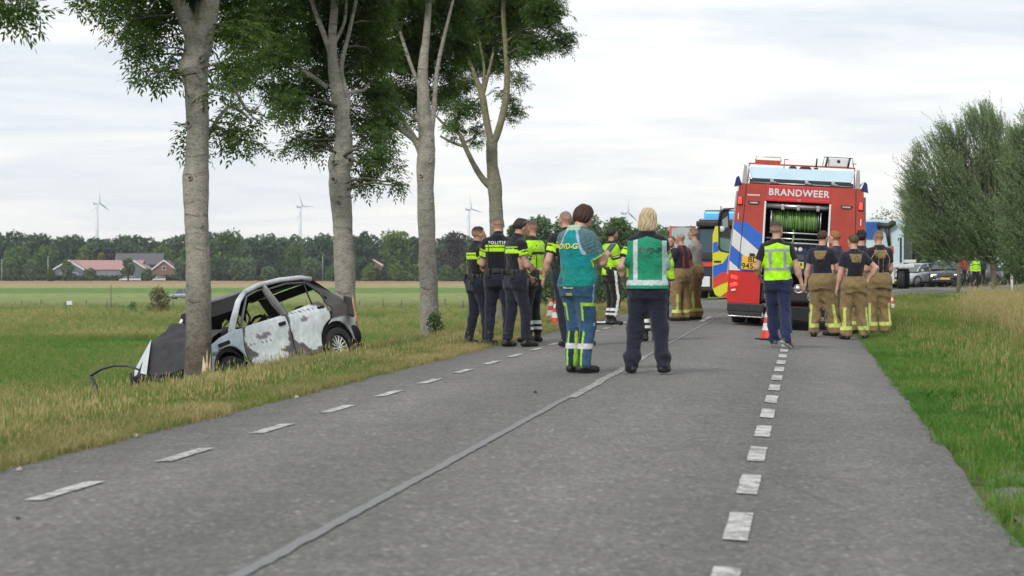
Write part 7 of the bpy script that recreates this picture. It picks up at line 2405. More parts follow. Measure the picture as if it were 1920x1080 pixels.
    b.tube([(-0.34, 0.42, 3.2), (-0.35, 0.42, 2.98)], 0.008, 5); b.tube([(-0.35, 0.42, 3.2), (-0.26, 0.42, 3.19)], 0.008, 5); b.tube([(0.93, 0.42, 3.17), (1.02, 0.42, 3.17)], 0.008, 5)
    b.obj("ladder_beam", REDP, t)
    b = MB(); b.box((-0.66, 0.7, 3.135), (0.48, 0.5, 0.07), bev=0.01); b.obj("red_locker", REDP, t)
    b = MB(); b.tube([(-0.90, 0.6, 3.16), (-0.89, 0.6, 3.235), (-0.42, 0.6, 3.235), (-0.41, 0.6, 3.16)], 0.011, 6); b.obj("locker_rail", CHROME, t)
    b = MB(); b.box((0.68, 0.7, 3.19), (0.40, 0.45, 0.17), bev=0.02); sp_ = b.obj("white_locker", WHITES, t)
    b = MB(); b.lathe([(0.001, 0.46), (0.03, 0.462), (0.03, 0.48)], 12, axis='y'); b.obj("locker_knob", BLK, sp_, (0.68, 0, 3.21))
    b = MB(); b.tube([(0.38, 0.6, 3.10), (0.41, 0.6, 3.285), (0.94, 0.6, 3.285), (0.97, 0.6, 3.12)], 0.010, 6)
    for x in (0.47, 0.89): b.tube([(x - 0.03, 0.42, 3.1), (x, 0.42, 3.27)], 0.022, 6)
    b.obj("locker_frame", BLK, t)
    b = MB(); b.tube([(0.26, 0.42, 3.08), (0.27, 0.42, 3.24)], 0.018, 6); b.tube([(0.22, 0.42, 3.05), (0.30, 0.42, 3.05)], 0.02, 6); b.obj("roof_antenna", BLK, t)
    b = MB()
    for x in (-0.18, 0.02, 0.10): b.lathe([(0.001, 0.09), (0.06, 0.06), (0.10, 0.0)], 12, M=Matrix.Translation((x, 0.8, 3.02)))
    b.obj("coiled_gear", BLK, t)
    return t
fire_engine()

# ------------------------------------------------------------------ generic box truck front and vans
def livery_door():
    """ambulance facing the camera behind the engine, its passenger door swung open"""
    D = 55.0
    sc = F / D
    p = Vector(((1338 - 960) / sc, D, 0)); p.z = float(gz(p.x, D)) + 0.005
    zz = lambda y: CAMH - (y - 503) / sc - p.z
    t = thing("ambulance", "yellow, blue and red striped ambulance behind the fire engine, its door wide open", "ambulance", tuple(p), (0, 0, -TH))
    xx = lambda x: (x - 1338) / sc
    def cut(name, poly, m_, y=0.0, th=0.05):
        b = MB(); b.prism([(xx(a), zz(c)) for a, c in poly], y, y + th, 'y'); return b.obj(name, m_, t)
    d = cut("door", [(1336, 440), (1341, 424), (1347, 424), (1346, 466), (1351, 472), (1380, 478), (1380, 557), (1352, 557), (1341, 553), (1336, 540)], YELS, 0.0, 0.06)
    for nm, poly, m_ in (("stripe", [(1337, 455), (1345, 453), (1346, 466), (1349, 470), (1337, 474)], BLUES), ("stripe", [(1366, 477), (1380, 479), (1380, 508), (1354, 511), (1337, 522), (1337, 498), (1355, 494)], BLUES),
                         ("stripe", [(1354, 511), (1380, 508), (1380, 522), (1352, 533), (1337, 541), (1337, 522)], REDS), ("stripe", [(1367, 544), (1380, 540), (1380, 556.5), (1350, 556.5)], REDS)):
        b = MB(); b.prism([(xx(a), zz(c)) for a, c in poly], -0.006, -0.002, 'y'); b.obj(nm, m_, d)
    b = MB(); b.box((xx(1345), -0.02, zz(490)), (0.17, 0.03, 0.035), bev=0.01); b.obj("door_handle", BLK, d)
    fr = [(1347, 424), (1351, 398), (1357, 393), (1385, 390), (1385, 476), (1356, 472), (1348, 466)]
    b = MB(); b.tube([(xx(a), 0.03, zz(c)) for a, c in fr + [fr[0]]], 0.035, 8); b.obj("window_rim", BLK, d)
    b = MB(); b.prism([(xx(a), zz(c)) for a, c in [(1349, 446), (1385, 452), (1385, 474), (1357, 471), (1350, 464)]], 0.02, 0.03, 'y'); b.obj("door_glass", mat("teal_glass", (0.10, 0.20, 0.19), 0.08, var=0.05), d)
    b = MB()
    b.prism([(xx(a), zz(c)) for a, c in [(1350, 402), (1357, 395), (1366, 394), (1368, 446), (1349, 444)]], 0.05, 0.30, 'y'); m_ = b.obj("wing_mirror", BLK, t)
    b = MB(); b.prism([(xx(a), zz(c)) for a, c in [(1354, 412), (1364, 405), (1365, 425), (1355, 430)]], 0.044, 0.049, 'y'); b.obj("mirror_glass", mat("mirror_grey", (0.25, 0.30, 0.28), 0.1, 0.6, var=0.1), m_)
    b = MB(); b.lathe([(0.001, 0.035), (0.06, 0.04), (0.07, 0.05)], 12, axis='y'); b.obj("mirror_lamp", WHITES, m_, (xx(1353), 0, zz(429)))
    b = MB(); b.prism([(0.42, 0.35), (2.5, 0.35), (2.52, 1.2), (2.35, 2.1), (2.25, 2.65), (0.6, 2.65), (0.5, 2.1), (0.40, 1.2)], 0.05, 5.2, 'y'); b.obj("body", YELS, t)
    b = MB(); b.prism([(0.62, 1.35), (2.33, 1.35), (2.2, 2.1), (0.72, 2.1)], 0.03, 0.049, 'y'); b.obj("windscreen", GLS, t)
    b = MB(); b.box((1.45, 0.3, 2.72), (1.3, 0.3, 0.14), bev=0.04); b.obj("light_bar", LAMP_BLUE, t)
    for x in (0.62, 2.3):
        wheel(t, (x, 0.9, 0.34), 0.34, 0.22, 0.2, STEEL, 'x', side=1 if x > 1.4 else -1)
        wheel(t, (x, 4.2, 0.34), 0.34, 0.22, 0.2, STEEL, 'x', side=1 if x > 1.4 else -1)
livery_door()

def blue_lorry():
    D = 80.0
    sc = F / D
    p = Vector(((1372 - 960) / sc, D, 0)); p.z = float(gz(p.x, D)) + 0.005
    t = thing("fire_lorry", "dark blue lorry cab facing the camera with blue light bar and open red door", "lorry", tuple(p), (0, 0, -TH - 0.05))
    NV = mat("navy_paint", (0.012, 0.022, 0.055), 0.3, var=0.12, scale=2, coat=0.4)
    b = MB(); b.box((0, 1.0, 1.45), (2.5, 2.0, 2.15), bev=0.12); b.obj("cab", NV, t)
    b = MB(); b.box((0, -0.03, 2.62), (2.46, 0.35, 0.20), bev=0.05); b.obj("sun_visor", BLK, t)
    b = MB(); b.box((0, -0.012, 2.02), (2.20, 0.05, 0.85), bev=0.05); b.obj("windscreen", mat("lorry_glass", (0.05, 0.085, 0.12), 0.12, var=0.1, scale=2), t)
    b = MB(); b.box((0, -0.02, 1.47), (2.3, 0.05, 0.22), bev=0.03); b.obj("front_band", BLK, t)
    b = MB(); b.box((0, -0.035, 1.25), (2.1, 0.03, 0.05)); b.box((-0.65, -0.035, 1.18), (0.7, 0.02, 0.10)); b.obj("red_trim", REDS, t)
    b = MB(); b.box((0, -0.03, 0.52), (2.45, 0.12, 0.5), bev=0.06); b.obj("bumper", BLK, t)
    for x in (-0.92, 0.92):
        b = MB(); b.box((x, -0.10, 0.60), (0.34, 0.05, 0.36), bev=0.05); b.obj("headlight", WHITES, t)
    b = MB(); b.box((0, 0.6, 2.75), (2.3, 1.2, 0.10), bev=0.04); b.obj("roof", NV, t)
    b = MB(); b.box((0.0, 0.35, 2.93), (2.0, 0.45, 0.26), bev=0.08); b.obj("light_bar", LAMP_BLUE, t)
    b = MB(); b.box((0, 0.35, 3.08), (1.9, 0.3, 0.04)); b.tube([(-0.4, 0.3, 3.05), (-0.4, 0.3, 3.25)], 0.02, 6); b.obj("roof_rack", BLK, t)
    b = MB(); b.box((0, 4.2, 1.7), (2.5, 4.2, 2.3), bev=0.05); b.obj("box_body", REDP, t)
    for x in (-1.08, 1.08):
        for y in (1.0, 4.9): wheel(t, (x, y, 0.48), 0.48, 0.28, 0.28, STEEL, 'x', side=1 if x > 0 else -1)
    # open red door at the left with its window
    dd = bpy.data.objects.new("open_door", None); COL.objects.link(dd); dd.parent = t; dd.location = (-1.30, 0.15, 0)
    b = MB()
    b.box((-0.45, 0, 1.15), (0.88, 0.07, 0.95), bev=0.02)
    b.tube([(-0.86, 0, 1.6), (-0.86, 0, 2.52), (-0.02, 0, 2.52), (-0.02, 0, 1.6)], 0.05, 8)
    b.obj("door_panel", REDS, dd)
    b = MB(); b.box((-0.44, 0, 2.05), (0.80, 0.02, 0.90)); b.obj("door_glass", mat("pale_glass", (0.35, 0.42, 0.44), 0.08, var=0.05), dd)
blue_lorry()

def crane_lorry():
    D = 118.0
    sc = F / D
    p = Vector(((1655 - 960) / sc, D, 0)); p.z = float(gz(p.x, D))
    yaw = road_dir(118) * 1.0
    t = thing("crane_lorry", "pale blue and white recovery lorry beyond the fire engine", "lorry", tuple(p), (0, 0, -0.08))
    PBL = mat("pale_blue_paint", (0.50, 0.62, 0.68), 0.4, var=0.06, scale=1); WB = mat("lorry_white", (0.60, 0.62, 0.62), 0.45, var=0.06, scale=1)
    b = MB(); b.box((0.05, 1.4, 2.42), (2.05, 2.8, 2.30), bev=0.05); b.obj("box_body", PBL, t)
    b = MB(); b.box((-0.55, -0.02, 3.0), (0.85, 0.06, 0.9), bev=0.05); b.obj("blue_tarpaulin", mat("tarp_blue", (0.02, 0.09, 0.35), 0.6, var=0.3, scale=3), t)
    b = MB(); b.tube([(-0.3, -0.2, 3.3), (0.25, -0.22, 3.22), (0.5, -0.2, 3.38), (0.65, -0.2, 3.36)], [0.14, 0.16, 0.17, 0.1], 8); b.tube([(0.2, -0.2, 3.2), (0.32, -0.2, 2.2)], [0.13, 0.08], 8); b.obj("crane_arm", BLK, t)
    b = MB(); b.box((0.92, -0.01, 2.0), (0.10, 0.04, 1.3)); b.box((0.80, -0.01, 2.55), (0.04, 0.04, 0.15)); b.obj("locker_gap", BLK, t)
    b = MB(); b.prism([(0.42, 1.85), (0.58, 1.85), (0.54, 2.20), (0.47, 2.20)], -0.03, -0.0, 'y'); b.obj("red_triangle", REDS, t)
    b = MB(); b.box((0.30, 1.6, 1.18), (2.6, 3.4, 0.18), bev=0.03); b.obj("deck", WB, t)
    b = MB(); b.box((1.42, 2.2, 2.2), (0.55, 0.4, 1.75)); b.obj("grey_body", mat("grey_slats", (0.16, 0.17, 0.16), 0.7, var=0.2, scale=5), t)
    b = MB(); b.box((1.35, 0.6, 1.42), (0.75, 0.9, 0.16), bev=0.03); b.obj("side_locker", WB, t)
    b = MB(); b.box((0.25, 0.1, 0.68), (0.7, 0.3, 0.80), bev=0.05); b.obj("rear_frame", WB, t)
    b = MB(); b.box((0.22, -0.08, 0.72), (0.34, 0.06, 0.30), bev=0.03); b.obj("tail_lamp_box", BLK, t)
    for x, y in ((0.95, 0.5), (-0.85, 0.5), (1.35, 1.8), (-0.85, 1.9)):
        wheel(t, (x, y, 0.52), 0.52, 0.32, 0.30, STEEL, 'x', side=1)
    b = MB(); b.box((-0.1, 5.3, 1.7), (2.3, 2.0, 2.3), bev=0.15); b.obj("cab", PBL, t)
crane_lorry()

# ------------------------------------------------------------------ passenger cars
def car(name, label, cat, loc, rot, paint, L_=4.5, Wd=1.78, H=1.5, estate=False, lights=False, suv=False, group=None, van=False):
    """local frame: x forward, y left, z up; origin on the ground at the middle"""
    t = thing(name, label, cat, loc, rot, group)
    hx, hy = L_ / 2, Wd / 2
    gc = 0.20 if not suv else 0.26
    zb = 0.92 if not suv else 1.05                       # belt
    wr_ = 0.325 if not suv else 0.37
    ax = L_ * 0.29
    # lower body: lofted slices along x
    xs = [-hx, -hx + 0.10, -hx + 0.45, -ax, -0.3, 0.5, ax - 0.1, hx - 0.35, hx - 0.08, hx]
    top = [zb - 0.15, zb - 0.02, zb, zb + 0.0, zb - 0.02, zb - 0.04, zb - 0.10, zb - 0.22, zb - 0.32, zb - 0.42]
    if estate or suv or van: top[0] = zb
    wd = [hy * 0.86, hy * 0.94, hy, hy, hy, hy, hy, hy * 0.95, hy * 0.86, hy * 0.78]
    b = MB()
    rings = []
    for x, z1, w in zip(xs, top, wd):
        lo = gc + (0.12 if x in (xs[0], xs[-1]) else 0)
        rings.append([(x, -w * 0.94, lo), (x, -w, lo + 0.18), (x, -w, z1 - 0.22), (x, -w * 0.93, z1), (x, 0, z1 + 0.03), (x, w * 0.93, z1), (x, w, z1 - 0.22), (x, w, lo + 0.18), (x, w * 0.94, lo)])
    n = 9
    vs = [v for r in rings for v in r]; fs = []
    for i in range(len(rings) - 1):
        for k in range(n):
            fs.append((i * n + k, i * n + (k + 1) % n, (i + 1) * n + (k + 1) % n, (i + 1) * n + k))
    fs += [tuple(range(n)), tuple(range((len(rings) - 1) * n, len(rings) * n))[::-1]]
    b._add(vs, fs, smooth=True)
    body = b.obj("body", paint, t)
    # greenhouse
    if van or estate or suv:
        gx = [-hx + 0.12, -hx + 0.38, -0.2, 0.55, ax - 0.05]; gh = [zb, H - 0.06, H, H - 0.05, zb - 0.04]
    else:
        gx = [-hx + 0.55, -hx + 1.25, -0.1, 0.45, ax - 0.05]; gh = [zb, H - 0.05, H, H - 0.06, zb - 0.04]
    b = MB()
    rings = []
    for x, z1 in zip(gx, gh):
        w0, w1 = hy * 0.92, hy * (0.92 - 0.28 * (z1 - zb + 0.04) / (H - zb))
        rings.append([(x, -w0, zb - 0.05), (x, -w1, z1), (x, w1, z1), (x, w0, zb - 0.05)])
    vs = [v for r in rings for v in r]; fs = []
    for i in range(len(rings) - 1):
        for k in range(4):
            fs.append((i * 4 + k, i * 4 + (k + 1) % 4, (i + 1) * 4 + (k + 1) % 4, (i + 1) * 4 + k))
    b._add(vs, fs, smooth=False); b.obj("glasshouse", GLS, t)
    b = MB()
    top_ = [(x, (hy * (0.92 - 0.28)), z) for x, z in zip(gx[1:4], gh[1:4])]
    b._add([(x, y * s_, z + 0.012) for x, y, z in top_ for s_ in (-1, 1)], [(0, 1, 3, 2), (2, 3, 5, 4)])
    b.obj("roof", paint, t, fix=False)
    b = MB()
    for s_ in (-1, 1):
        for i in (1, 2, 3):
            w0, w1 = hy * 0.93, hy * (0.93 - 0.28 * (gh[i] - zb + 0.04) / (H - zb))
            x1 = gx[i] if i == 2 else (gx[0] if i == 1 else gx[4]); z1 = zb - 0.02
            b.tube([(x1, s_ * w0, z1), (gx[i], s_ * w1, gh[i])], 0.035, 6)
        b.tube([(gx[i], s_ * hy * 0.66, gh[i] + 0.005) for i in (1, 2, 3)], 0.03, 6)
    b.obj("pillars", paint, t)
    for s_ in (-1, 1):
        for x in (-ax, ax):
            wheel(t, (x, s_ * (hy - 0.11), wr_), wr_, 0.21, wr_ * 0.66, STEEL, 'y', spokes=7, side=s_)
            b = MB(); b.lathe([(wr_ * 1.13, -0.01), (wr_ * 1.13, 0.012), (wr_ * 0.9, 0.012), (wr_ * 0.9, -0.01)], 24, axis='y'); b.obj("wheel_arch", BLK, t, (x, s_ * (hy + 0.0), wr_))
        b = MB(); b.box((0.05, s_ * (hy + 0.004), zb - 0.30), (0.012, 0.008, 0.5)); b.box((0.25, s_ * (hy + 0.006), zb - 0.15), (0.16, 0.02, 0.03)); b.box((-0.75, s_ * (hy + 0.006), zb - 0.15), (0.16, 0.02, 0.03)); b.box((0.0, s_ * (hy + 0.002), gc + 0.08), (1.9, 0.02, 0.12)); b.obj("door_trim", BLK, t)
        b = MB(); b.box((ax - 0.35, s_ * (hy + 0.10), zb + 0.05), (0.10, 0.18, 0.12), bev=0.03); b.obj("mirror", paint, t)
        b = MB(); b.box((hx - 0.10, s_ * hy * 0.68, zb - 0.40), (0.12, 0.34, 0.13), bev=0.03); b.obj("headlight", LAMP_WHITE if lights else WHITES, t)
        b = MB(); b.box((-hx + 0.01, s_ * hy * 0.74, zb - 0.22), (0.06, 0.22, 0.20), bev=0.02); b.obj("tail_light", REDS, t)
    b = MB(); b.box((hx - 0.02, 0, gc + 0.33), (0.06, Wd * 0.52, 0.16), bev=0.02); b.box((hx - 0.03, 0, gc + 0.12), (0.06, Wd * 0.70, 0.14), bev=0.02); b.obj("grille", BLK, t)
    b = MB(); b.box((hx + 0.015, 0, gc + 0.22), (0.015, 0.52, 0.11)); b.obj("number_plate", PLATE, t)
    b = MB(); b.tube([(hx + 0.01, -Wd * 0.26, gc + 0.30), (hx + 0.02, 0, gc + 0.26), (hx + 0.01, Wd * 0.26, gc + 0.30)], 0.012, 6); b.obj("grille_trim", CHROME, t)
    return t
SILV = mat("silver_paint", (0.50, 0.53, 0.56), 0.30, 0.4, var=0.04, coat=0.4)
NAVYP = mat("dark_car_paint", (0.018, 0.022, 0.030), 0.28, var=0.05, coat=0.5)
def place_car(xp, D, heading):
    """heading: direction the nose points, degrees anticlockwise from +X"""
    X = (xp - 960) * D / F
    return (X, D, float(gz(X, D)) + 0.004), (0, 0, radians(heading))
l, r = place_car(1722, 131, 222); car("silver_car", "silver car standing between the recovery lorry and the dark car", "car", l, r, SILV, 4.0, 1.68, 1.36)
l, r = place_car(1774, 130, 258); car("dark_car", "dark car facing the camera with its headlights on", "car", l, r, NAVYP, 4.4, 1.8, 1.48, suv=True, lights=True)
l, r = place_car(1822, 137, 225); car("black_car", "black car parked half behind the willow stems, right of the dark car", "car", l, r, NAVYP, 4.4, 1.8, 1.45)
D_ = 352.0
car("grey_van", "silver people carrier driving across the meadow behind the scorched trunk", "car", ((343 - 960) * D_ / F, D_, -3.68), (0, 0, radians(180)), mat("grey_blue_paint", (0.25, 0.29, 0.34), 0.3, 0.3, var=0.04), 4.4, 1.8, 1.62, estate=True)
for i, (xp, lab) in enumerate([(236, "white car parked left of the long barn's gable"), (252, "second white car before the barn gable"), (298, "white car parked before the brick gable house")]):
    car("white_car", lab, "car", ((xp - 960) * 860 / F, 860, -3.7), (0, 0, radians(180 + 10 * i)), WHITES, 4.8, 1.9, 1.9, estate=True, group="white cars at the farm")

# ------------------------------------------------------------------ the burnt out hatchback
def wreck():
    R_ = Matrix.Rotation(4.156304, 3, 'Z') @ Matrix.Rotation(0.115413, 3, 'Y') @ Matrix.Rotation(0.28733, 3, 'X')
    t = thing("burnt_car", "burnt out white hatchback wrapped nose first around the scorched tree trunk", "car", (-3.00397, 33.3913, -0.57193))
    t.rotation_euler = R_.to_euler()
    rs = random.Random(9)
    BURN = attr_mat("burnt_paint", 0.55, 0.35, 60, spec=0.4)
    RUST = mat("scorched_steel", (0.075, 0.068, 0.065), 0.8, 0.2, var=0.45, scale=7, bump=0.5, bscale=30)
    CHAR = mat("charred_inside", (0.012, 0.011, 0.012), 0.9, var=0.4, scale=9, bump=0.5, bscale=40)
    PALE = (0.76, 0.82, 0.86); ASH = (0.42, 0.43, 0.46); BRN = (0.105, 0.092, 0.088); DK = (0.03, 0.028, 0.030)
    def nz(x, z, s, o=0): return mnoise.noise(Vector((x * s, z * s, o)))
    def ysurf(x, z):
        y = 0.815 - 0.05 * ((z - 0.55) / 0.4) ** 2 * (1 if z < 0.55 else 0.6)
        if z > 0.90: y -= (z - 0.90) * 0.52
        y -= 0.16 * max(0, (x - 2.3) / 0.9) ** 2 + 0.14 * max(0, (-0.2 - x) / 0.5) ** 2
        y += 0.018 * sin(z * 9) * (1 if z < 0.9 else 0)
        y += 0.012 * nz(x, z, 5, 2) + 0.02 * nz(x, z, 2, 5)
        return y
    def dents(x, z): return 0
    def panel(name, poly, colf, side=1, th=0.02, parent=t, step=0.028, m_=BURN, dy=0.0):
        bm = bmesh.new()
        fc = bm.faces.new([bm.verts.new((p[0], 0, p[1])) for p in poly])
        xa, xb = min(p[0] for p in poly), max(p[0] for p in poly); za, zb_ = min(p[1] for p in poly), max(p[1] for p in poly)
        x = xa + step
        while x < xb:
            bmesh.ops.bisect_plane(bm, geom=list(bm.verts) + list(bm.edges) + list(bm.faces), plane_co=(x, 0, 0), plane_no=(1, 0, 0)); x += step
        z = za + step
        while z < zb_:
            bmesh.ops.bisect_plane(bm, geom=list(bm.verts) + list(bm.edges) + list(bm.faces), plane_co=(0, 0, z), plane_no=(0, 0, 1)); z += step
        co = [(v.co.x, v.co.z) for v in bm.verts]
        for v in bm.verts: v.co.y = side * (ysurf(v.co.x, v.co.z) + dy)
        bmesh.ops.triangulate(bm, faces=[f for f in bm.faces if len(f.verts) > 4])
        r_ = bmesh.ops.extrude_face_region(bm, geom=list(bm.faces))
        ev = [g for g in r_['geom'] if isinstance(g, bmesh.types.BMVert)]
        for v in ev: v.co.y -= side * th
        for v in bm.verts: pass
        inner = set(v.index for v in ev)
        bmesh.ops.recalc_face_normals(bm, faces=list(bm.faces))
        for f in bm.faces: f.smooth = True
        me = bpy.data.meshes.new(name); bm.to_mesh(me)
        evs = set(id(v) for v in ev)
        cols = np.ones((len(me.vertices), 4), np.float32)
        bm.verts.ensure_lookup_table()
        for i, v in enumerate(bm.verts):
            cols[i, :3] = DK if id(v) in evs else colf(v.co.x, v.co.z)
        bm.free()
        me.materials.append(m_)
        a = me.color_attributes.new("col", 'FLOAT_COLOR', 'POINT'); a.data.foreach_set("color", cols.ravel())
        return link_mesh(name, me, parent)
    def blob(x, z, cx, cz, rx, rz, w=0.35, s=6, o=0):
        d = sqrt(((x - cx) / rx) ** 2 + ((z - cz) / rz) ** 2)
        return d + w * nz(x, z, s, o) < 1
    def mixc(a, b, f): return tuple(p * (1 - f) + q * f for p, q in zip(a, b))
    def dark(x, z): return mixc(BRN, (0.17, 0.155, 0.15), 0.5 + 0.5 * nz(x, z, 9, 3))
    def pale(x, z, o): return mixc(PALE, (0.84, 0.87, 0.88), 0.5 + 0.6 * nz(x, z, 4, o))
    def arch(cx, cz, r, a0, a1, n=14): return [(cx + r * cos(a0 + (a1 - a0) * i / n), cz + r * sin(a0 + (a1 - a0) * i / n)) for i in range(n + 1)]
    def c_front(x, z):
        if blob(x, z, 1.52, 0.70, 0.54, 0.25, 0.35, 5, 1) or blob(x, z, 1.62, 0.375, 0.38, 0.095, 0.3, 6, 2) or blob(x, z, 1.35, 0.80, 0.32, 0.16, 0.3, 5, 3):
            if blob(x, z, 1.64, 0.70, 0.15, 0.035, 0.9, 9, 4): return mixc(ASH, BRN, 0.5)
            if abs(z - (0.615 + 0.02 * (x - 1.5))) < 0.012 and abs((x * 11) % 1 - 0.5) < 0.13 and x > 1.35: return DK
            return pale(x, z, 7)
        return dark(x, z)
    def c_rear(x, z):
        if blob(x, z, 0.55, 0.73, 0.48, 0.31, 0.3, 4.5, 11) or blob(x, z, 0.50, 0.52, 0.30, 0.16, 0.3, 5, 12):
            if blob(x, z, 0.66, 0.80, 0.11, 0.035, 0.8, 8, 14): return mixc(ASH, BRN, 0.6)
            if abs(z - 0.925) < 0.014 and abs((x * 10) % 1 - 0.5) < 0.2: return DK
            return pale(x, z, 17)
        return dark(x, z)
    def c_fend(x, z):
        if blob(x, z, 2.62, 0.60, 0.14, 0.05, 0.6, 8, 21): return (0.16, 0.20, 0.17)
        if z < 0.36: return dark(x, z)
        return mixc((0.62, 0.73, 0.82), (0.42, 0.48, 0.54), max(0, min(1, 0.45 + 0.9 * nz(x, z, 3, 22))))
    def c_quart(x, z):
        if z < 0.72: return mixc((0.60, 0.65, 0.70), BRN, max(0, min(1, 0.35 + 1.2 * nz(x, z, 4, 31))))
        return mixc(BRN, DK, 0.3 + 0.5 * nz(x, z, 5, 33))
    # left side
    panel("front_door", [(1.06, 0.27), (1.98, 0.25), (2.06, 0.36), (2.10, 0.62), (2.04, 0.87), (1.06, 0.925), (1.03, 0.60)], c_front)
    panel("rear_door", [(0.46, 0.30), (1.03, 0.275), (1.00, 0.60), (1.035, 0.93), (0.10, 1.02), (0.02, 0.86)] + [(0.08, 0.72)] + arch(0, 0.30, 0.42, 1.15, 0.15, 8), c_rear)
    panel("front_fender", [(2.09, 0.28), (2.10, 0.62), (2.05, 0.86), (2.25, 0.86), (2.55, 0.80), (2.80, 0.70), (2.90, 0.55), (2.88, 0.40), (2.82, 0.30)] + arch(2.44, 0.29, 0.375, 0.15, pi - 0.15, 16), c_fend)
    panel("quarter_panel", arch(0, 0.30, 0.37, 0.25, pi - 0.25, 16)[::-1][:0] + [(-0.50, 0.34), (-0.61, 0.46), (-0.64, 0.62), (-0.60, 0.80), (-0.50, 1.0), (-0.30, 1.20), (-0.16, 1.33), (-0.02, 1.36), (-0.12, 1.20), (-0.16, 1.04), (-0.02, 1.0), (-0.03, 0.86), (0.03, 0.72)] + arch(0, 0.30, 0.375, 1.2, pi - 0.15, 14), c_quart)
    panel("sill", [(0.40, 0.17), (2.05, 0.17), (2.05, 0.25), (0.42, 0.27)], lambda x, z: dark(x, z), dy=-0.02)
    # right side, seen from inside through the openings
    for nm, poly in (("right_door", [(1.06, 0.27), (2.05, 0.27), (2.06, 0.80), (1.06, 0.84)]), ("right_rear_door", [(0.42, 0.30), (1.03, 0.275), (1.03, 0.85), (0.0, 0.92), (0.3, 0.6)]), ("right_quarter", [(-0.6, 0.35), (-0.35, 0.5), (0.0, 0.70), (-0.02, 0.95), (-0.30, 1.15), (-0.6, 0.8)]), ("right_fender", [(2.1, 0.6), (2.1, 0.84), (2.7, 0.75), (2.8, 0.5), (2.5, 0.68)])):
        panel(nm, poly, lambda x, z: mixc(BRN, DK, 0.5), side=-1, step=0.12)
    # door handles, side rub strip hole
    for x, z, nm in ((1.19, 0.80, "door_handle"), (0.20, 0.905, "door_handle")):
        b = MB(); b.box((0, 0, 0), (0.15, 0.03, 0.055), bev=0.02); o = b.obj(nm, CHAR, t, (x, ysurf(x, z) + 0.008, z)); o.rotation_euler = (0, 0.06, 0)
    b = MB(); b.box((0, 0, 0), (0.24, 0.02, 0.055), bev=0.02); o = b.obj("side_lamp_hole", CHAR, t, (2.50, ysurf(2.5, 0.7) + 0.004, 0.705)); o.rotation_euler = (0, 0.1, 0)
    b = MB(); b.box((0, 0, 0), (0.19, 0.05, 0.30), bev=0.03); o = b.obj("tail_lamp_hole", RUST, t, (-0.50, ysurf(-0.5, 0.86) + 0.0, 0.84)); o.rotation_euler = (0, -0.25, 0.2)
    # pillars and roof
    GREYP = attr_mat("heat_greyed_paint", 0.5, 0.3, 50)
    def rail(name, pts, r_, col, sq=(1, 0.75)):
        b = MB(); b.tube(pts, r_, 8, squash=sq)
        me = b.mesh(name, GREYP)
        c = np.ones((len(me.vertices), 4), np.float32)
        for i, v in enumerate(me.vertices):
            f = 0.5 + 0.8 * mnoise.noise(v.co * 5)
            c[i, :3] = mixc(col, BRN, max(0, min(0.8, f - 0.45)))
        a = me.color_attributes.new("col", 'FLOAT_COLOR', 'POINT'); a.data.foreach_set("color", c.ravel())
        return link_mesh(name, me, t)
    def yr(z): return 0.815 - (z - 0.90) * 0.52
    for s_ in (1, -1):
        rail("front_pillar", [(2.22, 0.76, 0.84), (2.04, 0.72, 1.02), (1.74, 0.64, 1.25), (1.48, 0.575, 1.37)] if s_ > 0 else [(1.80, -0.52, 0.90), (1.72, -0.55, 1.1), (1.60, -0.56, 1.26), (1.48, -0.575, 1.37)], [0.055, 0.05, 0.045, 0.045], (0.74, 0.80, 0.85))
        rail("roof_rail", [(1.48, s_ * 0.575, 1.37), (1.1, s_ * 0.56, 1.43), (0.6, s_ * 0.555, 1.445), (0.15, s_ * 0.56, 1.42), (-0.05, s_ * 0.575, 1.37)], 0.050, (0.82, 0.85, 0.87))
        rail("centre_pillar", [(1.045, s_ * 0.79, 0.90), (1.04, s_ * 0.68, 1.16), (1.03, s_ * 0.56, 1.42)], [0.05, 0.045, 0.04], (0.46, 0.46, 0.46), (1.3, 0.5))
        rail("window_strip", [(0.33, s_ * 0.77, 0.98), (0.22, s_ * 0.66, 1.20), (0.12, s_ * 0.58, 1.40)], 0.012, DK)
        rail("door_frame", [(2.02, s_ * 0.775, 0.87), (1.78, s_ * 0.70, 1.08), (1.50, s_ * 0.605, 1.30), (1.25, s_ * 0.585, 1.35), (1.09, s_ * 0.58, 1.36), (1.09, s_ * 0.68, 1.1), (1.09, s_ * 0.80, 0.91)], 0.020, (0.20, 0.20, 0.21))
        rail("rear_door_frame", [(0.99, s_ * 0.80, 0.92), (0.98, s_ * 0.60, 1.34), (0.55, s_ * 0.60, 1.37), (0.12, s_ * 0.60, 1.33), (-0.04, s_ * 0.68, 1.14), (0.0, s_ * 0.76, 1.01)], 0.020, (0.14, 0.14, 0.15))
    b = MB()
    rs_ = 9
    vs, fs = [], []
    for i in range(10):
        x = 1.46 - i * 0.165
        for j in range(rs_):
            y = -0.56 + 1.12 * j / (rs_ - 1)
            z = 1.40 + 0.045 * sin(pi * i / 9) + 0.03 * cos(y * 2.6) - 0.03 + 0.025 * nz(x, y, 3, 41) - 0.05 * max(0, 1 - abs(x - 0.9) * 2) * max(0, 1 - abs(y + 0.1) * 2)
            vs.append((x, y, z))
    for i in range(9):
        for j in range(rs_ - 1):
            k = i * rs_ + j; fs.append((k, k + 1, k + rs_ + 1, k + rs_))
    b._add(vs, fs, smooth=True); me = b.mesh("roof_skin", mat("heat_white_roof", (0.60, 0.62, 0.64), 0.6, var=0.35, scale=4, bump=0.3, bscale=30)); link_mesh("roof_skin", me, t)
    b = MB(); b._add([(v[0], v[1], v[2] - 0.02) for v in vs], fs, smooth=True); b.obj("roof_lining", CHAR, t)
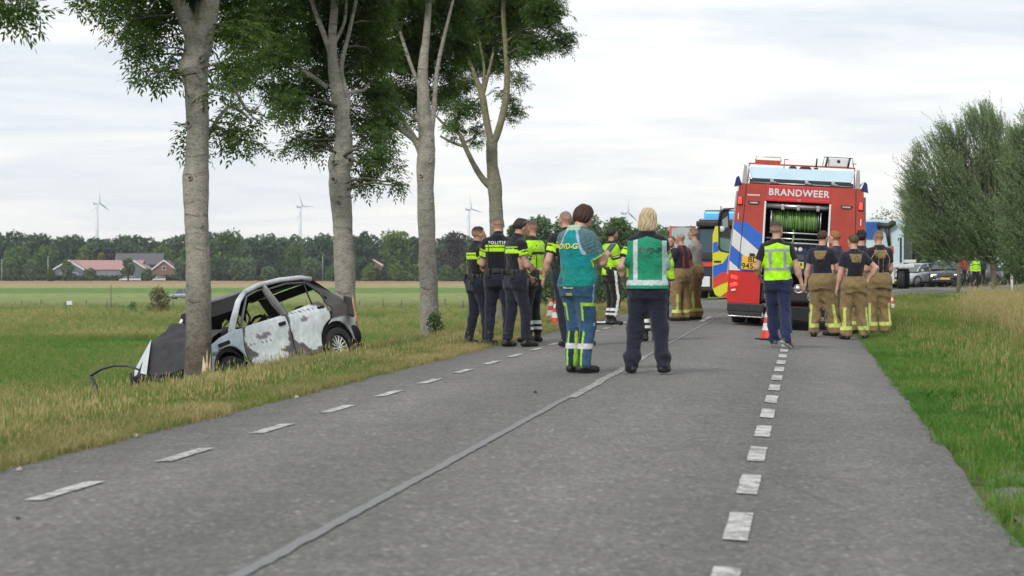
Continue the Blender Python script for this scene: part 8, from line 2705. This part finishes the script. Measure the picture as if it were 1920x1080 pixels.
    rail("windscreen_header", [(1.49, 0.57, 1.37), (1.52, 0.0, 1.41), (1.49, -0.57, 1.37)], 0.05, (0.22, 0.22, 0.23))
    rail("rear_header", [(-0.05, 0.57, 1.37), (-0.12, 0.0, 1.40), (-0.05, -0.57, 1.37)], 0.05, (0.20, 0.19, 0.19))
    b = MB()
    b._add([(1.74, 0.60, 1.16), (1.66, -0.60, 1.20), (1.54, -0.58, 1.38), (1.54, 0.58, 1.38), (1.68, 0.59, 1.15), (1.60, -0.59, 1.19)], [(0, 1, 2, 3), (1, 0, 4, 5)])
    b.obj("sun_visor_char", CHAR, t)
    def fill_dark(x, z): return mixc(DK, (0.012, 0.011, 0.012), 0.6)  # added dark sheets across the far windows, standing in for the shaded interior
    panel("dark_window_fill", [(1.12, 0.84), (1.40, 0.86), (1.50, 1.02), (1.80, 0.98), (1.98, 0.84), (1.74, 1.20), (1.50, 1.36), (1.10, 1.42)], fill_dark, side=-1, step=0.15, th=0.006)
    panel("dark_window_fill", [(0.98, 0.95), (0.96, 1.40), (0.20, 1.40), (0.45, 1.30), (0.75, 1.10)], fill_dark, side=-1, step=0.15, th=0.006)
    # dark sheet added under the roof as interior shade, seats burnt to black slabs
    b = MB()
    vs2, fs2 = [], []
    for i in range(15):
        x = 1.50 - i * 0.10
        dp = 0.20 + 0.10 * sin(i * 1.9) + (0.10 if 3 < i < 9 else 0)
        for j in range(4):
            vs2.append((x, -0.50 + 0.03 * sin(i * 2 + j) - 0.05 * j, 1.37 - dp * j / 3 + 0.03 * sin(i * pi / 14)))
    for i in range(14):
        for j in range(3):
            k = i * 4 + j; fs2.append((k, k + 1, k + 5, k + 4))
    b._add(vs2, fs2); b.obj("dark_roof_drape", CHAR, t)
    for x, y in ((1.10, 0.34), (1.10, -0.34), (0.14, 0.0)):
        b = MB(); b.box((x, y, 0.66), (0.12, 0.44 if x > 1 else 1.2, 0.56), rot=(0, -0.15, 0), bev=0.05); b.box((x + 0.27, y, 0.38), (0.48, 0.44 if x > 1 else 1.2, 0.12), bev=0.04); b.obj("burnt_seat", CHAR, t)
    # tailgate
    b = MB()
    vs, fs = [], []
    for i in range(9):
        f = i / 8
        x = -0.62 + 0.05 * (1 - abs(2 * f - 1)) + (0.50 * max(0, (f - 0.45) / 0.55) ** 1.2); z = 0.40 + 0.95 * f
        for j in range(7):
            y = (-0.70 + 1.40 * j / 6) * (1 - 0.22 * max(0, f - 0.5) * 2)
            vs.append((x - 0.07 * cos(y * 1.6), y, z))
    for i in range(8):
        for j in range(6):
            if 4 <= i <= 6 and 1 <= j <= 4: continue
            k = i * 7 + j; fs.append((k, k + 1, k + 8, k + 7))
    b._add(vs, fs, smooth=True); b.obj("tailgate", RUST, t)
    b = MB(); b.tube([(-0.42, -0.80, 0.42), (-0.66, -0.60, 0.44), (-0.72, 0, 0.44), (-0.66, 0.60, 0.44), (-0.42, 0.80, 0.42)], 0.11, 10, squash=(0.7, 1.3)); b.obj("rear_bumper", CHAR, t)
    # floor, dashboard, seat frames, steering wheel
    b = MB(); b.box((0.9, 0, 0.25), (3.0, 1.50, 0.06)); b.box((2.12, 0, 0.66), (0.12, 1.45, 0.50), bev=0.03); b.obj("floor_and_bulkhead", CHAR, t)
    b = MB(); b.tube([(1.98, -0.68, 0.80), (1.92, -0.3, 0.86), (1.90, 0.1, 0.84), (1.94, 0.45, 0.87), (1.98, 0.68, 0.80)], 0.10, 8); b.obj("dashboard", CHAR, t)
    for x, y in ((1.18, 0.36), (1.18, -0.36), (0.22, 0.36), (0.22, -0.36)):
        b = MB()
        b.tube([(x + 0.45, y - 0.2, 0.42), (x, y - 0.22, 0.40), (x - 0.12, y - 0.2, 0.95), (x - 0.10, y - 0.05, 1.02), (x - 0.10, y + 0.05, 1.02), (x - 0.12, y + 0.2, 0.95), (x, y + 0.22, 0.40), (x + 0.45, y + 0.2, 0.42)], 0.022, 6)
        for k in range(4): b.tube([(x - 0.03 - 0.02 * k, y - 0.2, 0.5 + 0.12 * k), (x - 0.03 - 0.02 * k, y + 0.2, 0.5 + 0.12 * k)], 0.008, 4)
        for k in range(3): b.tube([(x + 0.1 + 0.12 * k, y - 0.2, 0.42), (x + 0.1 + 0.12 * k, y + 0.2, 0.42)], 0.008, 4)
        b.obj("seat_frame", CHAR, t)
    b = MB()
    b.lathe([(0.18, -0.01), (0.195, 0), (0.18, 0.01), (0.165, 0)], 20, axis='x', M=Matrix.Translation((1.76, 0.37, 0.88)) @ Matrix.Rotation(-0.4, 4, 'Y')); b.obj("steering_wheel", CHAR, t)
    # front end: wheel housing, engine lump, crushed hood thrown up beyond the trunk
    b = MB()
    for q in range(16):
        b.box((2.30 + rs.uniform(-0.1, 0.42), rs.uniform(-0.6, 0.5), 0.50 + rs.uniform(-0.2, 0.15)), (rs.uniform(0.1, 0.35), rs.uniform(0.1, 0.4), rs.uniform(0.1, 0.3)), rot=(rs.uniform(-.5, .5), rs.uniform(-.5, .5), rs.uniform(-1, 1)), bev=0.02)
    b.obj("engine", CHAR, t)
    b = MB(); b.lathe([(0.36, -0.16), (0.36, 0.12), (0.30, 0.14)], 24, axis='y', M=Matrix.Translation((2.44, 0.62, 0.30))); b.lathe([(0.36, -0.16), (0.36, 0.12), (0.30, 0.14)], 24, axis='y', M=Matrix.Translation((0.0, 0.62, 0.31))); b.obj("wheel_housing", CHAR, t)
    ALLOY = mat("alloy_wheel", (0.78, 0.79, 0.78), 0.45, 0.0, var=0.1, scale=12)
    w_ = wheel(t, (0.0, 0.72, 0.29), 0.295, 0.19, 0.195, ALLOY, 'y', spokes=14, side=1)
    w_ = wheel(t, (2.42, 0.70, 0.25), 0.285, 0.18, 0.175, mat("sooty_steel_rim", (0.13, 0.125, 0.12), 0.7, 0.4, var=0.3, scale=20), 'y', spokes=0, side=1); w_.rotation_euler = (0.05, 0, -0.12)
    for x in (0.0, 2.35): wheel(t, (x, -0.70, 0.29), 0.29, 0.19, 0.19, RUST, 'y', side=-1)
    # bonnet, buckled
    b = MB()
    vs, fs = [], []
    nx, ny = 16, 13
    def hood(f, g):
        x = 2.08 + 0.64 * f; y = 0.55 - g * (0.80 + 0.5 * f)
        z = 0.90 + 0.34 * g * (1 - f) ** 0.7 + 0.10 * sin(f * 2.2) - 0.42 * f ** 1.4 + 0.06 * math.exp(-((f - 0.55) / 0.10) ** 2) * g + 0.05 * nz(f * 3, g * 3, 2, 51)
        return (x, y, z)
    for i in range(nx):
        for j in range(ny):
            vs.append(hood(i / (nx - 1), j / (ny - 1)))
    for i in range(nx - 1):
        for j in range(ny - 1):
            k = i * ny + j; fs.append((k, k + 1, k + ny + 1, k + ny))
    b._add(vs, fs, smooth=True)
    hm_ = mat("charred_bonnet", (0.032, 0.032, 0.038), 0.5, 0.25, var=0.5, scale=6, bump=0.4, bscale=25)
    b.obj("bonnet", hm_, t)
    # dark front fascia dropping from the bonnet's edge to the ground and the pale right wing tip
    b = MB()
    e = [hood(1, j / 12) for j in range(13)]
    lo = [(p[0] - 0.10 + 0.08 * sin(i), p[1], p[2] - 0.45 + 0.03 * sin(i * 2)) for i, p in enumerate(e)]
    b._add(e + lo, [(i, i + 1, 14 + i, 13 + i) for i in range(12)]); b.obj("front_fascia", CHAR, t)
    b = MB()
    p = e[-1]; q = e[-2]
    h6 = Vector(hood(0.50, 1.0)); h8 = Vector(hood(0.78, 0.97)); h1 = Vector(hood(1.0, 0.93))
    up_ = Vector((0.02, 0.03, 0.03))
    b._add([h6 + up_, h8 + up_ + Vector((0, 0.10, 0)), h1 + up_ + Vector((0, 0.14, -0.02)), Vector(p) + Vector((0.03, -0.10, -0.08)), Vector(hood(0.78, 1.0)) + Vector((0.0, -0.13, -0.03))], [(0, 1, 2, 3), (0, 3, 4)]); b.obj("right_wing_tip", mat("ash_white_paint", (0.52, 0.58, 0.62), 0.55, var=0.15, scale=6), t, fix=False)
    return t
WR = wreck()
# torn trim strips lying in the grass beyond the wreck
def debris():
    D = 30.2
    b = MB()
    pts = [(262, 694), (240, 686), (215, 685), (190, 692), (171, 704)]
    b.tube([px(x, y, D + 0.1 * i) for i, (x, y) in enumerate(pts)], [0.022, 0.028, 0.03, 0.03, 0.026], 8, squash=(1, 0.6))
    b.tube([px(170, 703, D + 0.5), px(176, 718, D + 0.45), px(188, 745, D + 0.4)], [0.03, 0.032, 0.012], 6, squash=(1.2, 0.5))
    o = b.obj("torn_door_seal", mat("torn_rubber", (0.045, 0.05, 0.055), 0.5, var=0.3, scale=12))
    props(o, "torn bent strip of car trim arching out of the grass left of the wreck", "car debris")
    b = MB()
    for i, (x, y) in enumerate([(232, 742), (262, 738), (247, 747)]):
        p = px(x, y, 27.5)
        p.z = float(gz(p.x, 27.5)) + 0.10
        b.box(p, (0.22, 0.10, 0.05), rot=(0.3 * i, 0.2, 0.7 * i), bev=0.01)
    props(b.obj("panel_fragment", mat("fragment_grey", (0.30, 0.31, 0.32), 0.6, var=0.3)), "grey shards of car body scattered in the verge grass", "car debris")
debris()

# ------------------------------------------------------------------ cones and small things
CONE_R = mat("cone_red", (0.62, 0.045, 0.02), 0.5, var=0.08); CONE_W = mat("cone_white", (0.62, 0.63, 0.62), 0.45, var=0.06)
def cone(label, xp, yb, D, h=0.5, tilt=(0, 0), group="red and white traffic cones"):
    X = (xp - 960) * D / F
    t = thing("traffic_cone", label, "traffic cone", (X, D, float(gz(X, D)) + 0.006), (tilt[0], tilt[1], 0.3), group)
    b = MB(); b.box((0, 0, 0.015), (h * 0.62, h * 0.62, 0.03), bev=0.008); b.obj("base", BLK if "black" in label else CONE_R, t)
    r = lambda z: h * 0.20 * (1 - z / h) + h * 0.045
    for z0, z1, m_ in ((0.03, 0.30, CONE_R), (0.30, 0.52, CONE_W), (0.52, 0.70, CONE_R), (0.70, 0.86, CONE_W), (0.86, 1.0, CONE_R)):
        b = MB(); b.lathe([(r(h * z0), h * z0), (r(h * z1), h * z1)] + ([(0.001, h)] if z1 == 1.0 else []), 20); b.obj("band", m_, t)
cone("traffic cone with a black base beside the walking man's left foot", 1440, 638, 35.6, 0.50)
cone("left one of two traffic cones on the verge behind the teal shirt", 1033, 600, 46.5, 0.50)
cone("right one of two traffic cones on the verge, white cloth beside it", 1042, 606, 44.6, 0.48)
cone("traffic cone right of the legs of the person in teal, on a white cloth", 1111, 604, 45.0, 0.42)
cone("traffic cone just right of the rightmost firefighter", 1672, 575, 62.0, 0.5)
def cloth(label, xp, D, w, d, seed):
    X = (xp - 960) * D / F; z = float(gz(X, D))
    V, Fc = [], []
    n = 9
    for i in range(n):
        for j in range(n):
            x, y = (i / (n - 1) - 0.5) * w, (j / (n - 1) - 0.5) * d
            V.append((X + x, D + y, z + 0.02 + 0.05 * max(0, mnoise.noise(Vector((x * 6, y * 6, seed))) + 0.35)))
    for i in range(n - 1):
        for j in range(n - 1):
            k = i * n + j; Fc.append((k, k + n, k + n + 1, k + 1))
    o = link_mesh("white_sheet", np_mesh("white_sheet", V, Fc, mat("white_cloth", (0.62, 0.64, 0.68), 0.8, var=0.08, scale=8), True))
    props(o, label, "cloth")
cloth("crumpled white sheet on the ground at the left pair of cones", 1027, 45.6, 0.22, 0.9, 1)
cloth("crumpled white sheet on the road under the single cone", 1120, 44.8, 0.46, 1.0, 2)
def lump(label, xp, yp, r, D=None, m_=None):
    D = D or (CAMH * F / (yp - 503)); X = (xp - 960) * D / F
    b = MB(); b.lathe([(r, 0), (r * 0.9, r * 0.5), (r * 0.4, r * 0.9), (0.001, r)], 9)
    for v in b.bm.verts: v.co *= 1 + 0.3 * mnoise.noise(v.co * 40 + Vector((xp, 0, 0)))
    o = b.obj("debris_lump", m_ or CHARR, loc=(X, D, float(gz(X, D)) + 0.006)); props(o, label, "debris")
CHARR = mat("black_lump", (0.02, 0.02, 0.02), 0.9, var=0.3)
lump("small black lump on the asphalt between the seam and the left dashes", 1004, 738, 0.018)
lump("small black lump at the lower left of the road", 33, 972, 0.012)
for i, (xp, yp) in enumerate([(556, 736), (254, 806), (36, 868)]):
    lump(["pale scrap on the left road edge near the wreck", "pale scrap at the left road edge below the torn trim", "pale scrap at the far left road edge"][i], xp, yp + 2, 0.02, m_=mat("pale_scrap", (0.30, 0.28, 0.25), 0.8, var=0.2))
t = thing("marker_post", "short white reflector post by the far bend at the right", "post", ((1897 - 960) * 118 / F, 118, float(gz((1897 - 960) * 118 / F, 118))))
b = MB(); b.prism([(-0.06, 0), (0.06, 0), (0.05, 0.85), (-0.05, 0.95)], -0.04, 0.04, 'y'); b.obj("post", WHITES, t)
b = MB(); b.box((0, -0.045, 0.75), (0.06, 0.01, 0.12)); b.obj("reflector", REDS, t)

# people at the parked cars in the distance
def far_person(label, xp, D, H, hd, topc, legc, seed, hivis=False):
    X, Y = at(xp, D)
    figure(label, X, Y, H, radians(hd), seed=seed, res=0.022, group="people at the parked cars", hair=dict(style='short', col=(0.05, 0.035, 0.02)),
           top=dict(JACKET, fold=0.004) if hivis else dict(FFTEE, col=topc, long=True, sr=(0.08, 0.065)), legs=dict(col=legc, fold=0.004))
far_person("distant person in a red top behind the black car", 1806, 134, 1.78, 200, (0.45, 0.03, 0.03), NAVY, 61)
far_person("distant person in a bright yellow jacket standing at the black car", 1829, 128, 1.82, 170, HIVIS, BLACK, 62, True)
far_person("distant person in dark clothes beside the distant yellow jacket", 1841, 135, 1.80, 190, (0.02, 0.03, 0.03), BLACK, 63)
far_person("distant person in white and red left of the distant yellow jacket", 1790, 134, 1.78, 190, (0.5, 0.45, 0.45), NAVY, 64)

# ------------------------------------------------------------------ haze
def haze():
    b = MB()
    b.box((0, 3000, (42 - 5.0) / 2 + 0.0), (7600, 6200, 47.0))
    m = bpy.data.materials.new("haze_air"); m.use_nodes = True
    nt_ = m.node_tree
    nt_.nodes.remove(_bsdf(m))
    v = nt_.nodes.new("ShaderNodeVolumePrincipled")
    v.inputs["Color"].default_value = (0.86, 0.92, 1.0, 1)
    v.inputs["Density"].default_value = HAZE
    v.inputs["Anisotropy"].default_value = 0.2
    o_ = [n for n in nt_.nodes if n.type == 'OUTPUT_MATERIAL'][0]
    nt_.links.new(v.outputs[0], o_.inputs["Volume"])
    o = b.obj("haze", m); props(o, kind="stuff")
HAZE = 0.00010
if HAZE > 0:
    haze()
